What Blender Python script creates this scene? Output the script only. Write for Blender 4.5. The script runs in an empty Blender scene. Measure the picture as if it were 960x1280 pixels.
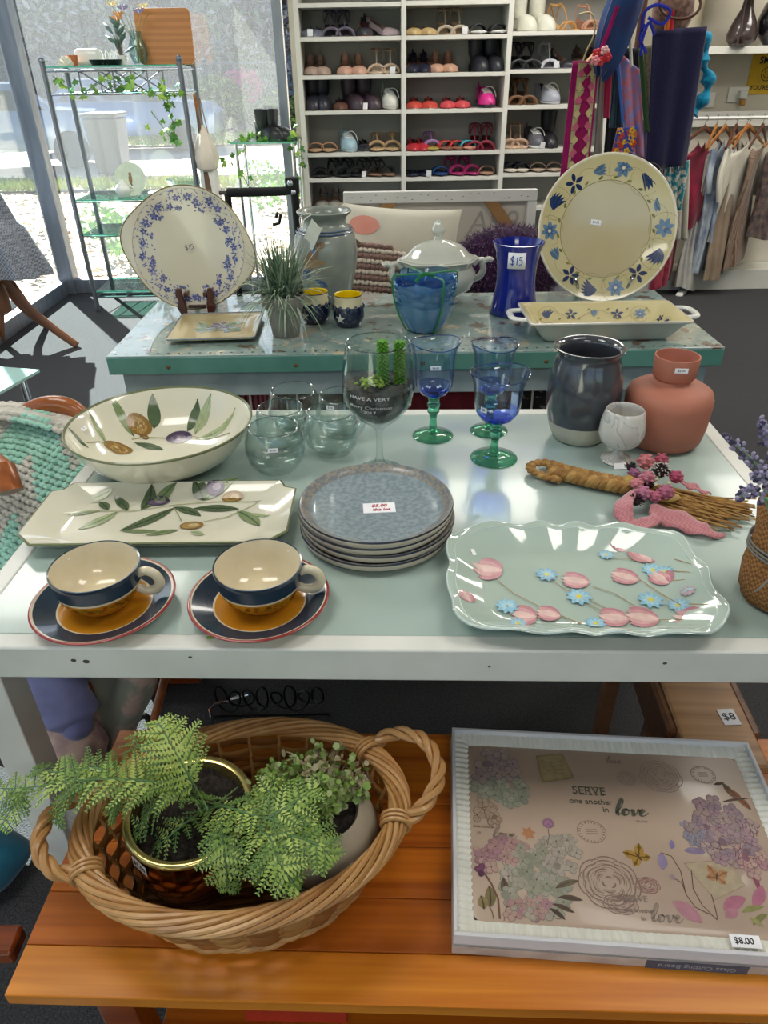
import bpy, bmesh, math, random
from mathutils import Vector, Matrix, Euler
from math import sin, cos, pi, sqrt, atan2, radians as R
SC = bpy.context.scene
COL = SC.collection
rnd = random.Random(7)

# ------------------------------------------------------------------ camera
F_PX, PITCH, EYE, ROLL = 887.0, R(32), 1.40, R(.95)
cam_d = bpy.data.cameras.new('camera'); cam = bpy.data.objects.new('camera', cam_d); COL.objects.link(cam)
cam_d.sensor_fit = 'VERTICAL'; cam_d.sensor_height = 36.0; cam_d.lens = F_PX / 1280 * 36.0
cam_d.clip_start = .02; cam_d.clip_end = 200
cam.matrix_world = Matrix.Translation((0, 0, EYE)) @ Euler((R(90) - PITCH, 0, 0)).to_matrix().to_4x4() @ Matrix.Rotation(-ROLL, 4, 'Z')
SC.camera = cam

# ------------------------------------------------------------------ world, sun, colour management
w = bpy.data.worlds.new('world'); SC.world = w; w.use_nodes = True
nt = w.node_tree; nt.nodes.clear()
sky = nt.nodes.new('ShaderNodeTexSky'); sky.sky_type = 'NISHITA'; sky.sun_disc = False
sky.sun_elevation = R(38); sky.sun_rotation = R(-34); sky.dust_density = 1.5; sky.air_density = 1.0
bg = nt.nodes.new('ShaderNodeBackground'); bg.inputs[1].default_value = 0.20
wo = nt.nodes.new('ShaderNodeOutputWorld')
nt.links.new(sky.outputs[0], bg.inputs[0]); nt.links.new(bg.outputs[0], wo.inputs[0])
sun_d = bpy.data.lights.new('sun', 'SUN'); sun_d.energy = 42.0; sun_d.angle = R(.6); sun_d.color = (1, .95, .86)
sun = bpy.data.objects.new('sun', sun_d); COL.objects.link(sun)
sun.rotation_euler = Vector((.55 * .8, -.83 * .8, -.6)).to_track_quat('-Z', 'Y').to_euler()
vs = SC.view_settings; SC.display_settings.display_device = 'sRGB'
vs.view_transform = 'Standard'; vs.look = 'None'; vs.gamma = 1; vs.use_curve_mapping = False; vs.exposure = 0.15
SC.cycles.max_bounces = 9; SC.cycles.transparent_max_bounces = 24; SC.cycles.transmission_bounces = 9
SC.cycles.caustics_refractive = False; SC.cycles.caustics_reflective = False
SC.cycles.sample_clamp_indirect = 6
# unseen ceiling light panels of the shop (built with their housings further down)
LIGHTS = [(-1.0, .9), (1.3, .9), (-1.75, 3.3), (2.9, 2.8), (.4, -1.3), (.9, 4.2), (2.9, 4.2)]  # last two panels added to brighten the shelf and clothes at the back
for lx, ly in LIGHTS:
    ld = bpy.data.lights.new('unseen_panel_light', 'AREA'); ld.shape = 'RECTANGLE'; ld.size = 1.15; ld.size_y = .55
    ld.energy = 12 if ly < 2 else 24; ld.color = (1, .97, .91)
    lo = bpy.data.objects.new('unseen_panel_light', ld); COL.objects.link(lo); lo.location = (lx, ly, 2.63)

# ------------------------------------------------------------------ picture-to-place helpers
_s, _c, _sa, _ca = sin(PITCH), cos(PITCH), sin(ROLL), cos(ROLL)
def ray(px, py):
    u = (px - 480) / F_PX; v = -(py - 640) / F_PX
    u, v = u * _ca + v * _sa, -u * _sa + v * _ca
    return Vector((u, _c + v * _s, -_s + v * _c))
def at(px, py, z=0.0):
    d = ray(px, py); return Vector((0, 0, EYE)) + d * ((z - EYE) / d.z)
def atY(px, py, Y):
    d = ray(px, py); return Vector((0, 0, EYE)) + d * (Y / d.y)
def hit(px, py, f, c, rz=0):
    """local x, y of the point seen at (px, py) on the surface z = f(x, y) of a thing standing at c"""
    z = .02
    for _ in range(12):
        p = at(px, py, c[2] + z); dx, dy = p.x - c[0], p.y - c[1]
        x = dx * cos(-rz) - dy * sin(-rz); y = dx * sin(-rz) + dy * cos(-rz)
        z = .5 * z + .5 * f(x, y)
    return (x, y)

# ------------------------------------------------------------------ materials
MATS = {}
def srgb(h):
    if not isinstance(h, str): return (h[0], h[1], h[2], 1)
    h = h.lstrip('#'); v = [int(h[i:i + 2], 16) / 255 for i in (0, 2, 4)]
    return tuple(x / 12.92 if x <= .04045 else ((x + .055) / 1.055) ** 2.4 for x in v) + (1,)
def M(name, col, rough=.5, metal=0, col2=None, scale=20, detail=3, fac=(.35, .65), bump=0, bscale=None, coat=0, spec=.5,
      trans=0, ior=1.45, stretch=None, sheen=0, tex='noise', dist=.002, alpha=None, subsurf=0, kind=None):
    if name in MATS: return MATS[name]
    m = bpy.data.materials.new(name); m.use_nodes = True; n = m.node_tree; b = n.nodes['Principled BSDF']
    b.inputs['Roughness'].default_value = rough; b.inputs['Metallic'].default_value = metal
    b.inputs['Coat Weight'].default_value = coat; b.inputs['Coat Roughness'].default_value = .06
    b.inputs['Specular IOR Level'].default_value = spec
    b.inputs['Transmission Weight'].default_value = trans; b.inputs['IOR'].default_value = ior
    b.inputs['Sheen Weight'].default_value = sheen
    if subsurf: b.inputs['Subsurface Weight'].default_value = subsurf; b.inputs['Subsurface Scale'].default_value = .01
    tc = n.nodes.new('ShaderNodeTexCoord'); mp = n.nodes.new('ShaderNodeMapping')
    n.links.new(tc.outputs['Object'], mp.inputs[0])
    if stretch: mp.inputs['Scale'].default_value = stretch
    if col2 is None:
        c = srgb(col); col2 = tuple(min(1, x * .88) for x in c[:3])
    if tex == 'wave':
        t = n.nodes.new('ShaderNodeTexWave'); t.bands_direction = 'Y' if 'pine' in name or 'wood' in name else 'X'; t.inputs['Scale'].default_value = scale
        t.inputs['Distortion'].default_value = detail; t.inputs['Detail'].default_value = 3; out = t.outputs[1]
    elif tex == 'voronoi':
        t = n.nodes.new('ShaderNodeTexVoronoi'); t.inputs['Scale'].default_value = scale; out = t.outputs[0]
    elif tex == 'checker':
        t = n.nodes.new('ShaderNodeTexChecker'); t.inputs['Scale'].default_value = scale; out = t.outputs[1]
    else:
        t = n.nodes.new('ShaderNodeTexNoise'); t.inputs['Scale'].default_value = scale; t.inputs['Detail'].default_value = detail; out = t.outputs[0]
    n.links.new(mp.outputs[0], t.inputs['Vector'])
    rp = n.nodes.new('ShaderNodeValToRGB'); e = rp.color_ramp.elements
    e[0].position = fac[0]; e[1].position = fac[1]; e[0].color = srgb(col); e[1].color = srgb(col2)
    n.links.new(out, rp.inputs[0]); n.links.new(rp.outputs[0], b.inputs['Base Color'])
    if bump:
        t2 = t
        if bscale:
            t2 = n.nodes.new('ShaderNodeTexNoise'); t2.inputs['Scale'].default_value = bscale; t2.inputs['Detail'].default_value = 4
            n.links.new(mp.outputs[0], t2.inputs['Vector']); o2 = t2.outputs[0]
        else: o2 = out
        bp = n.nodes.new('ShaderNodeBump'); bp.inputs['Strength'].default_value = bump; bp.inputs['Distance'].default_value = dist
        n.links.new(o2, bp.inputs['Height']); n.links.new(bp.outputs[0], b.inputs['Normal'])
    MATS[name] = m; return m
def glass(name, col='#ffffff', edge=None, rough=.02, haze=0, refl=1.0):
    """thin clear sheet: straight-through tinted transparency, Fresnel reflection, optional haze imitating glass flare"""
    if name in MATS: return MATS[name]
    m = bpy.data.materials.new(name); m.use_nodes = True; n = m.node_tree; n.nodes.clear()
    tr = n.nodes.new('ShaderNodeBsdfTransparent'); gl = n.nodes.new('ShaderNodeBsdfGlossy'); gl.inputs['Roughness'].default_value = rough
    lw = n.nodes.new('ShaderNodeLayerWeight'); lw.inputs[0].default_value = .35
    mc = n.nodes.new('ShaderNodeMix'); mc.data_type = 'RGBA'
    mc.inputs[6].default_value = srgb(col); mc.inputs[7].default_value = srgb(edge or col)
    ns = n.nodes.new('ShaderNodeTexNoise'); ns.inputs['Scale'].default_value = 14
    n.links.new(lw.outputs['Facing'], mc.inputs[0]); n.links.new(mc.outputs[2], tr.inputs[0])
    fr = n.nodes.new('ShaderNodeFresnel'); ge = n.nodes.new('ShaderNodeNewGeometry'); ri = n.nodes.new('ShaderNodeMapRange')
    ri.inputs[3].default_value = 1.45; ri.inputs[4].default_value = 1 / 1.45     # same reflectance on both faces of the sheet
    n.links.new(ge.outputs['Backfacing'], ri.inputs[0]); n.links.new(ri.outputs[0], fr.inputs[0])
    mu = n.nodes.new('ShaderNodeMath'); mu.operation = 'MULTIPLY'; mu.inputs[1].default_value = refl
    n.links.new(fr.outputs[0], mu.inputs[0])
    mx = n.nodes.new('ShaderNodeMixShader'); n.links.new(mu.outputs[0], mx.inputs[0])
    n.links.new(tr.outputs[0], mx.inputs[1]); n.links.new(gl.outputs[0], mx.inputs[2]); last = mx
    if haze:
        df = n.nodes.new('ShaderNodeBsdfTranslucent'); df.inputs[0].default_value = (.9, .95, 1, 1)  # milky veil mixed in to imitate flare
        m2 = n.nodes.new('ShaderNodeMixShader'); mr = n.nodes.new('ShaderNodeMapRange'); ns.inputs['Scale'].default_value = 1.3
        mr.inputs[3].default_value = haze * .6; mr.inputs[4].default_value = haze * 1.4
        n.links.new(ns.outputs[0], mr.inputs[0]); n.links.new(mr.outputs[0], m2.inputs[0])
        n.links.new(mx.outputs[0], m2.inputs[1]); n.links.new(df.outputs[0], m2.inputs[2]); last = m2
    o = n.nodes.new('ShaderNodeOutputMaterial'); n.links.new(last.outputs[0], o.inputs[0])
    MATS[name] = m; return m
def emis(name, col, s):
    m = bpy.data.materials.new(name); m.use_nodes = True; b = m.node_tree.nodes['Principled BSDF']
    b.inputs['Base Color'].default_value = srgb(col); b.inputs['Emission Color'].default_value = srgb(col); b.inputs['Emission Strength'].default_value = s
    MATS[name] = m; return m
def paint(h, rough=.25, coat=.3):      # glaze / ink of one plain colour
    k = 'paint_%s_%d' % (h, rough * 100)
    return MATS.get(k) or M(k, h, rough, coat=coat, scale=90, col2=tuple(x * .82 for x in srgb(h)[:3]))

# ------------------------------------------------------------------ mesh building
class MB:
    def __init__(s): s.v = []; s.f = []; s.m = []
    def add(s, v, f, mi=0):
        o = len(s.v); s.v += [tuple(p) for p in v]; s.f += [tuple(i + o for i in q) for q in f]
        s.m += (mi if isinstance(mi, list) else [mi] * len(f))
        return s
    def box(s, c, d, rz=0, mi=0, rot=None):
        hx, hy, hz = d[0] / 2, d[1] / 2, d[2] / 2
        m = (Euler(rot).to_matrix() if rot else Matrix.Rotation(rz, 3, 'Z')); c = Vector(c)
        v = [c + m @ Vector((x * hx, y * hy, z * hz)) for z in (-1, 1) for y in (-1, 1) for x in (-1, 1)]
        return s.add(v, [(0, 2, 3, 1), (4, 5, 7, 6), (0, 1, 5, 4), (2, 6, 7, 3), (0, 4, 6, 2), (1, 3, 7, 5)], mi)
    def tube(s, pts, r=.005, n=8, closed=False, mi=0, caps=True, flat=1.0, up=None):
        pts = [Vector(p) for p in pts]; N = len(pts)
        rr = [r(i / (N - 1)) if callable(r) else (r[i] if isinstance(r, (list, tuple)) else r) for i in range(N)]
        v = []; nrm = None
        for i, p in enumerate(pts):
            a = pts[(i - 1) % N] if (closed or i > 0) else p; b = pts[(i + 1) % N] if (closed or i < N - 1) else p
            t = (b - a).normalized() if (b - a).length > 1e-9 else Vector((0, 0, 1))
            if up is not None: nrm = Vector(up)
            elif nrm is None: nrm = Vector((0, 0, 1)) if abs(t.z) < .9 else Vector((1, 0, 0))
            nn = nrm - t * nrm.dot(t)
            if nn.length < 1e-6: nn = t.orthogonal()
            nrm = nn.normalized(); bn = t.cross(nrm)
            for k in range(n):
                a_ = 2 * pi * k / n; v.append(p + nrm * (cos(a_) * rr[i]) + bn * (sin(a_) * rr[i] * flat))
        f = []
        for i in range(N if closed else N - 1):
            j = (i + 1) % N
            for k in range(n):
                l = (k + 1) % n; f.append((i * n + k, i * n + l, j * n + l, j * n + k))
        if caps and not closed: f += [tuple(range(n - 1, -1, -1)), tuple((N - 1) * n + k for k in range(n))]
        return s.add(v, f, mi)
    def lathe(s, prof, n=48, c=(0, 0, 0), mi=0, mod=None, closed=False):
        """prof: (r, z) or (r, z, material) ; mod(a, r, z) -> r, z"""
        v = []; f = []; ms = []; P = len(prof)
        for p in prof:
            for k in range(n):
                a = 2 * pi * k / n; r, z = p[0], p[1]
                if mod: r, z = mod(a, r, z)
                v.append((c[0] + r * cos(a), c[1] + r * sin(a), c[2] + z))
        for i in range(P if closed else P - 1):
            j = (i + 1) % P
            for k in range(n):
                l = (k + 1) % n; f.append((i * n + k, i * n + l, j * n + l, j * n + k)); ms.append(prof[i][2] if len(prof[i]) > 2 else mi)
        return s.add(v, f, ms)
    def grid(s, fn, nu, nv, mi=0, closeu=False):
        v = [fn(i / nu, j / nv) for j in range(nv + 1) for i in range(nu + (0 if closeu else 1))]
        W = nu + (0 if closeu else 1)
        f = [(j * W + i, j * W + (i + 1) % W, (j + 1) * W + (i + 1) % W, (j + 1) * W + i) for j in range(nv) for i in range(nu)]
        if callable(mi): mi = [mi(i / nu, j / nv) for j in range(nv) for i in range(nu)]
        return s.add(v, f, mi)
    def prism(s, poly, z0, z1, mi=0):
        n = len(poly); v = [(p[0], p[1], z0) for p in poly] + [(p[0], p[1], z1) for p in poly]
        return s.add(v, [tuple(range(n - 1, -1, -1)), tuple(range(n, 2 * n))] + [(i, (i + 1) % n, (i + 1) % n + n, i + n) for i in range(n)], mi)
    def ell(s, c, r, n=12, mi=0, rot=None, m=8, fn=None):
        if not hasattr(r, '__len__'): r = (r, r, r)
        mt = Euler(rot).to_matrix() if rot else Matrix.Identity(3); c = Vector(c); v = [c + mt @ Vector((0, 0, -r[2]))]
        for j in range(1, m):
            b = -pi / 2 + pi * j / m
            for k in range(n):
                a = 2 * pi * k / n; q = fn(a, b) if fn else 1
                v.append(c + mt @ Vector((r[0] * cos(a) * cos(b) * q, r[1] * sin(a) * cos(b) * q, r[2] * sin(b) * q)))
        v.append(c + mt @ Vector((0, 0, r[2])))
        f = [(0, 1 + (k + 1) % n, 1 + k) for k in range(n)]
        for j in range(m - 2):
            for k in range(n): f.append((1 + j * n + k, 1 + j * n + (k + 1) % n, 1 + (j + 1) * n + (k + 1) % n, 1 + (j + 1) * n + k))
        e = len(v) - 1; f += [(e, 1 + (m - 2) * n + k, 1 + (m - 2) * n + (k + 1) % n) for k in range(n)]
        return s.add(v, f, mi)
    def build(s, name, mats, parent=None, loc=None, rot=None, smooth=True, angle=38, bevel=0, solid=0, subd=0):
        me = bpy.data.meshes.new(name); me.from_pydata(s.v, [], s.f); me.update()
        mats = mats if isinstance(mats, (list, tuple)) else [mats]
        for m in mats: me.materials.append(m)
        if any(s.m): me.polygons.foreach_set('material_index', s.m)
        if smooth: me.shade_smooth(); (me.set_sharp_from_angle(angle=R(angle)) if angle < 180 else None)
        else: me.shade_flat()
        o = bpy.data.objects.new(name, me); COL.objects.link(o)
        if parent: o.parent = parent
        if loc is not None: o.location = loc
        if rot is not None: o.rotation_euler = rot
        if solid: md = o.modifiers.new('solid', 'SOLIDIFY'); md.thickness = solid; md.offset = 0
        if subd: md = o.modifiers.new('sub', 'SUBSURF'); md.levels = md.render_levels = subd
        if bevel: md = o.modifiers.new('bevel', 'BEVEL'); md.width = bevel; md.segments = 2; md.limit_method = 'ANGLE'; md.angle_limit = R(50)
        return o
def tag(o, label=None, cat=None, group=None, kind=None):
    if label: o['label'] = label
    if cat: o['category'] = cat
    if group: o['group'] = group
    if kind: o['kind'] = kind
    return o
def T(name, label, cat, loc=(0, 0, 0), rz=0, group=None, rot=None):
    o = bpy.data.objects.new(name, None); COL.objects.link(o); o.location = loc
    o.rotation_euler = rot if rot else (0, 0, rz); o.empty_display_size = .02
    return tag(o, label, cat, group)
def copy_tree(o, parent=None):
    c = o.copy(); COL.objects.link(c)
    if parent: c.parent = parent
    for ch in list(o.children): copy_tree(ch, c)
    return c
def stuff(o): o['kind'] = 'stuff'; return o
def lab(o, t): o['label'] = t; return o
def bez(p0, p1, p2, p3=None, n=12):
    p0, p1, p2 = Vector(p0), Vector(p1), Vector(p2); out = []
    for i in range(n + 1):
        t = i / n
        if p3 is None: out.append(p0 * (1 - t) ** 2 + p1 * 2 * t * (1 - t) + p2 * t * t)
        else: out.append(p0 * (1 - t) ** 3 + p1 * 3 * t * (1 - t) ** 2 + p2 * 3 * t * t * (1 - t) + Vector(p3) * t ** 3)
    return out
def crom(P, n=6, closed=False):
    P = [Vector(p) for p in P]; out = []; N = len(P)
    for i in range(N if closed else N - 1):
        a = P[(i - 1) % N] if (closed or i > 0) else P[0]; b = P[i]; c = P[(i + 1) % N]; d = P[(i + 2) % N] if (closed or i < N - 2) else P[-1]
        for k in range(n):
            t = k / n
            out.append(.5 * ((2 * b) + (c - a) * t + (2 * a - 5 * b + 4 * c - d) * t * t + (3 * b - a - 3 * c + d) * t ** 3))
    if not closed: out.append(P[-1])
    return out
# flat print laid on a surface z = f(x, y): blobs and ribbons, each a thin coloured film
class Print:
    def __init__(s, f=lambda x, y: 0, lift=.0004): s.mb = MB(); s.f = f; s.mats = []; s.names = []; s.lift = lift; s.k = 0
    def mi(s, h):
        if h not in s.names: s.names.append(h); s.mats.append(paint(h))
        return s.names.index(h)
    def P(s, x, y): return (x, y, s.f(x, y) + s.lift + s.k * .000009)
    def blob(s, c, out, h, rings=2):
        """out: outline points relative to c"""
        n = len(out); v = [s.P(*c)]
        for q in range(1, rings + 1):
            v += [s.P(c[0] + p[0] * q / rings, c[1] + p[1] * q / rings) for p in out]
        f = [(0, 1 + i, 1 + (i + 1) % n) for i in range(n)]
        for q in range(rings - 1):
            a = 1 + q * n; b = a + n
            f += [(a + i, b + i, b + (i + 1) % n, a + (i + 1) % n) for i in range(n)]
        s.mb.add(v, f, s.mi(h)); s.n = getattr(s, 'n', 0) + 1; s.k = s.n % 150 + (s.n // 150) * .08
    def disc(s, c, rx, ry=None, h='#000000', a=0, n=16):
        ry = ry or rx
        s.blob(c, [(rx * cos(t) * cos(a) - ry * sin(t) * sin(a), rx * cos(t) * sin(a) + ry * sin(t) * cos(a)) for t in [2 * pi * i / n for i in range(n)]], h)
    def rib(s, pts, w, h):
        """pts 2-D path, w width (number or function of 0..1)"""
        n = len(pts); v = []
        for i, p in enumerate(pts):
            a = pts[max(0, i - 1)]; b = pts[min(n - 1, i + 1)]; dx, dy = b[0] - a[0], b[1] - a[1]; L = sqrt(dx * dx + dy * dy) or 1
            ww = (w(i / (n - 1)) if callable(w) else w) / 2
            for q in (-1, 0, 1): v.append(s.P(p[0] - dy / L * ww * q, p[1] + dx / L * ww * q))
        f = []
        for i in range(n - 1): f += [(3 * i, 3 * i + 3, 3 * i + 4, 3 * i + 1), (3 * i + 1, 3 * i + 4, 3 * i + 5, 3 * i + 2)]
        s.mb.add(v, f, s.mi(h)); s.n = getattr(s, 'n', 0) + 1; s.k = s.n % 150 + (s.n // 150) * .08
    def leaf(s, a, b, w, h, bend=0, vein=None, n=10):
        mx, my = (a[0] + b[0]) / 2 - (b[1] - a[1]) * bend, (a[1] + b[1]) / 2 + (b[0] - a[0]) * bend
        pts = [((1 - t) ** 2 * a[0] + 2 * t * (1 - t) * mx + t * t * b[0], (1 - t) ** 2 * a[1] + 2 * t * (1 - t) * my + t * t * b[1]) for t in [i / n for i in range(n + 1)]]
        s.rib(pts, lambda t: w * sin(pi * min(1, t * 1.0)) ** .8 + .0003, h)
        if vein: s.rib(pts, lambda t: w * .13 + .0002, vein)
    def star(s, c, r, n, h, a0=0, inner=.45, sharp=1):
        s.blob(c, [((r if i % 2 == 0 else r * inner) * cos(a0 + pi * i / n), (r if i % 2 == 0 else r * inner) * sin(a0 + pi * i / n)) for i in range(2 * n)], h)
    def petals(s, c, r, n, h, a0=0, w=.5, start=.1):
        for i in range(n):
            a = a0 + 2 * pi * i / n
            s.leaf((c[0] + r * start * cos(a), c[1] + r * start * sin(a)), (c[0] + r * cos(a), c[1] + r * sin(a)), r * w, h, n=5)
    def build(s, name, parent, label=None):
        o = s.mb.build(name, s.mats, parent); 
        if label: o['label'] = label
        return o
def text_mesh(body, size, mat, parent, loc=(0, 0, 0), rot=(0, 0, 0), name='lettering', ext=.0002, shear=0, bold=0, align='CENTER', surf=None):
    cu = bpy.data.curves.new(name, 'FONT'); cu.body = body; cu.size = size; cu.extrude = ext; cu.shear = shear; cu.offset = bold
    cu.align_x = align; cu.align_y = 'CENTER'; cu.resolution_u = 3
    to = bpy.data.objects.new(name, cu); COL.objects.link(to)
    dg = bpy.context.evaluated_depsgraph_get(); me = bpy.data.meshes.new_from_object(to.evaluated_get(dg))
    bpy.data.objects.remove(to); bpy.data.curves.remove(cu); me.materials.clear(); me.materials.append(mat)
    if surf:
        for v in me.vertices:
            q = surf(v.co.x, v.co.y, v.co.z); v.co = q
    o = bpy.data.objects.new(name, me); COL.objects.link(o); o.parent = parent; o.location = loc; o.rotation_euler = rot
    return o
INK = M('black_ink', '#1a1a20', .6); PAPER = M('sticker_paper', '#f4f4f6', .5, col2='#e8e8ee')
def sticker(parent, loc, rot, w=.022, h=.012, txt='$4.00', ink=None):
    o = MB().box((0, 0, 0), (w, h, .0005)).build('price_sticker', PAPER, parent, loc, rot, smooth=False)
    text_mesh(txt, h * .62, ink or INK, o, (0, 0, .0004), name='price_text')
    return o
def nrot(nx, ny, nz, spin=0):
    q = Vector((nx, ny, nz)).to_track_quat('Z', 'Y')
    return (q.to_matrix() @ Matrix.Rotation(spin, 3, 'Z')).to_euler()
def facing(nrm, upv=(0, 0, 1)):
    """rotation whose local z is nrm and local y as near upv as possible"""
    z = Vector(nrm).normalized(); x = Vector(upv).cross(z)
    if x.length < 1e-5: x = Vector((1, 0, 0))
    x.normalize(); y = z.cross(x)
    return Matrix((x, y, z)).transposed().to_euler()
# ================================================================== THE SETTING
CARPET = M('charcoal_carpet', '#504f50', .95, col2='#2f3033', scale=260, detail=4, bump=.9, dist=.006, fac=(.3, .7), spec=.2)
WALL = M('cream_wall_paint', '#cdc7b8', .85, col2='#c4bdac', scale=6, bump=.1)
WHITE = M('white_laminate', '#d9d7cf', .4, col2='#cfcdc4', scale=4)
WHITEM = M('white_painted_metal', '#dcdcd6', .35, col2='#cfd0ca', scale=8, spec=.4)
ALU = M('grey_aluminium', '#8d929c', .4, metal=.6, col2='#7c818c', scale=30, stretch=(1, 1, .1))
CHROME = M('chrome', '#c8ccd2', .14, metal=1, scale=3)
STEEL = M('brushed_steel', '#7e828a', .32, metal=.9, scale=80, stretch=(1, 1, .05))
BLACKM = M('black_enamel', '#0d0d10', .35, scale=40)
XL, XR, YB, YF, ZC = -2.36, 4.6, 5.45, -2.6, 2.7
def struct(name, mb, mat, **k): o = mb.build(name, mat, **k); o['kind'] = 'structure'; return o
struct('floor', MB().box((1.12, 1.42, -.05), (XR - XL + .1, YB - YF + .2, .1)), CARPET, smooth=False)
struct('ceiling', MB().box((1.12, 1.42, ZC + .05), (XR - XL + .3, YB - YF + .3, .1)), M('ceiling_tile', '#dcdad2', .9, scale=60, bump=.3), smooth=False)
struct('wall_back', MB().box((2.05, YB + .06, 1.35), (5.2, .12, 2.7)), WALL, smooth=False)
struct('wall_right', MB().box((XR + .05, 1.4, 1.35), (.1, 8.2, 2.7)), WALL, smooth=False)
struct('wall_left', MB().box((XL - .05, 2.0, 1.35), (.1, 1.3, 2.7)), WALL, smooth=False)
o = MB()
for x in (-1.6, 3.9): o.box((x, YF, 1.35), (1.2, .1, 2.7))
struct('wall_front', o.box((1.15, YF, 2.6), (4.4, .1, .2)).box((1.15, YF, .1), (4.4, .1, .2)), WALL, smooth=False)
for i, (lx, ly) in enumerate(LIGHTS):
    t = T('unseen_ceiling_light', 'unseen recessed rectangular ceiling light panel, number %d from the window' % (i + 1), 'ceiling light', (lx, ly, 2.7))
    t['label'] = 'unseen flush white ceiling light panel above the shop floor'; t['group'] = 'ceiling light panels'
    MB().box((0, -.3, -.02), (1.25, .03, .04)).box((0, .3, -.02), (1.25, .03, .04)).box((-.61, 0, -.02), (.03, .6, .04)).box((.61, 0, -.02), (.03, .6, .04)).build('housing', WHITEM, t)
    MB().box((0, 0, -.035), (1.19, .57, .006)).build('diffuser', MATS.get('diffuser') or emis('diffuser', '#fff6e6', 2.2), t)
# windows: aluminium frames, flare haze put into the panes, the corner post at the far left
PANE = glass('shop_window_glass', '#f4f9fb', '#dcecf0', .01, haze=.02)
def window(name, boxes, panes):
    m = MB()
    for b in boxes: m.box(*b)
    fr = struct(name, m, ALU, smooth=False, bevel=.004)
    for p in panes: struct('pane', MB().box(*p), PANE, parent=fr, smooth=False)
window('window_1', [((-1.45, YB, .05), (1.8, .07, .10)), ((-1.45, YB, 2.62), (1.8, .07, .16)), ((XL + .03, YB, 1.35), (.11, .11, 2.7)),
                    ((-.62, YB, 1.35), (.06, .08, 2.6))], [((-1.45, YB, 1.34), (1.7, .008, 2.42))])
window('window_2', [((XL, 4.02, .05), (.07, 2.75, .10)), ((XL, 4.02, 2.62), (.07, 2.75, .16)), ((XL, 2.68, 1.35), (.08, .07, 2.6)), ((XL, 4.05, 1.35), (.05, .05, 2.5))],
       [((XL, 4.72, 1.34), (.008, 1.3, 2.42)), ((XL, 3.38, 1.34), (.008, 1.3, 2.42))])
window('window_3', [((XL, -.6, .05), (.07, 3.9, .10)), ((XL, -.6, 2.62), (.07, 3.9, .16)), ((XL, -.6, 1.35), (.06, .06, 2.5))],
       [((XL, -1.55, 1.34), (.008, 1.85, 2.42)), ((XL, .36, 1.34), (.008, 1.85, 2.42))])
window('window_4', [((1.15, YF, .24), (4.4, .07, .08)), ((1.15, YF, 2.46), (4.4, .07, .08)), ((1.15, YF, 1.35), (.06, .07, 2.2))], [((.05, YF, 1.35), (2.15, .008, 2.15)), ((2.25, YF, 1.35), (2.15, .008, 2.15))])
# ------------------------------------------------------------------ outdoors, seen through the window
def ground(name, x0, x1, y0, y1, z, mat, n=24, amp=.0):
    r = random.Random(3)
    return struct(name, MB().grid(lambda u, v: (x0 + (x1 - x0) * u, y0 + (y1 - y0) * v, z + amp * r.random()), n, n), mat)
GZ = -.22
ground('ground', -60, 40, 5.6, 80, GZ - .03, M('pale_dry_soil', '#a0917e', .95, col2='#7d705f', scale=3, detail=8, bump=.5, dist=.02))
struct('pavement', MB().box((-12, 17.0, GZ), (40, 5.6, .06)), M('pale_concrete', '#bdb2aa', .9, col2='#aba097', scale=.8, detail=6), smooth=False)
struct('trim_kerb', MB().box((-8, 5.75, GZ + .05), (20, .25, .14)), M('kerb_concrete', '#aaa6a0', .9, scale=8), smooth=False)
GRASS = M('lawn_green', '#6f8a35', .9, col2='#a3a355', scale=2, detail=5)
def lawn(x0, x1, y0, y1, n, seed):
    r = random.Random(seed); m = MB()
    for _ in range(n):
        x, y = r.uniform(x0, x1), r.uniform(y0, y1); h = r.uniform(.06, .16); a = r.uniform(0, pi); dx, dy = cos(a) * .03, sin(a) * .03
        m.add([(x - dx, y - dy, GZ), (x + dx, y + dy, GZ), (x + r.uniform(-.04, .04), y + r.uniform(-.04, .04), GZ + h)], [(0, 1, 2)])
    tag(m.build('grass', GRASS, smooth=False), 'strip of bright mown grass beside the driveway', 'grass', kind='stuff')
    ground('trim_verge', x0, x1, y0, y1, GZ + .02, M('verge_earth', '#7f8a4e', .95, col2='#8d7d58', scale=2, detail=6), n=6)
lawn(-16, 3, 12.6, 13.6, 9000, 2); lawn(-22, 4, 20.6, 24.5, 14000, 4)
# rough-cast building wall far behind, pale blue pillar
BW = M('rough_cast_render', '#a49eb0', .95, col2='#6c6678', scale=1.2, detail=12, bump=1, dist=.2, fac=(.4, .6), bscale=9)
t = T('building', 'long mauve-grey building behind the driveway with pale blue pillar', 'building', (-8, 34, GZ))
MB().box((-6, 0, 4.5), (34, .6, 9)).build('wall', BW, t, smooth=False)
MB().box((4.05, -.6, 4.5), (1.5, .8, 9)).build('pillar', M('pale_blue_render', '#a8bdd6', .9, col2='#9db2cc', scale=.4), t, smooth=False)
for k in range(6): MB().box((-13 + k * 2.8, -.31, 2.6), (1.1, .08, 1.3)).build('window', M('dark_window_glass', '#3d4654', .2, scale=2), t, smooth=False, bevel=.03)
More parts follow.
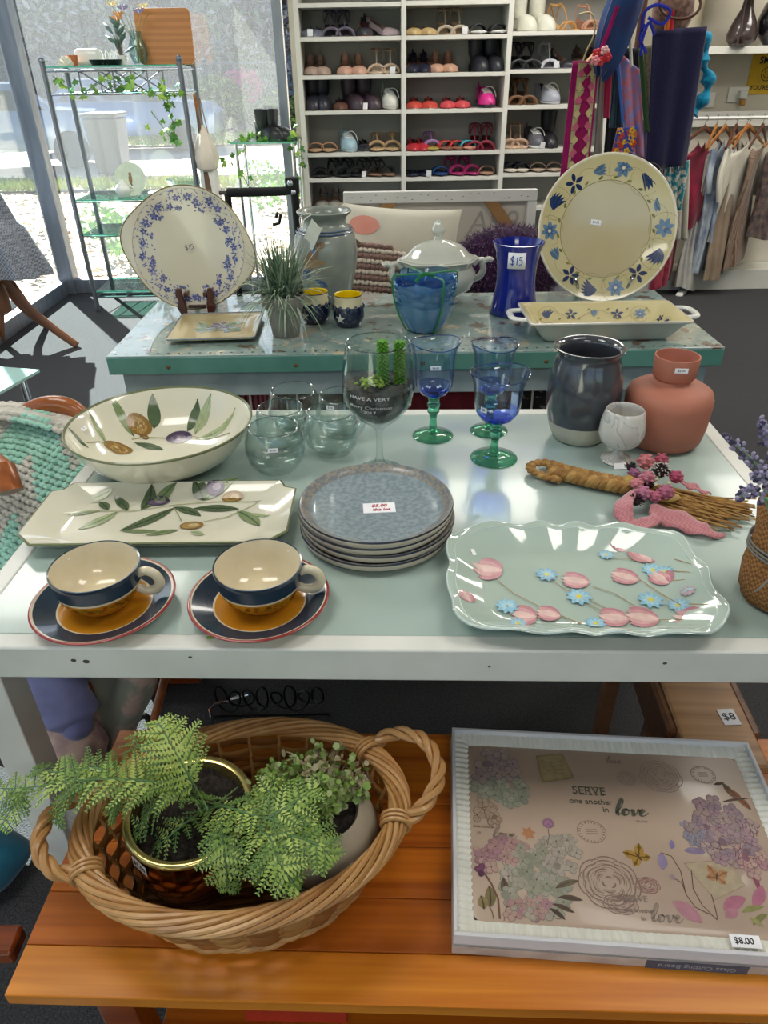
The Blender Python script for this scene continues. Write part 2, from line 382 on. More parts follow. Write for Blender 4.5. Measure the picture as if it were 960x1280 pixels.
# trees in front of that wall
def leafy(m, c, rx, ry, rz, n, size, r, mis=1):
    for _ in range(n):
        a, b = r.uniform(0, 2 * pi), math.asin(r.uniform(-1, 1)); q = r.uniform(.6, 1.03)
        p = Vector((c[0] + rx * cos(a) * cos(b) * q, c[1] + ry * sin(a) * cos(b) * q, c[2] + rz * sin(b) * q))
        s_ = size * r.uniform(.5, 1.3); u = Vector((r.gauss(0, 1), r.gauss(0, 1), r.gauss(0, 1))).normalized(); v = u.orthogonal().normalized()
        m.add([p + u * s_, p + v * s_ * .45, p - u * s_, p - v * s_ * .45], [(0, 1, 2, 3)], r.randrange(mis))
TL = [M('tree_leaf_mauve', '#aaa6b2', .8, scale=1), M('tree_leaf_green', '#8e9a88', .8, scale=1), M('tree_leaf_pale', '#b5b2b8', .7, scale=1), M('tree_leaf_dark', '#66646e', .8, scale=1)]
TRUNK = M('bark', '#5f554b', .9, scale=12, bump=.5)
for i, (x, y, z, rx, rz, n) in enumerate([(-16.6, 30.5, 4.6, 2.9, 4.6, 5500), (-10.6, 30.5, 4.8, 3.0, 4.6, 6000), (-4.6, 30.5, 4.7, 2.8, 4.6, 6000), (-23.3, 30.5, 4.5, 3.4, 5, 3500)]):
    t = T('tree', ['dusty grey-leaved tree at the left end of the far wall', 'broad dusty tree in the middle of the far wall', 'dusty tree beside the pale blue pillar', 'dusty tree beyond the parked cars at far left'][i], 'tree', (x, y, GZ))
    r = random.Random(i + 5); m = MB(); leafy(m, (0, 0, z), rx, 1.6, rz, n, .16, r, 4); stuff(m.build('foliage', TL, t, smooth=False))
    MB().tube([(0, 0, 0), (.1, 0, 2), (0, 0, z)], [.25, .2, .1]).build('trunk', TRUNK, t)
SHR = [M('shrub_leaf', '#5d7040', .8, scale=2), M('shrub_leaf_light', '#93a05a', .8, scale=2), M('shrub_leaf_dark', '#39452e', .8, scale=2)]
for i, (px, rr, n) in enumerate([(276, .85, 2200), (325, .35, 500), (352, .6, 1000), (237, .5, 700)]):
    p = atY(px, 150, 25.5)
    t = T('shrub', ['round clipped shrub on the grass right of the white hanging bag', 'low shrub left of the pink flowering bush', 'dark shrub beside the pale blue pillar', 'small shrub behind the metal rack'][i], 'shrub', (p.x, 25.5, GZ))
    m = MB(); leafy(m, (0, 0, rr * .9), rr, rr, rr * .9, n, .09, random.Random(i), 3); stuff(m.build('foliage', SHR, t, smooth=False))
    MB().tube([(0, 0, 0), (0, 0, rr)], .05).build('stem', TRUNK, t)
p = atY(303, 120, 26.5); t = T('flowering_shrub', 'pink flowering bush before the railing', 'shrub', (p.x, 26.5, GZ))
m = MB(); leafy(m, (0, 0, 1.2), .7, .5, .5, 400, .1, random.Random(9)); stuff(m.build('blossom', M('pink_blossom', '#d56a9a', .7, scale=3), t, smooth=False)); MB().tube([(0, 0, 0), (0, 0, 1.2)], .05).build('stem', TRUNK, t)
# railing
t = T('railing', 'tall grey metal railing in front of the far wall', 'fence', (0, 28.0, GZ)); FM = M('railing_paint', '#65707f', .6, scale=3)
MB().box((-6, 0, 1.85), (16, .05, .06)).build('top_rail', FM, t); MB().box((-6, 0, .2), (16, .05, .06)).build('bottom_rail', FM, t)
base = MB().box((0, 0, 0), (.03, .03, 1.7)).build('picket', FM, t, smooth=False); base.location = (-14, 0, 1.05)
for k in range(1, 88):
    q = base.copy(); COL.objects.link(q); q.location = (-14 + k * .18, 0, 1.05)
# parked cars
def car(label, px, Y, col, rz):
    p = atY(px, 140, Y); t = T('car', label, 'car', (p.x, Y, GZ + .06), rz)
    prof = [(-2.1, .35), (-2.15, .75), (-1.9, .95), (-1.2, 1.0), (-.6, 1.42), (.9, 1.45), (1.6, 1.05), (2.1, .95), (2.2, .5), (2.1, .3)]
    m = MB(); cm = M('car_paint_' + col, col, .25, metal=.3, coat=1, scale=1)
    n = len(prof); rows = [(-.85, .93), (-.8, 1), (0, 1.02), (.8, 1), (.85, .93)]
    v = [(x * sc, y, z * (sc if z > .9 else 1)) for y, sc in rows for x, z in prof]
    f = [(j * n + i, j * n + (i + 1) % n, (j + 1) * n + (i + 1) % n, (j + 1) * n + i) for j in range(4) for i in range(n)]
    f += [tuple(range(n - 1, -1, -1)), tuple(4 * n + k for k in range(n))]
    m.add(v, f).build('body', cm, t, angle=30)
    gm = M('car_window', '#27303c', .1, scale=2)
    for sg in (-1, 1): MB().add([(-1.05, sg * .86, 1.0), (-.55, sg * .86, 1.32), (.8, sg * .86, 1.34), (1.35, sg * .86, 1.02)], [(0, 1, 2, 3)]).build('side_window', gm, t, smooth=False, solid=.02)
    for x in (-1.35, 1.35):
        for y in (-.78, .78):
            MB().lathe([(0, -.1), (.3, -.1), (.33, -.06), (.33, .06), (.3, .1), (0, .1)], 20).build('wheel', M('tyre', '#1d1d20', .8, scale=20), t, (x, y, .33), (pi / 2, 0, 0))
    for y in (-.6, .6): MB().box((2.16, y, .72), (.08, .3, .14)).build('headlight', M('lamp_glass', '#e8ecf0', .1, scale=9), t, bevel=.02)
car('blue car parked on the road behind the metal rack', 160, 19.3, '#5b7396', R(182)); car('silver-blue car at the far left beyond the corner post', -15, 15.5, '#8095b4', R(200))
# wheelie bins
for i, (px, Y, lb) in enumerate([(139, 14.4, 'dark grey wheelie bin on the verge, seen through the metal rack')]):
    p = atY(px, 190, Y); t = T('wheelie_bin', lb, 'bin', (p.x, Y, GZ), R(10 * i)); BM_ = M('bin_plastic', '#4f5358', .6, scale=5)
    MB().add([(-.22, -.25, .08), (.22, -.25, .08), (.22, .22, .08), (-.22, .22, .08), (-.3, -.35, .95), (.3, -.35, .95), (.3, .3, .95), (-.3, .3, .95)],
             [(0, 3, 2, 1), (4, 5, 6, 7), (0, 1, 5, 4), (1, 2, 6, 5), (2, 3, 7, 6), (3, 0, 4, 7)]).build('body', BM_, t, bevel=.02)
    MB().box((0, -.02, 1.0), (.64, .7, .07)).build('lid', BM_, t, bevel=.03)
    for x in (-.24, .24): MB().lathe([(0, -.03), (.1, -.03), (.1, .03), (0, .03)], 16).build('wheel', M('tyre', '#1d1d20'), t, (x, .25, .1), (0, pi / 2, 0))
# leaf litter close to the window
r = random.Random(12); m = MB()
for _ in range(2600):
    x, y = r.uniform(-7, 1), r.uniform(6, 12.4); s_ = r.uniform(.02, .06); a = r.uniform(0, pi)
    m.add([(x + s_ * cos(a), y + s_ * sin(a), GZ + .0), (x - s_ * sin(a) * .5, y + s_ * cos(a) * .5, GZ + .02), (x - s_ * cos(a), y - s_ * sin(a), GZ + .0), (x + s_ * sin(a) * .5, y - s_ * cos(a) * .5, GZ + .025)], [(0, 1, 2, 3)], r.randrange(3))
tag(m.build('leaf_litter', [M('dry_leaf', '#a5835c', .9, scale=9), M('dry_leaf_dark', '#6b5440', .9, scale=9), M('dry_leaf_pale', '#c6ae8c', .9, scale=9)], smooth=False), 'scattered dry leaves on the ground outside the window', 'leaves', kind='stuff')
for i, (px, py) in enumerate([(335, 262), (352, 245), (325, 230), (372, 250), (150, 320), (180, 330), (130, 300)]):
    p = at(px, py, GZ); t = T('plant', ['leafy green plant growing outside below the glass side table, left stem', 'leafy green plant just outside the window by the shoe shelf', 'small green plant outside, behind the walker handle', 'green creeper outside beside the shoe shelf', 'low green weed outside behind the rack, left', 'low green weed outside behind the rack, right', 'low green weed outside by the kerb'][i], 'plant', (p.x, max(p.y, 6.05), GZ))
    m = MB(); leafy(m, (0, 0, .2), .25, .2, .2, 90, .06, random.Random(i + 40), 2); stuff(m.build('foliage', [M('bright_leaf', '#7fb53a', .6, scale=9), M('mid_leaf', '#4f8a2c', .6, scale=9)], t, smooth=False))
    MB().tube([(0, 0, 0), (0, 0, .25)], .006).build('stem', TRUNK, t)
# ================================================================== TABLES
# white table with a pale frosted glass top
WT, WROT, WTOP = Vector((.05, 1.085, 0)), R(-1.9), .75
tbl = T('white_table', 'white display table with pale frosted glass top and square legs', 'table', WT, WROT)
FROST = M('frosted_aqua_glass', '#a2b4ae', .24, col2='#9bafa9', scale=2, coat=.22, spec=.5)
HW, HD = .625, .375
MB().box((0, 0, WTOP - .006), (2 * HW - .03, 2 * HD - .03, .010)).build('glass_top', FROST, tbl, bevel=.001)
m = MB()
for y in (-HD, HD): m.box((0, y, WTOP - .028), (2 * HW + .03, .03, .056))
for x in (-HW, HW): m.box((x, 0, WTOP - .028), (.03, 2 * HD - .03, .056))
m.build('frame', WHITEM, tbl, bevel=.003)
for x in (-HW + .02, HW - .02):
    for y in (-HD + .02, HD - .02): MB().box((x, y, (WTOP - .056) / 2), (.052, .052, WTOP - .057)).build('leg', WHITEM, tbl, bevel=.002)
# chipped marks on the front rail
mk = MB()
for x, z, s_ in [(-.46, .728, .004), (-.443, .726, .005), (-.30, .735, .003), (.33, .73, .003), (.10, .722, .002)]: mk.ell((x, -HD - .0151, z), (s_, .0008, s_ * .7), 8, m=4)
mk.build('paint_chip', M('dark_chip', '#4b443c', .8), tbl)
# orange pine table in front: planks
OT = Vector((.035, .61, 0)); OROT = R(-2.2)
ot = T('pine_table', 'orange varnished pine table holding the wicker basket and the boxed board', 'table', OT, OROT)
def pine(name, a, b):
    mm = M(name, a, .28, col2=b, scale=60, detail=8, stretch=(.03, 1.0, .5), coat=.35, fac=(.36, .66), bump=.04)
    return mm
PINE = [pine('pine_%d' % i, *c) for i, c in enumerate([('#d27a22', '#a24f10'), ('#cf741a', '#aa5714'), ('#c26818', '#94460e'), ('#c66c18', '#9c4c0e'), ('#be661a', '#9a4c10'), ('#dd8c2a', '#c06c16')])]
ys = [.205, .135, .07, .0, -.075, -.145, -.205]
for i in range(6):
    MB().box((.05, (ys[i] + ys[i + 1]) / 2, .439), (1.1, ys[i] - ys[i + 1] - .0006, .022)).build('plank', PINE[i], ot, bevel=.0015, smooth=False)
PDK = pine('pine_dark', '#8c3f10', '#6b2c0a')
MB().box((.05, -.16, .39), (.95, .02, .07)).box((.05, .16, .39), (.95, .02, .07)).build('apron', PDK, ot, smooth=False, bevel=.002)
for x in (-.385, .50):
    for y in (-.165, .165): MB().box((x, y, .214), (.05, .04, .428)).build('leg', PDK, ot, smooth=False, bevel=.003)
MB().box((.06, 0, .20), (.86, .30, .018)).build('lower_shelf', PINE[2], ot, smooth=False, bevel=.002)
# things on its lower shelf: red box with white tag
p = at(370, 1276, .24)
t = T('red_box', 'small red box with a white price tag on the lower shelf of the pine table', 'box', (p.x, p.y + .07, .21), OROT)
MB().box((0, 0, .055), (.15, .12, .11)).build('box_body', M('red_card', '#b3321c', .5), t, smooth=False, bevel=.002)
MB().box((-.055, 0, .1105), (.02, .1, .001)).box((.03, -.02, .1105), (.03, .018, .001)).build('price_tag', PAPER, t, smooth=False)

# teal metal work bench behind
TZ = .80
TEAL = bpy.data.materials.new('chipped_teal_paint'); TEAL.use_nodes = True
n_ = TEAL.node_tree; b_ = n_.nodes['Principled BSDF']; b_.inputs['Roughness'].default_value = .3; b_.inputs['Coat Weight'].default_value = .8
tc = n_.nodes.new('ShaderNodeTexCoord')
def mixc(fac, a, b):
    x = n_.nodes.new('ShaderNodeMix'); x.data_type = 'RGBA'
    n_.links.new(fac, x.inputs[0])
    for k, q in ((6, a), (7, b)):
        if isinstance(q, str): x.inputs[k].default_value = srgb(q)
        else: n_.links.new(q, x.inputs[k])
    return x.outputs[2]
def nz(scale, lo, hi, detail=8, seed=0, rough=.65):
    mp = n_.nodes.new('ShaderNodeMapping'); mp.inputs['Location'].default_value = (seed, seed * 2, 0); n_.links.new(tc.outputs['Object'], mp.inputs[0])
    t_ = n_.nodes.new('ShaderNodeTexNoise'); t_.inputs['Scale'].default_value = scale; t_.inputs['Detail'].default_value = detail; t_.inputs['Roughness'].default_value = rough
    r_ = n_.nodes.new('ShaderNodeMapRange'); r_.inputs[1].default_value = lo; r_.inputs[2].default_value = hi
    n_.links.new(mp.outputs[0], t_.inputs['Vector']); n_.links.new(t_.outputs[0], r_.inputs[0]); return r_.outputs[0]
c1 = mixc(nz(4, .4, .6), '#66857e', '#92a5a2'); c1 = mixc(nz(30, .5, .56, seed=5), c1, '#7c938f'); c1 = mixc(nz(9, .56, .58, seed=3, detail=12, rough=.78), c1, '#b3a68a'); c1 = mixc(nz(13, .59, .61, seed=7), c1, '#5a4636'); c1 = mixc(nz(22, .61, .63, seed=11), c1, '#c8c0aa')
n_.links.new(c1, b_.inputs['Base Color'])
TEALP = M('teal_paint', '#5c9084', .35, col2='#4c8074', scale=9, detail=6, coat=.2); GREYB = M('grey_blue_paint', '#a3b4b7', .45, col2='#8a9ca1', scale=12, detail=6)
tb = T('teal_bench', 'long worn teal metal work bench with chipped paint behind the white table', 'table', (.085, 1.98, 0), R(-.2))
TW, TD = 1.545, .54
MB().box((0, 0, TZ - .004), (TW, TD, .008)).build('bench_top', TEAL, tb, bevel=.002)
MB().box((0, -TD / 2 + .002, TZ - .026), (TW, .006, .044)).box((-TW / 2 + .002, 0, TZ - .026), (.006, TD - .01, .044)).box((TW / 2 - .002, 0, TZ - .026), (.006, TD - .01, .044)).box((0, TD / 2 - .002, TZ - .026), (TW, .006, .044)).build('top_edge', TEALP, tb, bevel=.002)
MB().box((0, -TD / 2 + .03, TZ - .082), (TW - .05, .02, .07)).box((-TW / 2 + .04, 0, TZ - .082), (.02, TD - .08, .07)).box((TW / 2 - .04, 0, TZ - .082), (.02, TD - .08, .07)).build('apron', GREYB, tb, bevel=.002)
for x in (-TW / 2 + .06, TW / 2 - .06):
    for y in (-TD / 2 + .05, TD / 2 - .05): MB().box((x, y, .365), (.05, .05, .73)).build('leg', GREYB, tb, bevel=.003)
m = MB()
for k in range(58): m.lathe([(0, 0), (.0035, 0), (.0035, .0004), (0, .0004)], 8, (-TW / 2 + .02 + k * .0265, -TD / 2 + .018, TZ))
stuff(m.build('perforation', BLACKM, tb))
m = MB()
for x in (-.62, -.3, .02, .33, .66): m.ell((x, -TD / 2 - .001, TZ - .03), (.006, .002, .005), 8, m=4)
m.build('rust_spot', M('rust', '#6b4a2c', .9), tb)
# under the bench: red cloths and a wire basket
t = T('wire_basket', 'white wire storage basket under the teal bench', 'basket', (.02, 1.76, .42)); WB = M('white_wire', '#d5d5cf', .4)
for k in range(11):
    x = -.62 + k * .125; MB().tube([(x, -.001, .0), (x, 0, .29)], .003, 6).build('wire', WB, t)
MB().tube([(-.62, 0, .29), (.62, 0, .29)], .0035, 6).build('top_wire', WB, t); MB().tube([(-.62, 0, 0), (.62, 0, 0)], .0035, 6).build('bottom_wire', WB, t)
MB().box((0, .18, -.01), (1.3, .4, .012)).box((-.6, .18, -.216), (.02, .3, .40)).box((.6, .18, -.216), (.02, .3, .40)).build('base', WB, t, smooth=False)
RED = M('dark_red_cloth', '#7d1428', .85, col2='#661022', scale=30, bump=.5, sheen=.3)
for i, (x, wd, mt) in enumerate([(-.42, .26, M('striped_pink_cloth', '#8f5560', .9, col2='#5c2030', scale=22, tex='wave', stretch=(1, .2, .2))), (-.14, .28, M('dark_patterned_cloth', '#4b4145', .9, col2='#7a6a58', scale=30)), (.17, .32, RED), (.44, .18, M('black_floral_cloth', '#25252a', .9, col2='#7e766c', scale=60, fac=(.55, .65)))]):
    r = random.Random(i); m = MB()
    m.grid(lambda u, v: (wd * (u - .5), .012 * sin(u * 19 + i) * (1 - v * .3) + .10 * max(0, v - .92) * 10, .27 * v), 30, 10)
    m.grid(lambda u, v: (wd * (u - .5), .11 + .16 * v + .006 * sin(u * 19), .27 + .012 * sin(v * 9)), 20, 6)
    tag(m.build('folded_cloth', mt, loc=(.02 + x, 1.785, .42), solid=.008), ['pink striped folded cloth at the left of the wire basket', 'dark patterned folded cloth left of centre in the wire basket', 'dark red folded cloth behind the blue goblets in the wire basket', 'black speckled cloth at the right of the wire basket'][i], 'cloth', 'cloths stored under the bench')

# ================================================================== SHOE SHELF
SY = 5.10; BX = [-.47, .165, .80, 1.44]
sh = T('shoe_shelf', 'tall white open bookcase full of paired shoes in three bays', 'shelf', (0, SY, 0))
BACKB = M('grey_backboard', '#a9a9a4', .8, col2='#a09f9a', scale=3)
zs = [[atY(x, y, SY).z for y in ys_] for x, ys_ in ((440, (3, 45.5, 93.5, 138, 191, 223)), (570, (0, 43.5, 90.5, 136, 189, 221)), (690, (-70, 38.5, 86, 131, 186, 216)))]
for b in range(3):
    zz = zs[b] + [.60, .40, .20, .07]
    for z in [2.12, 1.95] + zz:
        MB().box(((BX[b] + BX[b + 1]) / 2, .15, z - .011), (BX[b + 1] - BX[b] - .026, .30, .022)).build('shelf_board', WHITE, sh, smooth=False, bevel=.001)
    MB().box(((BX[b] + BX[b + 1]) / 2, .305, 1.06), (BX[b + 1] - BX[b] - .02, .008, 2.1)).build('back_panel', BACKB, sh, smooth=False)
for x in BX: MB().box((x, .15, 1.07), (.03, .31, 2.14)).build('divider', WHITE, sh, smooth=False, bevel=.001)

# ------------------------------------------------------------------ shoes
def shoe_meshes(kind, col, col2, L=.235, W=.042):
    """parts of one shoe, toe towards -y, sole on z = 0 ; returns [(name, MB, material)]"""
    heel = {'pump': .06, 'flat': .012, 'sandal': .018, 'heel_sandal': .055, 'boot': .03, 'tall': .03, 'sneaker': .026, 'slide': .02, 'wedge': .05, 'thong': .012, 'back': .05, 'wellington': .03}[kind]
    def base(t):   # sole height along heel 0 -> toe 1
        return heel * max(0, 1 - t / .62) ** 1.3 if heel > .02 or kind == 'flat' else heel * .3
    def wd(t):
        q = .62 + .55 * math.exp(-((t - .68) / .26) ** 2) - .12 * math.exp(-((t - .4) / .12) ** 2)
        q *= sqrt(max(0, 1 - ((t - .5) / .505) ** 6)); return .88 * W * q * (1 if kind not in ('pump', 'flat') else (1 - .5 * max(0, t - .7) / .3))
    th = .02 if kind in ('sneaker',) else .012 if kind in ('sandal', 'slide', 'thong', 'wedge') else .006
    out = []; N = 16
    # sole slab
    m = MB(); v = []; K = 10
    for i in range(N + 1):
        t = i / N; y = L * (.5 - t); b = base(t)
        for k in range(K):
            a = 2 * pi * k / K; v.append((wd(t) * 1.05 * cos(a) , y, b + th / 2 + th / 2 * sin(a) * 1.2 + (0)))
    f = [(i * K + k, i * K + (k + 1) % K, (i + 1) * K + (k + 1) % K, (i + 1) * K + k) for i in range(N) for k in range(K)]
    f += [tuple(range(K - 1, -1, -1)), tuple(N * K + k for k in range(K))]; m.add(v, f)
    out.append(('sole', m, col2))
    if heel > .028:
        hw = .35 if kind in ('pump', 'heel_sandal', 'back') else .95
        m = MB()
        if kind == 'wedge': m.box((0, L * .2, heel * .4), (W * 1.2, L * .5, heel * .8))
        else: m.tube([(0, L * .47 - .02, heel + .004), (0, L * .47 - .018, .0)], [W * .62, W * max(.18, hw * .6)], 10)
        out.append(('heel', m, col2))
    up = {'pump': .045, 'flat': .04, 'sneaker': .06, 'boot': .07, 'tall': .07, 'wellington': .07, 'slide': .0, 'back': .04}.get(kind, 0)
    if up:
        m = MB(); K = 11; v = []; mi = []
        for i in range(N + 1):
            t = i / N; y = L * (.5 - t); b = base(t) + th * .8
            toe = sqrt(max(.02, 1 - max(0, (t - .55) / .46) ** 2)); hgt = up * (1.0 if t < .15 else (.8 if kind in ('pump', 'flat') else 1.0)) * (toe if t > .55 else 1) * (1.25 if kind == 'sneaker' and t < .5 else 1)
            open_ = kind not in ('boot', 'tall', 'wellington') and .04 < t < (.62 if kind != 'sneaker' else .42)
            for k in range(K):
                a = pi * k / (K - 1); x = wd(t) * cos(a) * (1 if not open_ else .97); z = b + hgt * sin(a) ** (.7)
                if open_ and 2 <= k <= K - 3: z = b + .004; x *= .95
                elif open_ and k in (1, K - 2): z = b + hgt * .75; x = wd(t) * .93 * (1 if k == 1 else -1)
                v.append((x, y, z))
        for i in range(N):
            t = i / N; o_ = kind not in ('boot', 'tall', 'wellington') and .0 < t < (.6 if kind != 'sneaker' else .4)
            for k in range(K - 1): mi.append(1 if (o_ and 1 <= k <= K - 3) else 0)
        f = [(i * K + k, (i + 1) * K + k, (i + 1) * K + k + 1, i * K + k + 1) for i in range(N) for k in range(K - 1)]
        f += [tuple(range(K)), tuple(N * K + k for k in range(K - 1, -1, -1))]; mi += [0, 0]
        m.add(v, f, mi)
        if kind in ('boot', 'tall', 'wellington'):
            H = {'boot': .11, 'tall': .085, 'wellington': .19}[kind]
            m.lathe([(.026, 0), (.034, .02), (.036, H * .5), (.04, H), (.036, H), (.03, H * .5), (0, H * .3)], 18, (0, L * .24, heel + .03), mod=lambda a, r_, z: (r_ * (1 + .28 * abs(sin(a))), z))
        out.append(('upper', m, (col, '#3a3436' if kind != 'pump' else '#8a6a5c')))
        if kind == 'sneaker':
            l = MB()
            for k in range(4):
                y = -L * .02 - k * .017; l.tube([(-.022, y, .062 - k * .005 + .02), (0, y - .006, .074 - k * .005 + .012), (.022, y, .062 - k * .005 + .02)], .0028, 5)
            l.tube(bez((0, -.01, .09), (.04, -.03, .11), (.045, -.05, .05)), .0025, 5); out.append(('laces', l, '#e6e6e4'))
    if kind in ('sandal', 'heel_sandal', 'wedge', 'slide', 'thong'):
        def strap(t, h, wid, off=0):
            w_ = wd(t) * 1.02; y = L * (.5 - t); b = base(t) + th * .6
            return [(w_ * cos(a), y + off * sin(a), b + h * sin(a)) for a in [pi * k / 10 for k in range(11)]]
        m = MB()
        if kind == 'slide': m.grid(lambda u, v: (wd(.62) * 1.04 * cos(pi * u), L * (.5 - .48 - .30 * v) , base(.6) + th * .6 + .034 * sin(pi * u)), 12, 5)
        elif kind == 'thong':
            m.tube(bez((-W * .9, L * .02, .014), (-W * .5, -L * .1, .035), (0, -L * .27, .014), n=8), .004, 6); m.tube(bez((W * .9, L * .02, .014), (W * .5, -L * .1, .035), (0, -L * .27, .014), n=8), .004, 6)
        else:
            for t_ in (.62, .74): m.tube(strap(t_, .035, 0), .006, 6, flat=.35)
            if kind != 'wedge': m.tube(bez((-W * .6, L * .42, heel + .01), (0, L * .50, heel + .10), (W * .6, L * .42, heel + .01), n=10), .004, 6)
            m.tube([(.028 * cos(a), L * .28 + .034 * sin(a), heel + .058 + .006 * sin(a)) for a in [2 * pi * k / 14 for k in range(14)]], .0035, 6, closed=True)
            m.tube(bez((0, -L * .12, .045), (0, L * .05, heel + .075), (0, L * .2, heel + .06), n=8), .004, 6)
            m.tube(bez((-.03, L * .36, heel + .012), (-.032, L * .36, heel + .05), (-.028, L * .28, heel + .058), n=6), .003, 5); m.tube(bez((.03, L * .36, heel + .012), (.032, L * .36, heel + .05), (.028, L * .28, heel + .058), n=6), .003, 5)
        out.append(('strap', m, col))
    return out
KN = {'pump': 'court shoe', 'flat': 'ballet flat', 'sandal': 'strappy sandal', 'heel_sandal': 'heeled sandal', 'boot': 'ankle boot', 'tall': 'calf boot', 'wellington': 'tall boot', 'sneaker': 'lace-up sneaker', 'slide': 'slip-on slide', 'wedge': 'wedge sandal', 'thong': 'flip-flop', 'back': 'heeled mule'}
# per bay and row: (pixel x of left shoe, of right shoe or None, kind, colour word, colour, sole colour, turn)
SHOES = {
 (0, 0): [(383, 398, 'flat', 'grey-blue', '#6d7382', '#b0aba6', 0), (416, 433, 'heel_sandal', 'dusky purple', '#5e5566', '#3c3640', .1), (457, None, 'pump', 'dark olive pointed', '#3e4046', '#7b3f3a', 0), (480, None, 'pump', 'mauve-grey', '#a8969c', '#463c46', .9)],
 (1, 0): [(385, 403, 'pump', 'taupe peep-toe', '#b19a8c', '#8c7668', .15), (432, 449, 'pump', 'blush', '#d0a691', '#b38a76', .05), (471, 488, 'wedge', 'beige suede', '#b7a08a', '#c8b49c', 0)],
 (2, 0): [(387, 402, 'tall', 'black leather', '#23242f', '#17171d', .1), (424, None, 'flat', 'brown', '#6a4a3e', '#3d2a24', .1), (441, 460, 'boot', 'dark brown', '#3e2f38', '#231c20', .5), (485, None, 'sneaker', 'white', '#d7d6cc', '#c6c4ba', .25)],
 (3, 0): [(391, 408, 'slide', 'tan', '#ad835f', '#c2a07c', 0), (431, None, 'sneaker', 'pale blue', '#9dbac6', '#b5c6cc', .3), (453, None, 'flat', 'black-and-white pointed', '#2b2b33', '#d8d4d0', .1), (470, 490, 'sandal', 'tan cork', '#b2926a', '#c3a57c', 0)],
 (4, 0): [(394, None, 'slide', 'black', '#23252f', '#1d1d24', .1), (419, 437, 'sandal', 'black buckled', '#24252c', '#191a20', .5), (459, 477, 'sandal', 'black-and-brown', '#2d2a2c', '#7b5f4e', .6)],
 (5, 0): [(395, 412, 'pump', 'grey', '#9a9890', '#7b7a74', 0)],
 (0, 1): [(514, 534, 'flat', 'straw-coloured', '#c2a878', '#8e7a5c', 0), (554, 571, 'heel_sandal', 'clear and tan', '#a39684', '#b99f83', .1), (592, 617, 'slide', 'black with white trim', '#1f2028', '#d8d8d6', .15)],
 (1, 1): [(512, 530, 'pump', 'navy', '#23263a', '#1a1c28', 0), (545, 561, 'pump', 'nude pointed', '#c59b84', '#a87e68', 0), (597, 615, 'boot', 'black suede', '#1e1f28', '#16161c', .2)],
 (2, 1): [(518, 537, 'flat', 'coral', '#c94f45', '#e3d8c8', 0), (560, 578, 'flat', 'salmon red', '#d2555a', '#a73840', 0), (607, None, 'sneaker', 'hot pink', '#cf2f86', '#2c2c34', .2)],
 (3, 1): [(515, 528, 'flat', 'red', '#b8303a', '#7b1f2a', .1), (540, None, 'sandal', 'lilac and mustard', '#9a6fa8', '#b0a04c', .1), (556, 570, 'slide', 'scarlet', '#c23c38', '#8a5c48', .3), (584, None, 'slide', 'turquoise', '#4aa9bb', '#c98a78', .3), (597, 612, 'heel_sandal', 'crimson and black', '#8c1f34', '#5b1626', -.1)],
 (4, 1): [(516, 534, 'thong', 'navy', '#28304a', '#20263a', 0), (552, None, 'slide', 'royal blue', '#2f64a8', '#26447a', .1), (572, 591, 'sandal', 'magenta', '#c02f78', '#9a2860', .3), (613, None, 'slide', 'pale tan', '#c39a7e', '#a8846a', 0)],
 (5, 1): [(535, 558, 'flat', 'dark grey', '#4b4b52', '#33333a', 0)],
 (0, 2): [(649, 671, 'wellington', 'white', '#d5d4c6', '#c6c4b6', .5), (697, None, 'heel_sandal', 'golden tan', '#b4854a', '#caa36a', .6), (727, None, 'wedge', 'pinkish tan', '#b98a72', '#a5765e', .3)],
 (1, 2): [(645, 661, 'heel_sandal', 'black strappy', '#1f1f26', '#18181e', .1), (683, None, 'heel_sandal', 'silver with white tags', '#b9b9c0', '#8a8a92', .1), (702, None, 'pump', 'black patent', '#26262c', '#9b9ba4', .6), (722, 738, 'pump', 'dark taupe', '#5a4a44', '#3c302c', 0)],
 (2, 2): [(644, 659, 'heel_sandal', 'brown leather', '#7b5738', '#5a3e28', .2), (685, None, 'sneaker', 'pale grey', '#9fa1ac', '#b9bac2', .4)],
 (3, 2): [(641, 655, 'wedge', 'nude block-heel', '#b39680', '#c6a990', 0), (673, None, 'sneaker', 'black-and-white', '#5a5a62', '#e2e2e2', .2), (693, None, 'boot', 'black lace-up', '#1b1b21', '#15151a', 0)],
 (4, 2): [(641, 657, 'slide', 'navy with cream sole', '#20223a', '#e0d6c6', .15), (680, 701, 'slide', 'putty', '#a6917f', '#b5a18e', 0)],
}
ORD = ['top', 'second', 'third', 'fourth', 'fifth', 'sixth']; BN = ['left bay', 'middle bay', 'right bay']
TAGS = {(0, 0, 383), (1, 0, 488), (2, 0, 441), (0, 1, 571), (1, 2, 683), (4, 1, 534), (4, 0, 437), (3, 2, 673)}
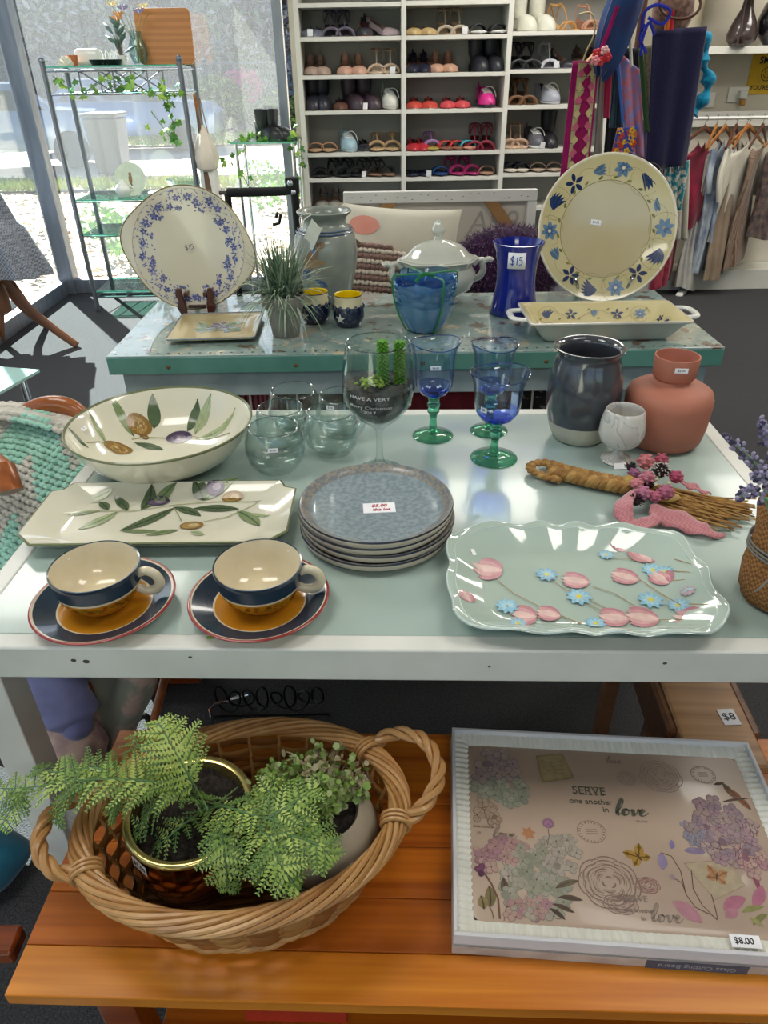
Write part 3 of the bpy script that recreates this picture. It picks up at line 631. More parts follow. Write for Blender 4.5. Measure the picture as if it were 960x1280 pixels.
for (row, bay), lst in SHOES.items():
    z = (zs[bay] + [.60])[row + 1]
    for a, b, kind, cw, col, sole, turn in lst:
        for j, px in enumerate((a, b)):
            if px is None: continue
            p = atY(px, 100, SY + .13); x = min(max(p.x, BX[bay] + .065), BX[bay + 1] - .065)
            which = '' if b is None else (' left one of the pair' if j == 0 else ' right one of the pair')
            t = T('shoe', '%s %s%s, %s visible row, %s' % (cw, KN[kind], which, ORD[row], BN[bay]), 'shoe', (x, SY + .135, z), turn * (1 if kind != 'wellington' else .8), 'shoes on the white shelves')
            t.scale = (1.25, 1.1, 1.2)
            for nm, mb, cc in shoe_meshes(kind, col, sole):
                cc = cc if isinstance(cc, tuple) else (cc,)
                mats = [M('leather_' + c_, c_, .42, scale=30, coat=.15) for c_ in cc]
                o = mb.build(nm, mats, t, angle=60)
                pass
                if nm == 'strap' and kind == 'slide':
                    md = o.modifiers.new('s', 'SOLIDIFY'); md.thickness = .004
            if (row, bay, px) in TAGS:
                MB().box((0, 0, 0), (.026, .0015, .03)).build('price_tag', PAPER, t, (.01, -.125, .018), (.2, 0, .1), smooth=False)

# ================================================================== RIGHT SIDE: upper shelf, rail, clothes
p1 = atY(900, 58, 5.15); SZ = p1.z; RX0 = 1.50
u = T('wall_shelf', 'long white wall shelf above the clothes rail at right', 'shelf', (RX0 + 1.3, 5.28, SZ))
MB().box((0, 0, -.02), (2.7, .34, .04)).build('shelf_board', WHITE, u, smooth=False, bevel=.002)
for x in (-1.2, 0, 1.2): MB().box((x, .06, -.12), (.03, .2, .16)).build('bracket', WHITE, u, smooth=False)
RZ = atY(900, 148, 5.12).z
u = T('clothes_rail', 'white timber rail board carrying the wooden clothes hangers', 'rail', (RX0 + 1.3, 5.3, RZ))
MB().box((0, .1, -.02), (2.7, .03, .09)).build('rail_board', WHITE, u, smooth=False, bevel=.003)
MB().tube([(-1.3, -.15, .0), (1.3, -.15, .0)], .010, 10).build('rail_tube', WHITEM, u)
for x in (-1.28, 0, 1.28): MB().tube([(x, -.15, 0), (x, .1, 0)], .008, 8).build('rail_bracket', WHITEM, u)
o = struct('baseboard_back', MB().box((3.0, 5.33, .07), (3.0, .22, .14)), WHITE, smooth=False, bevel=.004)
# sign: yellow
p = atY(960, 93, YB - .01)
t = T('warning_sign', 'small yellow printed sign with a smiling face on the wall at right edge', 'sign', (p.x - .005, YB - .005, p.z))
YS = M('yellow_sign', '#d0a820', .6); MB().box((0, 0, 0), (.235, .006, .225)).build('sign_plate', YS, t, bevel=.003)
text_mesh('SMILE', .055, INK, t, (.0, -.0045, .078), (pi / 2, 0, 0), bold=.0012); text_mesh("YOU'RE ON", .036, INK, t, (0, -.0045, -.075), (pi / 2, 0, 0), bold=.0008)
m = MB().tube([(.038 * cos(a), 0, .038 * sin(a) + .002) for a in [2 * pi * k / 24 for k in range(24)]], .002, 5, closed=True)
m.tube([(.022 * cos(a), 0, .022 * sin(a) + .002) for a in [pi + pi * k / 8 for k in range(9)]], .002, 5).ell((-.014, 0, .014), (.004, .002, .006), 8).ell((.014, 0, .014), (.004, .002, .006), 8)
m.build('face_print', INK, t, (0, -.004, 0))
# power point
p = atY(922, 118, YB - .01); t = T('power_socket', 'white wall power socket with plug and short cord under the shelf', 'socket', (p.x, YB - .01, p.z))
MB().box((0, 0, 0), (.13, .015, .09)).build('plate', WHITE, t, bevel=.004); MB().box((.02, -.03, 0), (.05, .05, .045)).build('plug', WHITEM, t, bevel=.006); MB().box((.03, -.03, -.045), (.03, .03, .035)).build('adaptor', M('amber_plug', '#a87c30', .4), t, bevel=.004)
p = atY(880, 125, YB - .01); tag(MB().box((0, 0, 0), (.14, .012, .09)).build('wall_plate', WHITE, None, (p.x, YB - .01, p.z), bevel=.004), 'plain white wall plate left of the power socket', 'socket')
# brown vases and lamp on the wall shelf
VB = M('dark_brown_glaze', '#4a3c3c', .25, col2='#3a2e2e', scale=9, coat=.6)
def vase(name, label, loc, prof, mat, cat='vase', parts=None, n=40, mod=None):
    t = T(name, label, cat, loc); MB().lathe(prof, n, mod=mod).build('body', mat, t, angle=60); return t
p = atY(925, 55, 5.22)
vase('bottle_vase', 'dark brown bottle-shaped vase on the wall shelf under the cream lampshade', (p.x, 5.22, SZ), [(0, 0), (.06, 0), (.085, .03), (.09, .06), (.07, .12), (.035, .19), (.025, .26), (.026, .30), (.02, .30), (.02, .2), (0, .1)], VB)
p = atY(966, 52, 5.22)
vase('round_vase', 'black rounded vase at the right edge of the wall shelf', (p.x, 5.22, SZ), [(0, 0), (.05, 0), (.10, .06), (.115, .13), (.09, .21), (.05, .25), (.05, .28), (.04, .28), (.04, .2), (0, .05)], M('black_glaze', '#1e1e26', .2, coat=.7))
p = atY(845, 40, 5.35); t = T('canister', 'large cream spotted ceramic canister on the wall shelf', 'jar', (p.x, 5.30, SZ))
MB().lathe([(0, 0), (.11, 0), (.12, .02), (.12, .4), (.1, .44), (0, .44)], 40).build('body', M('cream_spotted', '#c2b8a2', .5, col2='#8a7a66', scale=9, fac=(.62, .72)), t)
p = atY(925, 4, 5.2); t = T('table_lamp', 'lamp with a wide cream fabric shade hanging in over the wall shelf', 'lamp', (p.x, 5.12, SZ))
MB().lathe([(.17, .28), (.12, .46), (.115, .46), (.165, .28)], 36, closed=True).build('lamp_shade', M('cream_shade', '#d8c8ae', .8), t); MB().tube([(.0, 0.0, .46), (0, 0, .0)], .006, 8).lathe([(0, 0), (.05, 0), (.05, .01), (0, .015)], 24).build('pole', VB, t)
# clothes on hangers
HANG = M('hanger_wood', '#a56c3a', .4, col2='#8a5528', scale=9, stretch=(1, 1, 6)); HANGD = M('hanger_wood_dark', '#5a3628', .4, scale=9)
def hanger(t, wood=HANG, w_=.21, open_=0):
    MB().tube([(-w_, 0, -.16), (-w_ * .5, 0, -.10), (0, 0, -.045), (w_ * .5, 0, -.10), (w_, 0, -.16)], [.009, .012, .015, .012, .009], 8, flat=.7).build('hanger_bar', wood, t)
    MB().tube([(0, 0, -.05), (0, 0, -.02), (.016, 0, -.004), (.016, 0, .012), (0, 0, .02), (-.012, 0, .013)], .0022, 6).build('hook', CHROME, t)
def garment(t, mat, w0, w1, L, seed, top=-.12, depth=.05, name='cloth', skew=0, sleeves=0, hem=0):
    r = random.Random(seed); ph = [r.uniform(0, 6) for _ in range(4)]; k1, k2 = r.choice([5, 6, 7]), r.choice([9, 11])
    def fn(u_, v_):
        a = 2 * pi * u_; w = w0 + (w1 - w0) * min(1, v_ * 1.3) + .0; w *= (1 - .75 * max(0, 1 - v_ * 9) ** 1.5)
        z = top - .07 * abs(cos(a)) * max(0, 1 - v_ * 6) - L * v_ - hem * v_ * cos(a + ph[2])
        fo = (1 + .16 * sin(k1 * a + ph[0] + 2 * v_) * v_ + .10 * sin(k2 * a + ph[1] - 3 * v_) * v_)
        return (w * cos(a) * fo + skew * v_, (depth * (.5 + v_ * .6)) * sin(a) * fo + .012 * sin(6 * v_ + a + ph[3]), z)
    o = MB().grid(fn, 56, 26, closeu=True).build(name, mat, t, angle=180)
    if sleeves:
        for s_ in (-1, 1):
            MB().tube(crom([(s_ * w0 * .8, 0, top - .06), (s_ * (w0 + .02), -.02, top - .2), (s_ * (w0 - .01), -.03, top - sleeves)], 5), lambda q: .035 - .008 * q, 10, flat=.6).build('sleeve', mat, t)
    return o
def fabric(n, a, b=None, sc=12, fac=(.35, .65), bump=.3, **k): return M(n, a, .9, col2=b, scale=sc, fac=fac, bump=bump, sheen=.25, spec=.2, **k)
CL = [  # px, top py, label, material, w0, w1, length, wood, turn
 (878, 165, 'crimson draped blouse on a wooden hanger, nearest the textile stand', fabric('crimson_cloth', '#7d1030', '#5c0a22'), .12, .19, .50, HANGD, .5, 0),
 (862, 168, 'long dark red dress behind the crimson blouse', fabric('wine_cloth', '#7a1a2e', '#a04050'), .08, .12, .92, HANG, 1.1, 0),
 (897, 160, 'pale grey long skirt hanging behind the crimson blouse', fabric('pale_grey_cloth', '#b5b2aa', '#a29f98'), .10, .10, .95, HANG, 1.0, 0),
 (908, 168, 'blue-grey tie-dyed shirt on a wooden hanger', fabric('tie_dye_cloth', '#67748a', '#a9b2bc', 10), .12, .10, .80, HANG, .8, .3),
 (922, 172, 'crumpled pale denim top beside the tie-dyed shirt', fabric('denim_pale', '#5f6b80', '#8c96a4', 9), .08, .09, .60, HANGD, 1.0, 0),
 (938, 158, 'creamy white blouse with a gathered hem on a light wooden hanger', fabric('cream_white_cloth', '#cfcabb', '#bdb8a8', 6), .21, .13, .62, HANG, .6, .35),
 (935, 170, 'long beige skirt hanging below the white blouse', fabric('beige_cloth', '#8f7c68', '#7a6856', 6), .10, .14, .84, HANG, .9, 0),
 (955, 165, 'brown striped dress at the right edge of the rail', fabric('brown_stripe_cloth', '#5f4c40', '#8a7462', 25, tex='wave'), .12, .13, .78, HANGD, .9, 0),
 (985, 165, 'dark floral top at the far right of the rail', fabric('dark_floral_cloth', '#3b3136', '#6d5a50', 30), .14, .14, .6, HANG, .6, 0)]
for i, (px, py, lb, mt, w0, w1, L, wood, tn, sl) in enumerate(CL):
    x = atY(px, 150, 5.15).x
    t = T('hanging_garment', lb, 'clothing', (x, 5.15 - (.0 if i else .06), RZ + .0), tn, 'clothes on the rail')
    hanger(t, wood); garment(t, mt, w0, w1, L, i, sleeves=sl, hem=.03)
    if i == 2: MB().box((.0, 0, -1.10), (.20, .05, .04)).build('lace_hem', fabric('white_hem', '#e0ddd5'), t, bevel=.015)
# ------------------------------------------------------------------ textile stand with hanging scarves, aprons and bags
SX = atY(790, 100, 4.2).x
st = T('textile_stand', 'revolving stand with wooden arms hung with scarves and aprons', 'stand', (SX + .05, 4.35, 0))
MB().tube([(0, 0, 0), (0, 0, 1.95)], .018, 12).build('pole', HANGD, st); MB().lathe([(0, 0), (.22, 0), (.22, .02), (.03, .05), (0, .05)], 32).build('base', BLACKM, st)
a0, a1 = atY(728, 84, 4.05), atY(800, 8, 4.35)
MB().tube([a0 - st.location, a1 - st.location], .011, 8).build('arm', HANG, st)
for k in range(4): MB().tube([(0, 0, 1.80), (.35 * cos(.3 + k * 1.5), .3 * sin(.3 + k * 1.5), 1.83)], .008, 8).build('arm', HANG, st)
def hang_sheet(name, label, pxs, Y, mat, cat='scarf', amp=.01, k=3, group='textiles on the stand', thick=.006, tags=None, seed=0, fringe=None):
    """pxs: top-left, top-right, bottom-right, bottom-left picture points on the plane y = Y (hangs plumb)"""
    A, B, C_, D = [atY(x, y, Y) for x, y in pxs]; o0 = (A + B) / 2
    def fn(u_, v_):
        p = (A * (1 - u_) + B * u_) * (1 - v_) + (D * (1 - u_) + C_ * u_) * v_
        return (p.x - o0.x, amp * sin(2 * pi * k * u_ + seed + v_ * 1.2) * (.4 + .6 * v_) , p.z - o0.z)
    t = T(name, label, cat, o0, group=group)
    MB().grid(fn, 30, 24).build('cloth', mat, t, angle=180, solid=thick)
    if fringe:
        m = MB(); r = random.Random(seed)
        for i in range(34):
            q = fn(i / 33, 1.0); m.tube([q, (q[0] + r.uniform(-.006, .006), q[1], q[2] - r.uniform(.015, .03))], .0016, 4)
        stuff(m.build('fringe', fringe, t))
    return t, fn, o0
NAVY = fabric('navy_woven', '#252347', '#1c1b38', 160)
hang_sheet('navy_cloth', 'large plain navy woven cloth with frayed lower edge on the textile stand', [(816, 37), (884, 33), (858, 206), (808, 214)], 4.0, NAVY, amp=.012, k=2, fringe=NAVY)
# patchwork runner
MAG = fabric('magenta_cloth', '#98105e', '#860c52', 30)
t, fn, o0 = hang_sheet('patchwork_runner', 'magenta patchwork table runner with a column of pink and cream diamonds', [(716, 76), (749, 77), (736, 214), (700, 222)], 4.0, MAG, cat='runner', amp=.004, k=1, thick=.004)
patch = [fabric('patch_' + c, c, None, 40, bump=.1) for c in ('#8e1250', '#cdb98a', '#c2607a', '#b0a878')]; ptm = {}
def patchmb(i): ptm[len(ptm)] = (i, MB()); return ptm[len(ptm) - 1][1]
def dia(u0, v0, du, dv, i):
    q = [fn(u0 + du, v0), fn(u0, v0 + dv), fn(u0 - du, v0), fn(u0, v0 - dv)]
    if i == 9: q = [fn(u0 - du, v0 - dv), fn(u0 + du, v0 - dv), fn(u0 + du, v0 + dv), fn(u0 - du, v0 + dv)]
    lift = .004 if i == 9 else .0062
    patchmb(i).add([(a[0], a[1] - lift, a[2]) for a in q] , [(0, 1, 2, 3)])
ND = 8
for k in range(ND):
    v0 = .07 + k * .115
    patchmb(9).add([(lambda a: (a[0], a[1] - .004, a[2]))(fn(u_, v_)) for u_, v_ in ((.22, v0 - .055), (.92, v0 - .055), (.92, v0 + .055), (.22, v0 + .055))], [(0, 1, 2, 3)])
    dia(.57, v0, .17, .055, 0); dia(.36, v0 + .03, .13, .045, 1 if k % 2 else 2); dia(.78, v0 + .03, .13, .045, 2 if k % 3 else 1)
for i, mb in ptm.values(): mb.build('patch', patch[3] if i == 9 else patch[i], t, smooth=False)
hang_sheet('grey_scarf', 'narrow mid-grey cloth between the runner and the aprons', [(750, 76), (756, 80), (752, 200), (742, 205)], 4.06, fabric('grey_cloth', '#7a756c'), k=1)
hang_sheet('red_apron', 'slim crimson hanging cloth right of the grey scarf', [(756, 82), (765, 84), (762, 148), (755, 148)], 4.03, fabric('crimson2', '#8a1038'), k=1)
hang_sheet('black_apron', 'black hanging apron behind the floral apron', [(766, 60), (800, 60), (792, 215), (754, 210)], 4.14, fabric('black_cloth', '#16161e'), k=3)
hang_sheet('teal_scarf', 'dark teal scarf hanging behind the crimson cloth', [(768, 84), (778, 86), (778, 160), (762, 160)], 4.09, fabric('dark_teal_cloth', '#24424c', '#1a2a38'), k=2)
FLO = fabric('pink_floral', '#b56a7c', '#7f7fb4', 26, fac=(.4, .6)); FLO2 = fabric('bright_floral', '#c2683c', '#3c4a9a', 34, fac=(.45, .55))
t, fn2, _ = hang_sheet('floral_apron', 'pink and mauve floral apron with blue binding on the textile stand', [(771, 62), (800, 88), (806, 196), (784, 196)], 4.02, FLO, cat='apron', amp=.012, k=2)
MB().tube([(lambda q: (q[0] - .004, q[1] - .006, q[2]))(fn2(0 + .25 * max(0, v - .2) * 0, v)) for v in [i / 12 for i in range(9)]], .007, 6, flat=.4).build('blue_binding', fabric('blue_binding', '#3a5fb0'), t)
t, fn3, _ = hang_sheet('bright_apron', 'short bright floral cloth with yellow and blue flowers below the pink apron', [(772, 160), (798, 158), (790, 202), (764, 196)], 3.99, FLO2, cat='apron', k=1, amp=.008)
for c_, seed in (('#d8a81c', 1), ('#2b3f9a', 2), ('#c8402c', 3)):
    r = random.Random(seed); m = MB()
    for _ in range(7):
        q = fn3(r.uniform(.1, .9), r.uniform(.1, .9)); 
        for k in range(5): m.ell((q[0] + .010 * cos(k * 1.26), q[1] - .005, q[2] + .010 * sin(k * 1.26)), (.007, .0015, .007), 6, m=4)
    m.build('printed_flower', paint(c_, .8, 0), t)
hang_sheet('green_tie', 'dark green band hanging left of the navy cloth', [(798, 62), (803, 62), (812, 165), (806, 165)], 4.0, fabric('green_cloth', '#2a4426'), k=1, amp=.003)
hang_sheet('khaki_scarf', 'pale khaki knitted scarf left of the navy cloth', [(804, 58), (815, 56), (816, 160), (810, 160)], 4.03, fabric('khaki_cloth', '#8c8468', '#6f6850', 60), k=1, amp=.004)
hang_sheet('lilac_cloth', 'pale lilac cloth corner hanging below the aprons', [(796, 150), (808, 150), (811, 214), (801, 214)], 4.05, fabric('lilac_cloth', '#9c7fae'), k=1, amp=.004)
hang_sheet('patterned_scarf', 'teal and white patterned scarf hanging below the navy cloth', [(826, 205), (862, 200), (852, 262), (832, 262)], 4.08, fabric('teal_pattern_cloth', '#2a7f8c', '#c9c4b4', 38, fac=(.45, .55)), k=3, amp=.015)
hang_sheet('white_shawl', 'off-white shawl hanging beside the teal patterned scarf', [(840, 205), (862, 200), (860, 300), (834, 300)], 4.4, fabric('shawl_white', '#b9b3a4'), k=3, amp=.02)
# turquoise knitted scarf in lumpy loops
A, B = atY(878, 42, 4.06), atY(866, 142, 4.06); t = T('turquoise_scarf', 'bright turquoise chunky scarf curving down the right of the navy cloth', 'scarf', A, group='textiles on the stand')
pts = [(lambda q: q - A)(atY(x, y, 4.06)) for x, y in [(879, 42), (882, 62), (878, 78), (885, 95), (884, 112), (875, 130), (866, 142)]]
MB().tube(crom(pts, 5), lambda q: .026 + .012 * sin(q * 26), 10).build('cloth', fabric('turquoise_wool', '#0f8ab0', '#0a6f94', 70, bump=1), t)
# blue bag, red flower garland, blue ribbons, beige loop
p = atY(775, 25, 3.95); t = T('blue_bag', 'dark blue padded cloth bag hanging with a magenta strap', 'bag', p, group='bags on the stand')
MB().ell((0, 0, 0), (.075, .05, .21), 24, m=14, rot=(0, .25, 0), fn=lambda a, b: 1.1 + .07 * sin(5 * a + 2 * b) + .05 * sin(9 * a)).build('body', fabric('blue_bag_cloth', '#1f3f70', '#28305a', 8), t)
MB().tube([(lambda q: q - p)(atY(x, y, 3.90)) for x, y in [(772, 8), (764, 30), (756, 50), (750, 66)]], .010, 6, flat=.4).build('strap', MAG, t)
p = atY(751, 70, 3.88); t = T('flower_garland', 'small bunch of red and white felt flowers at the end of the wooden arm', 'ornament', p)
for k, (dx, dz, c_) in enumerate([(-.02, .01, '#c22c3a'), (.015, .02, '#e8b8b8'), (0, -.02, '#d03a48'), (.028, -.005, '#c02838'), (-.028, -.018, '#dd8a90')]):
    m = MB(); 
    for q in range(5): m.ell((dx + .012 * cos(q * 1.257), -.004 * k, dz + .012 * sin(q * 1.257)), (.010, .006, .010), 8, m=6)
    m.ell((dx, -.004 * k - .006, dz), .006, 8, m=5); m.build('flower', paint(c_, .7, 0), t)
RIBB = fabric('royal_blue_ribbon', '#2a35a8'); p = atY(818, 40, 4.0); t = T('blue_ribbon', 'royal blue ribbon loops tied at the top of the textile stand', 'ribbon', p)
m = MB()
for pl in ([(802, 40), (806, 15), (822, 6), (838, 14), (828, 30), (810, 22)], [(800, 60), (806, 40), (812, 28), (818, 44)], [(803, 55), (801, 70)], [(806, 30), (800, 48), (808, 66)]):
    m.tube(crom([atY(x, y, 3.97) - p for x, y in pl], 5), .007, 6, flat=.35)
m.build('loop', RIBB, t)
p = atY(846, 12, 4.05); t = T('straw_bag', 'brown patterned bag with round dark handles at the top of the stand', 'bag', p, group='bags on the stand')
MB().ell((0, .05, 0), (.10, .05, .12), 20, m=10).build('body', fabric('brown_pattern_bag', '#8a6a5c', '#54403c', 40), t)
MB().tube([(lambda q: q - p)(atY(850 + 26 * cos(a), 4 + 20 * sin(a), 3.98)) for a in [2 * pi * k / 20 for k in range(20)]], .007, 8, closed=True).build('handle', HANGD, t)
for i, (x0, c_, lb) in enumerate([(833, '#d06a28', 'orange'), (838, '#b82a3c', 'red')]): hang_sheet('hair_ribbon', '%s ribbon end above the navy cloth' % lb, [(x0, 14), (x0 + 5, 13), (x0 + 3, 38), (x0 - 2, 38)], 3.98, fabric('rib' + c_, c_), cat='ribbon', amp=.002, k=1)
p = atY(735, 55, 3.98); t = T('cream_cord', 'thin cream cord loop hanging above the patchwork runner', 'cord', p)
MB().tube(crom([atY(x, y, 3.98) - p for x, y in [(724, 18), (738, 16), (744, 30), (741, 48), (734, 62), (729, 76)]], 5), .004, 6).build('loop', fabric('cream_cord', '#b8a67e'), t)
p = atY(805, 75, 3.98); hang_sheet('white_strap', 'thin white strap hanging left of the green band', [(786, 46), (789, 46), (791, 82), (788, 84)], 3.96, fabric('white_strap', '#d0ccc4'), cat='strap', amp=.002, k=1)
# floor-level things at the right behind the bench
# ================================================================== LEFT: metal rack with glass shelves
RY = 4.92; FL = atY(62, 84, RY); RXL = at(125, 388, 0).x; FRx = atY(224, 76, RY).x; RH = FL.z; RD = .36
GEDGE = glass('green_glass_shelf', '#d6f0e6', '#3f9f86', .02)
GTINT = M('glass_edge_green', '#4fae92', .15, coat=.5, scale=9)
rk = T('metal_rack', 'tall grey metal rack with green-edged glass shelves by the window', 'shelf', (RXL, RY, 0))
RW = FRx - RXL
for x, y in ((0, 0), (RW, 0), (0, RD), (RW, RD)):
    MB().tube([(x, y, 0), (x, y, RH + .02)], .016, 12).build('post', STEEL, rk); MB().ell((x, y, RH + .03), .02, 10).build('finial', STEEL, rk)
for y in (0, RD):
    MB().tube([(0, y, RH - .02), (RW, y, RH - .02)], .008, 8).tube([(0, y, RH - .14), (RW, y, RH - .14)], .007, 8).build('cross_rail', STEEL, rk)
    m = MB()
    for k in range(1, 4): m.tube([(RW * k / 4, y, RH - .14), (RW * k / 4, y, RH - .02)], .005, 6)
    for k in (1, 2): m.tube([(RW * k / 4, y, RH - .14), (RW * (k + 1) / 4, y, RH - .02)], .0045, 6).tube([(RW * k / 4, y, RH - .02), (RW * (k + 1) / 4, y, RH - .14)], .0045, 6)
    m.build('lattice', STEEL, rk)
for x in (0, RW): MB().tube([(x, 0, RH - .02), (x, RD, RH - .02)], .007, 8).tube([(x, 0, RH - .14), (x, RD, RH - .14)], .006, 8).build('cross_rail', STEEL, rk)
SHZ = [RH + .0] + [atY(130, y, RY).z for y in (250, 293, 364)]
for i, z in enumerate(SHZ):
    MB().box((RW / 2, RD / 2, z), (RW - .03, RD + .02, .008)).build('glass_shelf', GEDGE, rk, smooth=False)
    MB().box((RW / 2, -.012, z), (RW - .04, .002, .008)).box((RW / 2, RD + .012, z), (RW - .04, .002, .008)).build('shelf_edge', GTINT, rk, smooth=False)
    if i: MB().tube([(0, 0, z - .012), (RW, 0, z - .012)], .005, 6).tube([(0, RD, z - .012), (RW, RD, z - .012)], .005, 6).build('shelf_rail', STEEL, rk)
m = MB()
for k in range(9): m.tube([(RW * k / 8, 0, .10), (RW * min(1, (k + .5) / 8), RD, .10)], .004, 5)
m.tube([(0, 0, .1), (RW, 0, .1)], .006, 6).tube([(0, RD, .1), (RW, RD, .1)], .006, 6); stuff(m.build('bottom_grid', STEEL, rk))
CREAM = M('cream_glaze', '#e6dfcc', .22, coat=.5, col2='#ded6c0', scale=6); WG = M('white_glaze', '#e8e8e2', .2, coat=.6, scale=6)
def onrack(px, k, y=.15): p = atY(px, 60, RY + y); return (p.x, RY + y, SHZ[k] + .0042)
# top of the rack
l = onrack(207, 0, .22); t = T('chopping_board', 'wooden chopping board with rounded corners leaning on top of the metal rack', 'board', l, R(4))
pl = [(.135 * sx + .03 * cos(a) * 1, .115 * sz + .03 * sin(a)) for sx, sz, a0 in ((1, 1, 0), (-1, 1, pi / 2), (-1, -1, pi), (1, -1, 1.5 * pi)) for a in [a0 + pi / 2 * k / 5 for k in range(6)]]
m = MB(); m.prism([(x, z + .145) for x, z in pl], -.009, .009); m.build('board', M('board_wood', '#b3773e', .5, col2='#a56a36', scale=3, tex='wave', detail=3, stretch=(.4, 3, 1)), t, rot=(R(80), 0, 0), bevel=.003)
l = onrack(172, 0, .16); t = T('flower_vase', 'clear glass vase with dried orange and cream flowers on top of the metal rack', 'vase', l)
MB().lathe([(0, .004), (.035, .004), (.055, .05), (.05, .10), (.03, .15), (.036, .17), (.034, .17), (.028, .15), (.046, .10), (.05, .05), (.032, .01), (0, .01)], 28).build('body', glass('vase_glass', '#eef6f4', '#b9cfd2'), t)
m = MB(); r = random.Random(4); tips = []
for k in range(9): e = Vector((r.uniform(-.12, .10), r.uniform(-.05, .05), r.uniform(.20, .30))); tips.append(e); m.tube(bez((r.uniform(-.01, .01), 0, .012), (0, 0, .14), e, n=6), .0018, 5)
m.build('stem', M('dry_stem', '#8a8a58', .8), t)
for k, e in enumerate(tips[:6]):
    mm = MB(); 
    for q in range(9): a = q * .7; mm.add([e, e + Vector((.03 * cos(a), .02 * sin(a), .028)), e + Vector((.032 * cos(a + .5), .02 * sin(a + .5), .012))], [(0, 1, 2)])
    mm.build('flower', M('dry_flower_%d' % (k % 3), ['#cf9a62', '#d9c9a0', '#8d88a8'][k % 3], .8), t, smooth=False)
l = onrack(150, 0, .12); t = T('leafy_sprig', 'sprig of dark blue-green leaves in a small pot left of the glass flower vase', 'plant', l)
MB().lathe([(0, 0), (.02, 0), (.028, .05), (.024, .05), (.018, .01), (0, .01)], 20).build('pot', WG, t)
GL = M('blue_green_leaf', '#4d6b62', .5, col2='#6c8580'); st_ = MB()
for k in range(13):
    a = -pi + pi * 1.0 * k / 12 + pi / 2 + .2; e = Vector((.02 * cos(k), .02 * sin(k * 2), .06 + .010 * k)); d = Vector((cos(k * 2.4) * .7, sin(k * 2.4) * .4, .35 + .05 * k)).normalized()
    L = .085; n_v = d.orthogonal().normalized() * .014
    MB().add([e, e + d * L * .5 + n_v, e + d * L, e + d * L * .5 - n_v, e + d * L * .5 + Vector((0, 0, .006))], [(0, 1, 4), (1, 2, 4), (2, 3, 4), (3, 0, 4)]).build('leaf', GL, t, solid=.001)
    st_.tube([(0, 0, .02), e], .002, 5)
st_.build('stem', TRUNK, t)
l = onrack(108, 0, .2); t = T('white_tray', 'small pale rounded box lying behind the little pot on top of the rack', 'box', l)
MB().box((0, 0, .045), (.16, .05, .09)).build('box_body', WG, t, bevel=.03)
l = onrack(88, 0, .1); t = T('small_pot', 'tiny terracotta cup at the left end of the rack top', 'cup', l)
MB().lathe([(0, 0), (.022, 0), (.03, .05), (.03, .055), (.026, .055), (.02, .008), (0, .008)], 24).build('body', M('terracotta', '#b4673c', .7), t)
l = onrack(79, 0, .08); t = T('shell', 'pale scallop shell at the left end of the rack top', 'shell', l)
MB().grid(lambda u, v: (.045 * v * cos(pi * u), -.01 + .004 * sin(u * 30) * v, .05 * v * sin(pi * u) + .002), 24, 6).build('body', CREAM, t, solid=.004)
for px, lb in ((120, 'black shallow bowl in the middle of the rack top'), (138, 'second black shallow bowl, right of centre on the rack top')):
    l = onrack(px, 0, .08); t = T('black_bowl', lb, 'bowl', l); MB().lathe([(0, 0), (.04, 0), (.055, .03), (.05, .03), (.036, .006), (0, .006)], 28).build('body', BLACKM, t)
l = onrack(133, 0, .26); t = T('wire_rack', 'white wire toast rack behind the black bowls', 'rack', l); m = MB()
for k in range(4): m.tube([(-.05 + k * .035, 0, .004), (-.05 + k * .035, 0, .06), (-.04 + k * .035, 0, .085), (-.03 + k * .035, 0, .06), (-.03 + k * .035, 0, .004)], .003, 6)
m.build('wire', WB, t)
# lower shelves
l = onrack(133, 1, .12); t = T('display_plate', 'pale green plate with a bird standing on the second shelf of the rack', 'plate', l)
o = MB().lathe([(0, 0), (.06, 0), (.10, .008), (.10, .012), (.06, .005), (0, .005)], 40).build('plate', M('pale_green_glaze', '#d5dfc8', .25, coat=.4), t, (0, 0, .10), (R(78), 0, 0))
Print(lambda x, y: .006).__class__
pr = Print(lambda x, y: .0055); pr.disc((0, 0), .012, .03, '#8a6a3c'); pr.disc((0, .03), .010, .010, '#8a6a3c'); pr.leaf((0, -.02), (.01, -.06), .012, '#6a4a2c'); pr.build('bird_print', o)
MB().tube([(-.04, -.03, .004), (-.04, .03, .01), (-.04, .035, .08)], .003, 6).tube([(.04, -.03, .004), (.04, .03, .01), (.04, .035, .08)], .003, 6).build('plate_stand', TRUNK, t)
for px, k, lb, pf in [(120, 1, 'white round lidded jar on the second shelf of the rack', [(0, 0), (.035, 0), (.05, .03), (.05, .05), (.03, .08), (.02, .085), (.015, .1), (0, .1)]),
                      (121, 2, 'white round teapot-shaped jar on the third shelf of the rack', [(0, 0), (.03, 0), (.055, .035), (.045, .07), (.02, .085), (.01, .10), (0, .1)]),
                      (152, 3, 'white wide bowl on the lowest glass shelf', [(0, 0), (.035, 0), (.07, .04), (.085, .055), (.08, .055), (.06, .035), (.03, .006), (0, .006)]),
                      (183, 3, 'white lidded sugar bowl on the lowest glass shelf', [(0, 0), (.04, 0), (.06, .04), (.055, .07), (.03, .09), (.012, .10), (.012, .12), (0, .12)])]:
    l = onrack(px, k, .1); t = T('white_jar' if 'jar' in lb else 'white_bowl', lb, 'jar' if 'jar' in lb else 'bowl', l); MB().lathe(pf, 32).build('body', WG, t)
    if 'jar' in lb or 'sugar' in lb: MB().tube(bez((.05, 0, .03), (.09, 0, .05), (.045, 0, .065), n=8), .006, 8).build('handle', WG, t)
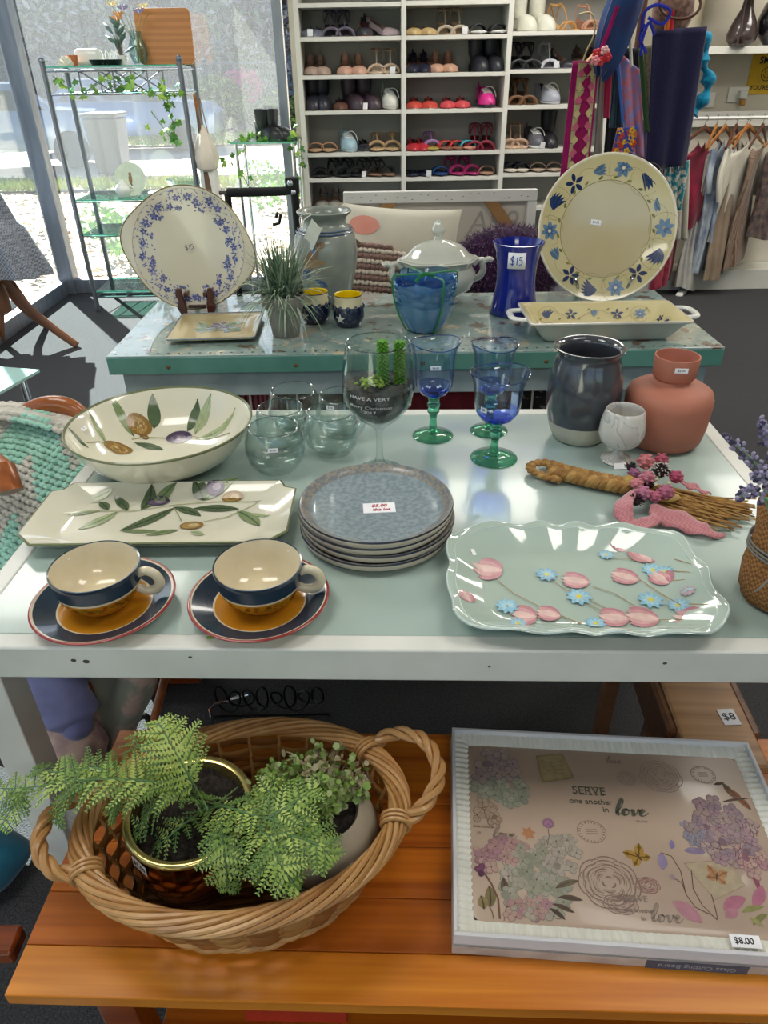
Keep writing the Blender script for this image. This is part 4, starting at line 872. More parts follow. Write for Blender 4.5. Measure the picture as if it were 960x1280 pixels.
l = onrack(150, 1, .02); t = T('white_dish', 'flat white dish at the front of the second shelf of the rack', 'dish', (l[0] + .12, l[1] + .1, l[2])); MB().lathe([(0, 0), (.06, 0), (.13, .02), (.13, .024), (.06, .006), (0, .006)], 40).build('body', WG, t)
for j, (z_, rr, cc) in enumerate([(0, .10, '#9fd6c2'), (.012, .11, '#6fc0a4'), (.024, .105, '#a9dccb')]):
    l = onrack(160, 2, .12); t = T('green_glass_plate', ['bottom of three stacked green glass plates on the rack', 'middle of three stacked green glass plates on the rack', 'top of three stacked green glass plates on the rack'][j], 'plate', (l[0], l[1], l[2] + z_), group='green glass plates on the rack')
    MB().lathe([(0, 0), (rr * .6, 0), (rr, .010), (rr, .014), (rr * .6, .004), (0, .004)], 40).build('plate', M('green_glassware_%d' % j, cc, .1, trans=.6, coat=.5), t)
l = onrack(207, 1, .1); t = T('crystal_bowl', 'clear cut-glass bowl on the second shelf of the rack behind the blue floral platter', 'bowl', l)
MB().lathe([(0, 0), (.05, 0), (.10, .06), (.12, .10), (.112, .10), (.09, .06), (.045, .008), (0, .008)], 48, mod=lambda a, r_, z: (r_ * (1 + .03 * sin(16 * a)), z)).build('body', glass('crystal', '#f4fafa', '#aebfc4', .05), t)
# ivy garland along the rack
IVY = [M('ivy_leaf', '#5f8f35', .45, col2='#7fae4c'), M('ivy_leaf_dark', '#3c6b2a', .45, col2='#52853a'), M('ivy_leaf_light', '#a6c85c', .45, col2='#8fb848')]
def ivy(label, path, n, seed, size=.03, loc=(0, 0, 0)):
    r = random.Random(seed); t = T('ivy_garland', label, 'plant', loc); pts = crom([Vector(p) for p in path], 8); o0 = Vector(loc)
    MB().tube([p - o0 for p in pts], .0022, 5).build('vine', M('vine_stem', '#5d6b34', .8), t)
    for k in range(n):
        p = pts[int((k + .5) / n * (len(pts) - 1))] - o0 + Vector((r.gauss(0, .025), r.gauss(0, .02), r.gauss(-.01, .02)))
        s_ = size * r.uniform(.7, 1.25); eu = Euler((R(90) + r.gauss(0, .5), r.gauss(0, .4), r.uniform(-1, 1))).to_matrix(); 
        out = [(0, -.1), (.45, -.45), (.55, 0), (.95, .25), (.5, .5), (.0, 1.1), (-.5, .5), (-.95, .25), (-.55, 0), (-.45, -.45)]
        v = [(0, .2, .12)] + [(x, y, 0) for x, y in out]
        v = [p + eu @ (Vector(q) * s_) for q in v]
        MB().add(v, [(0, 1 + i, 1 + (i + 1) % 10) for i in range(10)]).build('leaf', IVY[r.randrange(3)], t, smooth=False)
def rp(px, py, y=-.03): return atY(px, py, RY + y)
ivy('ivy garland trailing along the top rail of the metal rack', [rp(66, 95), rp(85, 110), rp(105, 118), rp(130, 100), rp(150, 108), rp(165, 104), rp(185, 115), rp(200, 120), rp(235, 118)], 30, 3, loc=rp(66, 95))
ivy('thick ivy strand hanging down inside the right of the metal rack', [rp(200, 105, .1), rp(208, 120, .1), rp(212, 140, .1), rp(218, 160, .1), rp(214, 172, .1), rp(190, 140, .1)], 34, 8, loc=rp(200, 105, .1))
# hanging white macrame bag/parasol beside the rack
p = atY(249, 128, 4.95); t = T('white_sling', 'white cloth sling hanging on cords from the right end of the metal rack', 'bag', p)
m = MB()
for dx in (-.03, 0, .03): m.tube([(dx * .2, 0, .02), (dx, 0, -.17)], .003, 5)
m.build('cord', fabric('cord_tan', '#8a7058'), t)
MB().lathe([(.005, -.12), (.035, -.17), (.06, -.25), (.075, -.30), (.06, -.36), (.03, -.38), (0, -.38)], 24, mod=lambda a, r_, z: (r_ * (1 + .1 * sin(6 * a)), z)).build('sling', fabric('sling_white', '#d9cfc0'), t)
MB().grid(lambda u, v: (.05 * cos(2 * pi * u) * (1 + .2 * sin(5 * 2 * pi * u)) * (1 + .5 * v), .03 * sin(2 * pi * u), -.36 - .6 * v), 24, 8, closeu=True).build('drape', fabric('sling_drape', '#e9e7e0'), t, angle=180)
p0 = at(268, 300, 0); t = T('garden_parasol', 'closed narrow parasol with a wooden pole leaning right of the white sling', 'parasol', (atY(262, 250, 4.9).x, 4.9, 0))
q = atY(243, 118, 4.95) - t.location; MB().tube([(0.02, 0, 0), q], .009, 8).build('pole', HANG, t); q0 = Vector((.02, 0, 0)); MB().tube([q0.lerp(q, .35), q0.lerp(q, .6), q0.lerp(q, .95)], [.028, .022, .008], 10).build('canopy', fabric('parasol_brown', '#6e5a4a'), t)
# small glass side table with boots
Y2 = 5.0; L1, L2 = atY(288, 179, Y2), atY(372, 179, Y2); TZ2 = L1.z
t = T('glass_side_table', 'small square chrome side table with a glass top by the window', 'table', (L1.x, Y2, 0)); W2 = L2.x - L1.x
MB().box((W2 / 2, .17, TZ2), (W2, .38, .010)).build('glass_top', GEDGE, t, smooth=False); MB().box((W2 / 2, -.021, TZ2), (W2, .002, .010)).build('glass_edge', GTINT, t, smooth=False)
for x in (.03, W2 - .03):
    for y in (.02, .33): MB().tube([(x, y, 0), (x, y, TZ2 - .005)], .011, 10).build('leg', CHROME, t)
for px, lb in ((337, 'left'), (349, 'right')):
    p = atY(px, 175, Y2 + .15); t = T('black_boot', 'black heeled leather ankle boot on the glass side table, %s of the two' % lb, 'shoe', (p.x, Y2 + .18, TZ2 + .005), 1.0, 'black boots on the side table')
    for nm, mb, cc in shoe_meshes('boot', '#17171d', '#111115'): mb.build(nm, [M('leather_' + c_, c_, .35) for c_ in (cc if isinstance(cc, tuple) else (cc,))], t, angle=60)
def r2(px, py, y=.0): return atY(px, py, Y2 + y)
ivy('ivy sprig lying on the left of the glass side table', [r2(294, 174, .1), r2(305, 172, .05), r2(318, 168, .1), r2(325, 172, .1)], 16, 21, .025, loc=r2(294, 174, .1))
ivy('ivy strands hanging at the right of the glass side table', [r2(365, 165, -.03), r2(369, 180, -.04), r2(372, 200, -.05), r2(371, 235, -.05)], 16, 22, .026, loc=r2(365, 165, -.03))
ivy('ivy strand hanging below the front left of the glass side table', [r2(290, 190, -.03), r2(286, 205, -.03), r2(300, 215, -.03), r2(312, 235, -.03)], 10, 23, .026, loc=r2(290, 190, -.03))

# ------------------------------------------------------------------ walker behind the bench
Y3 = 2.9; a, b = atY(284, 241, Y3), atY(358, 239, Y3); t = T('walker', 'black wheeled walking frame with a foam hand grip behind the teal bench', 'walker', (a.x, Y3, 0)); o0 = Vector((a.x, Y3, 0))
RUB = M('black_foam', '#18181c', .8, scale=60, bump=.3)
MB().tube([a - o0, b - o0], .016, 12).build('hand_grip', RUB, t); MB().tube([a - o0 + Vector((-.03, 0, .0)), a - o0], .007, 8).build('brake_cable', BLACKM, t)
c_ = atY(367, 232, Y3) - o0; d_ = Vector((c_.x + .02, 0, .05)); MB().tube([c_ + Vector((0, 0, .02)), d_], .016, 10).build('upright', BLACKM, t)
MB().box(c_ + Vector((-.005, 0, 0)), (.05, .04, .06)).build('bracket', BLACKM, t, bevel=.006); MB().ell(c_ + Vector((-.01, -.024, .01)), (.012, .008, .012)).ell(c_ + Vector((.0, -.024, -.02)), (.010, .008, .010)).build('bolt', CHROME, t)
MB().tube([(0, 0, .05), (0, 0, a.z - .0), b - o0 + Vector((.05, 0, 0))][:2], .013, 10).tube([(0, 0, .5), (d_.x, 0, .5)], .011, 8).build('frame', BLACKM, t)
for x in (0, d_.x): MB().lathe([(0, -.02), (.06, -.02), (.075, 0), (.06, .02), (0, .02)], 20).build('wheel', RUB, t, (x, 0, .075), (0, pi / 2, 0))
p = atY(347, 285, Y3); MB().tube([(lambda q: q - o0)(atY(*q, Y3)) for q in [(341, 281), (349, 279), (351, 268), (347, 266), (345, 272)]], .006, 8).build('brake_lever', BLACKM, t)
# ------------------------------------------------------------------ mannequin with a gingham dress
MX, MY = at(50, 418, 0).x - .08, 4.25
t = T('mannequin', 'dressmaker mannequin on a turned wooden tripod stand by the left window', 'mannequin', (MX, MY, 0)); MW = M('stand_wood', '#8a5c40', .5, col2='#6e4630', scale=6, stretch=(1, 1, .3))
MB().tube([(0, 0, .20), (0, 0, .30), (0, 0, .42), (0, 0, .50), (0, 0, 1.2)], [.04, .045, .03, .034, .025], 16).build('post', MW, t)
for q in (at(97, 434, 0), at(2, 428, 0), Vector((MX + .06, MY + .34, 0))):
    d = Vector((q.x - MX, q.y - MY, 0)); MB().tube(crom([(0, 0, .40), d * .18 + Vector((0, 0, .38)), d * .4 + Vector((0, 0, .22)), d * .75 + Vector((0, 0, .09)), d + Vector((0, 0, .012))], 5), lambda q_: .036 - .012 * q_, 10, flat=.7).build('leg', MW, t)
GING = M('gingham_cloth', '#8d929c', .85, col2='#5a606c', scale=95, tex='checker', sheen=.2)
dz = atY(40, 340, MY).z; d = T('gingham_dress', 'grey gingham dress with gathered tiers and long sleeves on the mannequin', 'dress', (MX - .09, MY, 0))
def dress(u_, v_):
    a = 2 * pi * u_; z = 1.55 + (dz - 1.55) * v_
    if v_ < .12: rr = .07 + v_ * .9
    elif v_ < .38: rr = .18 - (v_ - .12) * .12
    else: rr = .155 + (v_ - .38) * .36
    rr *= .86; k = max(0, v_ - .4)
    rr += (.03 * k) * sin(9 * a) + .018 * k * sin(17 * a + 1) + (.025 * sin(24 * a) * (v_ - .76) * 3 + .02 if v_ > .76 else 0)
    return (rr * cos(a) * 1.15, rr * sin(a) * .8, z - .03 * k * cos(a * 2))
MB().grid(dress, 120, 44, closeu=True).build('skirt_and_bodice', GING, d, angle=180)
for q in ([(.14, 0, 1.44), (.20, -.05, 1.25), (.235, -.08, 1.05), (.24, -.09, .84)], [(-.14, 0, 1.44), (-.21, -.05, 1.25), (-.25, -.06, 1.05), (-.26, -.07, .86)]):
    MB().tube(crom(q, 6), lambda x: .055 - .018 * x, 14, flat=.8).build('sleeve', GING, d)
MB().tube([(.17 * cos(2 * pi * k / 30), .125 * sin(2 * pi * k / 30), 1.19) for k in range(30)], .012, 8, closed=True).build('belt', fabric('grey_belt', '#4c5058'), d)
# low glass table corner at the lower left
q = at(42, 452, .42); t = T('low_glass_table', 'low table with a pale green glass top at the left edge', 'table', (q.x - .35, q.y - .30, 0), R(-14))
MB().box((0, 0, .415), (.7, .6, .012)).build('glass_top', M('aqua_glass_solid', '#a9cfc8', .08, coat=.6, scale=3), t, smooth=False, bevel=.002)
for x in (-.3, .3):
    for y in (-.25, .25): MB().tube([(x, y, 0), (x, y, .409)], .014, 10).build('leg', CHROME, t)
# ------------------------------------------------------------------ sofa, canvas and cushions behind the bench
Y4 = 2.62
so = T('bench_seat', 'plain dark upholstered seat behind the teal bench carrying cushions', 'sofa', (.2, Y4 + .05, 0)); SF = fabric('dark_upholstery', '#2a2c36')
MB().box((0, .12, .50), (1.3, .74, .21)).build('seat', SF, so, bevel=.03)
for x in (-.58, .58):
    for y in (-.15, .40): MB().box((x, y, .197), (.05, .05, .394)).build('leg', HANGD, so, smooth=False)
A, B = atY(429, 240, 3.0), atY(672, 234, 3.0); cw = B.x - A.x; ch = A.z - .6055
t = T('canvas_back', 'reverse of a stretched white canvas with show-through lettering, standing on the seat', 'canvas', ((A.x + B.x) / 2, 3.0, A.z - ch)); CV = M('raw_canvas', '#cfc8bd', .9, col2='#c2bab0', scale=3, bump=.1)
MB().box((0, .012, ch / 2), (cw - .02, .004, ch - .02)).build('canvas_sheet', CV, t, smooth=False)
FRW = M('canvas_wrap', '#dcd9d6', .8, col2='#cfccc8', scale=5, bump=.2)
for c0, d0 in (((0, 0, ch - .021), (cw, .03, .042)), ((0, 0, .021), (cw, .03, .042)), ((-cw / 2 + .018, 0, ch / 2), (.036, .03, ch - .085)), ((cw / 2 - .018, 0, ch / 2), (.036, .03, ch - .085))): MB().box(c0, d0).build('stretcher_bar', FRW, t, smooth=False, bevel=.003)
RW_ = M('raw_pine_brace', '#a0774c', .7, col2='#8d663e', scale=5, stretch=(1, 1, 5))
for s_ in (-1, 1): MB().box((s_ * (cw / 2 - .11), -.006, ch - .13), (.26, .012, .045), rot=(0, s_ * R(52), 0)).build('corner_brace', RW_, t, smooth=False)
m = MB(); r = random.Random(3)
for k in range(22): m.ell((-cw / 2 + .04 + (cw - .08) * k / 21 + r.uniform(-.01, .01), -.0155, ch - .02 + r.uniform(-.012, .012)), (.004, .0008, .0015), 6, m=4)
m.build('staple', STEEL, t)
SHT = M('faded_show_through', '#aaa49e', .9); tx = text_mesh('A99', .12, SHT, t, (cw / 2 - .165, .008, ch - .125), (pi / 2, 0, 0), name='show_through_lettering', shear=.15)
m = MB(); r = random.Random(8)
for k in range(60):
    x0 = -.16 + k * .0032; m.tube([(x0, .008, ch - .12 + .02 * sin(k * .12)), (x0 + .02, .008, ch - .085 + r.uniform(-.015, .02))], .0009, 4)
stuff(m.build('show_through_sketch', SHT, t))
def cushion(label, c, w_, h_, d_, rot, mat, n=24, fn=None, parts=None):
    t = T('cushion', label, 'cushion', c, rot=rot, group=None)
    def pil(sgn):
        def f(u_, v_):
            x, y = 2 * u_ - 1, 2 * v_ - 1; pin = (1 - x * x) * (1 - y * y); z = sgn * d_ / 2 * max(0, pin) ** .42
            kx = 1 - .05 * (1 - y * y); ky = 1 - .05 * (1 - x * x)
            z2 = fn(x, y) if fn else 0
            return (x * w_ / 2 * (1.02 - .07 * (1 - y * y)), z * 1 + sgn * z2 * (pin > .02), y * h_ / 2 * (1.02 - .07 * (1 - x * x)))
        return f
    m = MB(); m.grid(pil(-1), n, n); m.grid(pil(1), n, n); m.build('cover', mat, t, angle=180); return t
p = atY(505, 330, 2.66)
t = cushion('white cushion with a soft pink dot leaning against the canvas', (p.x - .02, 2.74, p.z + .01), .44, .34, .15, (R(-12), R(4), 0), fabric('cushion_white', '#d2cdbd', '#c8c2b2', 6))
m = MB(); cx, cz = -.13, .10; 
def pz(x, z): X, Z = x / .22, z / .17; return -.075 * max(.001, (1 - X * X) * (1 - Z * Z)) ** .42 - .002
rings = [(0, 0)] + [(.055 * q / 3 * cos(a), .032 * q / 3 * sin(a)) for q in (1, 2, 3) for a in [2 * pi * k / 20 for k in range(20)]]
v = [(cx + a, pz(cx + a, cz + b), cz + b) for a, b in rings]; f = [(0, 1 + i, 1 + (i + 1) % 20) for i in range(20)] + [(1 + q * 20 + i, 21 + q * 20 + i, 21 + q * 20 + (i + 1) % 20, 1 + q * 20 + (i + 1) % 20) for q in range(2) for i in range(20)]
m.add(v, f).build('pink_dot', fabric('pink_dot', '#d88f80', '#dba090', 5), t)
# fur cushion
p = atY(640, 330, 2.62); t = T('fur_cushion', 'deep purple shaggy cushion between the tureen and the cobalt vase', 'cushion', (p.x, 2.68, p.z - .015)); PUR = fabric('purple_fur', '#3f1c48', '#2a1232', 20)
MB().ell((0, 0, 0), (.21, .09, .13), 28, m=14).build('cover', PUR, t)
m = MB(); r = random.Random(2)
for _ in range(3600):
    a, b = r.uniform(0, 2 * pi), math.asin(r.uniform(-1, 1)); q = Vector((.21 * cos(a) * cos(b), .09 * sin(a) * cos(b), .13 * sin(b))); nn = Vector((q.x / .044, q.y / .008, q.z / .017)).normalized()
    e = q + (nn + Vector((r.gauss(0, .5), r.gauss(0, .5), r.gauss(-.3, .5)))).normalized() * r.uniform(.015, .032); sd = Vector((r.gauss(0, 1), r.gauss(0, 1), r.gauss(0, 1))).normalized() * .0022
    m.add([q - sd, q + sd, e], [(0, 1, 2)])
stuff(m.build('fur', [M('purple_fur_strand', '#522658', .7, sheen=.4)], t, smooth=False))
# chunky knitted cushion: rows of real stitches
p = atY(468, 350, 2.55); t = T('knitted_cushion', 'chunky cream and brown knitted cushion left of the tureen', 'cushion', (p.x - .015, 2.60, p.z + .005), rot=(R(-15), R(6), 0))
MB().ell((0, 0, 0), (.17, .05, .11), 24, m=12).build('cover', fabric('knit_brown', '#8b7266'), t)
for i, (c_, nm) in enumerate([('#cfc4b4', 'cream'), ('#8a6f66', 'brown')]):
    m = MB()
    for j in range(i, 12, 2):
        z = -.10 + j * .018
        for k in range(22):
            x = -.16 + k * .015; q = (x / .17) ** 2 + (z / .115) ** 2
            if q > .93: continue
            y = -.05 * sqrt(1 - q) - .002; m.ell((x, y, z), (.0095, .007, .0075), 8, m=5, rot=(0, .6 if k % 2 else -.6, 0))
    stuff(m.build('stitch_row', fabric('wool_' + nm, c_, bump=.5), t))
tgm = MB().box((0, 0, 0), (.05, .001, .025)).build('care_label', fabric('brown_label', '#6a584a'), t, (-.07, -.045, .105), (.1, .5, .2), smooth=False)
# ================================================================== ON THE TEAL BENCH
ZB = TZ + .0003
def onb(px, py): p = at(px, py, TZ); return Vector((p.x, p.y, ZB))
STONE = M('grey_stoneware', '#8f958c', .3, col2='#7c837c', scale=14, coat=.5, detail=6, bump=.05)
# floral platter on a wooden easel
b0 = onb(248, 392)
Rp = .165
Yp = b0.y + .02; cpl = atY(237, 311, Yp + .03); 
t = T('floral_platter', 'round cream platter with blue flower border standing on the small wooden easel', 'plate', (cpl.x, Yp + .03, cpl.z), rot=(R(78), R(-18), 0))
# the platter's local frame: z = face normal (towards the viewer)
def fpl(x, y):
    r_ = sqrt(x * x + y * y) / Rp
    return 0 if r_ < .62 else (r_ - .62) / .2 * .0085 if r_ < .82 else .0085 + (r_ - .82) / .175 * .006
def prof_m(a, r_, z):
    k = max(0, (r_ - Rp * .8) / (Rp * .2)); ear = max(0, abs(cos(a))) ** 14 * .022 + .004 * abs(cos(a)) ** 4; return (r_ + k * ear, z)
t.rotation_euler = (R(78), 0, 0)
pb = MB().lathe([(0, -.004), (Rp * .6, -.004), (Rp, .0105), (Rp + .002, .0125), (Rp - .001, .0145), (Rp * .82, .0085), (Rp * .62, .0), (0, 0)], 96, mod=prof_m).build('plate', M('cream_china', '#cfc8b4', .2, coat=.5, col2='#c8c0aa', scale=4), t, rot=(0, 0, R(-12)))
MB().tube([((lambda rz: (rz[0] * cos(a), rz[0] * sin(a), rz[1] + .0005))(prof_m(a, Rp, .0135))) for a in [2 * pi * k / 96 for k in range(96)]], .0016, 6, closed=True).build('gilt_rim', M('gilt', '#8a7a4c', .3, metal=.6), pb)
pr = Print(fpl); r = random.Random(31); BLU = ['#5a5f96', '#6d72a6', '#474c86', '#8489b4']
pr.rib([(Rp * .955 * cos(a), Rp * .955 * sin(a)) for a in [2 * pi * k / 72 for k in range(73)]], .0008, '#7a7a90')
for k in range(58):
    a = 2 * pi * k / 58 + r.gauss(0, .03); q = Rp * (.80 + r.uniform(-.09, .07)); c = (q * cos(a), q * sin(a))
    if k % 2 == 0: pr.petals(c, r.uniform(.009, .0125), 5, BLU[k % 4], r.uniform(0, 3), .55); pr.disc(c, .0016, h='#d8d2c0', n=6)
    for j in range(7):
        a2 = a + r.gauss(0, .09); q2 = q + r.gauss(0, Rp * .055); d_ = r.uniform(0, 6.28); l_ = r.uniform(.005, .011); p = (q2 * cos(a2), q2 * sin(a2))
        pr.leaf(p, (p[0] + l_ * cos(d_), p[1] + l_ * sin(d_)), .0028, BLU[(k + j) % 4], n=4)
    if k % 5 == 0:
        a3 = a + .05; 
        for j in range(3): p = ((Rp * .66 + .003 * (j % 2)) * cos(a3 + j * .05), (Rp * .66) * sin(a3 + j * .05)); pr.petals(p, .005, 4, BLU[j], j, .6)
    pr.rib([((q + .004 * sin(j)) * cos(a + j * .03), (q + .004 * sin(j)) * sin(a + j * .03)) for j in range(5)], .0007, '#7a80a8')
for k in range(40):
    a = 2 * pi * (k + .5) / 40; q = Rp * .925; pr.leaf((q * cos(a), q * sin(a)), ((q + .003) * cos(a + .05), (q + .003) * sin(a + .05)), .002, BLU[k % 4], n=3)
pr.build('flower_border', t)
sl = MB().lathe([(0, 0), (.0165, 0), (.0165, .0004), (0, .0004)], 28).build('price_sticker', M('faint_sticker', '#c9bfb0', .5), t, (.002, .004, .0004))
def strokes(parent, strs, s_, w_, mat, loc, rot, name='handwriting'):
    m = MB()
    for st__ in strs: m.tube([(x * s_, y * s_, 0) for x, y in st__], w_, 6, flat=1)
    o = m.build(name, mat, parent, loc, rot); o.scale = (1, 1, .25); return o
D15 = [[(.7, .85), (.35, 1.0), (.1, .8), (.25, .6), (.6, .45), (.7, .2), (.4, 0), (.05, .15)], [(.42, 1.15), (.38, -.15)], [(1.15, 1.0), (1.1, 0)], [(1.95, 1.0), (1.55, 1.0), (1.5, .6), (1.8, .65), (2.0, .4), (1.85, .1), (1.45, 0)]]
strokes(t, D15, .0125, .0009, INK, (-.0125, -.004, .001), (0, 0, R(8)))
ez = T('wooden_easel', 'small dark brown wooden plate easel at the left of the teal bench', 'easel', (b0.x - .0, Yp - .005, ZB)); EW = M('mahogany', '#4c2018', .35, col2='#351410', scale=8, coat=.3)
for s_ in (-1, 1):
    m = MB(); pl = [(0, 0), (.018, 0), (.026, .02), (.02, .04), (.026, .055), (.02, .075), (.008, .074), (.006, .05), (.0, .03)]
    pl = [(s_ * (x + .012 + .010), z) for x, z in pl]
    if s_ < 0: pl = pl[::-1]
    m.prism([(x, z) for x, z in pl], -.006, .006); o = m.build('foot', EW, ez, (s_ * .008, -.02, 0), (R(90), 0, 0), bevel=.002)
    MB().box((s_ * .028, .04, .055), (.012, .12, .012)).box((s_ * .028, .09, .03), (.012, .012, .06)).build('support', EW, ez, bevel=.002)
MB().box((0, .07, .05), (.07, .012, .02)).box((0, -.018, .022), (.05, .01, .008)).build('cross_bar', EW, ez, bevel=.002)
# square plate with painted flowers
q0, q1, q2, q3 = [at(*q, TZ + .012) for q in ((203, 423), (318, 424), (335, 394), (228, 392))]
cc = (q0 + q1 + q2 + q3) / 4; w_ = (q1 - q0).length; sd = w_ * .94
t = T('square_plate', 'square cream plate with painted blue-green flowers lying at the left of the teal bench', 'plate', (cc.x, cc.y, ZB), R(2))
def sq(s_, z, n=8, rr=.012):
    out = []
    for sx, sy, a0 in ((1, 1, 0), (-1, 1, pi / 2), (-1, -1, pi), (1, -1, 1.5 * pi)):
        for k in range(n): a = a0 + pi / 2 * k / (n - 1); out.append(((s_ - rr) * sx + rr * cos(a), (s_ - rr) * sy + rr * sin(a), z))
    return out
def rings(mb, L, mi=0, capb=True, capt=True):
    n = len(L[0]); v = [p for ring in L for p in ring]; f = [(i * n + k, i * n + (k + 1) % n, (i + 1) * n + (k + 1) % n, (i + 1) * n + k) for i in range(len(L) - 1) for k in range(n)]
    ms = (mi if isinstance(mi, list) else [mi] * (len(L) - 1)); ms = [ms[i] for i in range(len(L) - 1) for k in range(n)]
    if capb: f.append(tuple(range(n - 1, -1, -1))); ms.append(ms[0])
    if capt: f.append(tuple((len(L) - 1) * n + k for k in range(n))); ms.append(ms[-1])
    return mb.add(v, f, ms)
h_ = sd / 2; rings(MB(), [sq(h_ * .6, 0), sq(h_, .010), sq(h_ + .002, .013), sq(h_ - .002, .0145), sq(h_ * .8, .009), sq(h_ * .7, .007)]).build('plate', [M('sand_glaze', '#c8b98e', .25, coat=.4, col2='#bfae80', scale=7)], t)
MB().tube([Vector(p) + Vector((0, 0, .001)) for p in sq(h_ + .001, .013)], .002, 6, closed=True).build('grey_rim', M('grey_rim', '#7c8894', .3, coat=.4), t)
pr = Print(lambda x, y: .0072 + max(0, (max(abs(x), abs(y)) - h_ * .7)) * .22)
for c, cl in (((-.03, -.012), '#a9bcc2'), ((.035, -.015), '#93a9b8'), ((.008, .016), '#8f86a2')):
    pr.petals(c, .034, 6, cl, .3, .5); pr.petals(c, .020, 5, '#c9cfd0', .6, .4); pr.disc(c, .005, h='#b8a860', n=10)
    for k in range(3): pr.leaf((c[0], c[1]), (c[0] + .018 * cos(k * 2.1), c[1] + .018 * sin(k * 2.1)), .003, '#4f5a78')
for a, b in (((-.02, .0), (-.055, .045)), ((.02, .01), (.07, .045)), ((.03, -.02), (.068, -.034)), ((-.02, -.02), (-.06, -.005))): pr.leaf(a, b, .026, '#84a082', .15, '#4f7258')
pr.leaf((0, 0), (-.01, -.04), .004, '#8f9f70', .3); pr.build('painted_flowers', t)
# grey pot with grass
g0 = onb(356, 424); t = T('potted_grass', 'spiky grey-green grass plant in a grey clay pot', 'plant', (g0.x, g0.y + .038, ZB))
MB().lathe([(0, 0), (.034, 0), (.036, .003), (.047, .078), (.054, .078), (.056, .082), (.058, .106), (.055, .109), (.051, .107), (.046, .09), (0, .09)], 40).build('pot', M('grey_clay', '#8d8a82', .85, col2='#79766f', scale=18, bump=.15), t)
MB().lathe([(0, .096), (.049, .094)], 24, mod=lambda a, r_, z: (r_, z)).build('soil', M('dark_soil', '#2c231c', .95, col2='#17120e', scale=90, bump=1, dist=.004), t)
m = MB(); r = random.Random(10)
for k in range(460):
    a = r.uniform(0, 2 * pi); sp = abs(r.gauss(0, .8)); L = r.uniform(.12, .185) * (1 - .15 * sp); d = Vector((cos(a) * sin(min(1.5, sp + .1)), sin(a) * sin(min(1.5, sp + .1)), cos(min(1.4, sp))))
    p0 = Vector((r.gauss(0, .013), r.gauss(0, .013), .09)); p2 = p0 + d * L + Vector((0, 0, -.045 * sp)); p1 = p0 + d * L * .5 + Vector((0, 0, .02)); pts = bez(p0, p1, p2, n=5); w0 = r.uniform(.0018, .0030)
    sdv = Vector((-sin(a), cos(a), r.uniform(-.5, .5))).normalized(); v = []
    for i, p in enumerate(pts): ww = w0 * (1 - (i / 5) ** 2) + .0002; v += [p - sdv * ww, p + sdv * ww]
    m.add(v, [(2 * i, 2 * i + 1, 2 * i + 3, 2 * i + 2) for i in range(5)], r.randrange(3))
stuff(m.build('grass_blades', [M('blade_a', '#8a9f86', .6), M('blade_b', '#b0bda6', .6), M('blade_c', '#5c7860', .6)], t, smooth=False))
# stoneware crock with tag
c0 = onb(409, 392); CZ = atY(409, 262, c0.y + .09).z - ZB; CR = .088
t = T('stoneware_vase', 'tall grey salt-glazed stoneware vase with a rust and blue bird design', 'vase', (c0.x - .0, c0.y + .09, ZB)); k = CZ / .30
prf = [(0, 0), (.060, 0), (.064, .004), (.075, .06), (.090, .13), (.0935, .18), (.088, .225), (.072, .250), (.064, .258), (.062, .266), (.066, .280), (.078, .292), (.080, .297), (.076, .300), (.064, .294), (.056, .28), (.054, .262), (.06, .25), (.08, .21), (0, .04)]
bd = MB().lathe([(r_ * .97, z * k) for r_, z in prf], 64).build('body', STONE, t, angle=60)
for z in (.236, .244): MB().lathe([(.0795 * .97 + (.244 - z) * .6, z * k), (.0812 * .97 + (.244 - z) * .6, z * k + .002), (.0795 * .97 + (.244 - z) * .5, z * k + .004)], 64).build('blue_band', M('slip_blue', '#4c6080', .3, coat=.4), t)
def wrap(rz_, a0, off=.0008):
    def f(x, y): 
        rr = rz_(y); a = a0 + x / rr; return ((rr + off) * cos(a), (rr + off) * sin(a), y)
    return f
class WPrint(Print):
    def __init__(s, rz_, a0): Print.__init__(s); s.w = wrap(rz_, a0); 
    def P(s, x, y): q = s.w(x, y); e = 1.0012 + .0002 * s.k; return (q[0] * e, q[1] * e, q[2])
def rprof(P):
    P = [p for p in P]
    def f(z):
        for i in range(len(P) - 1):
            if P[i][1] <= z <= P[i + 1][1] and P[i + 1][1] > P[i][1]: t_ = (z - P[i][1]) / (P[i + 1][1] - P[i][1]); return P[i][0] + (P[i + 1][0] - P[i][0]) * t_
        return P[0][0]
    return f
pr = WPrint(rprof([(r_ * .97, z * k) for r_, z in prf[2:12]]), R(-118)); zc = .15 * k
for a, b, w0, c_ in (((-.03, zc - .03), (.03, zc + .05), .035, '#8a7058'), ((-.02, zc), (.05, zc + .01), .02, '#9a8468'), ((-.03, zc + .03), (-.055, zc + .055), .02, '#4c6590'), ((0, zc - .01), (-.04, zc - .05), .022, '#46608c'), ((.02, zc + .03), (.0, zc + .07), .016, '#5a74a0'), ((.01, zc - .04), (.045, zc - .06), .014, '#4c6590')): pr.leaf(a, b, w0, c_)
pr.disc((.035, zc + .055), .012, .010, '#8a7058'); pr.build('bird_design', t)
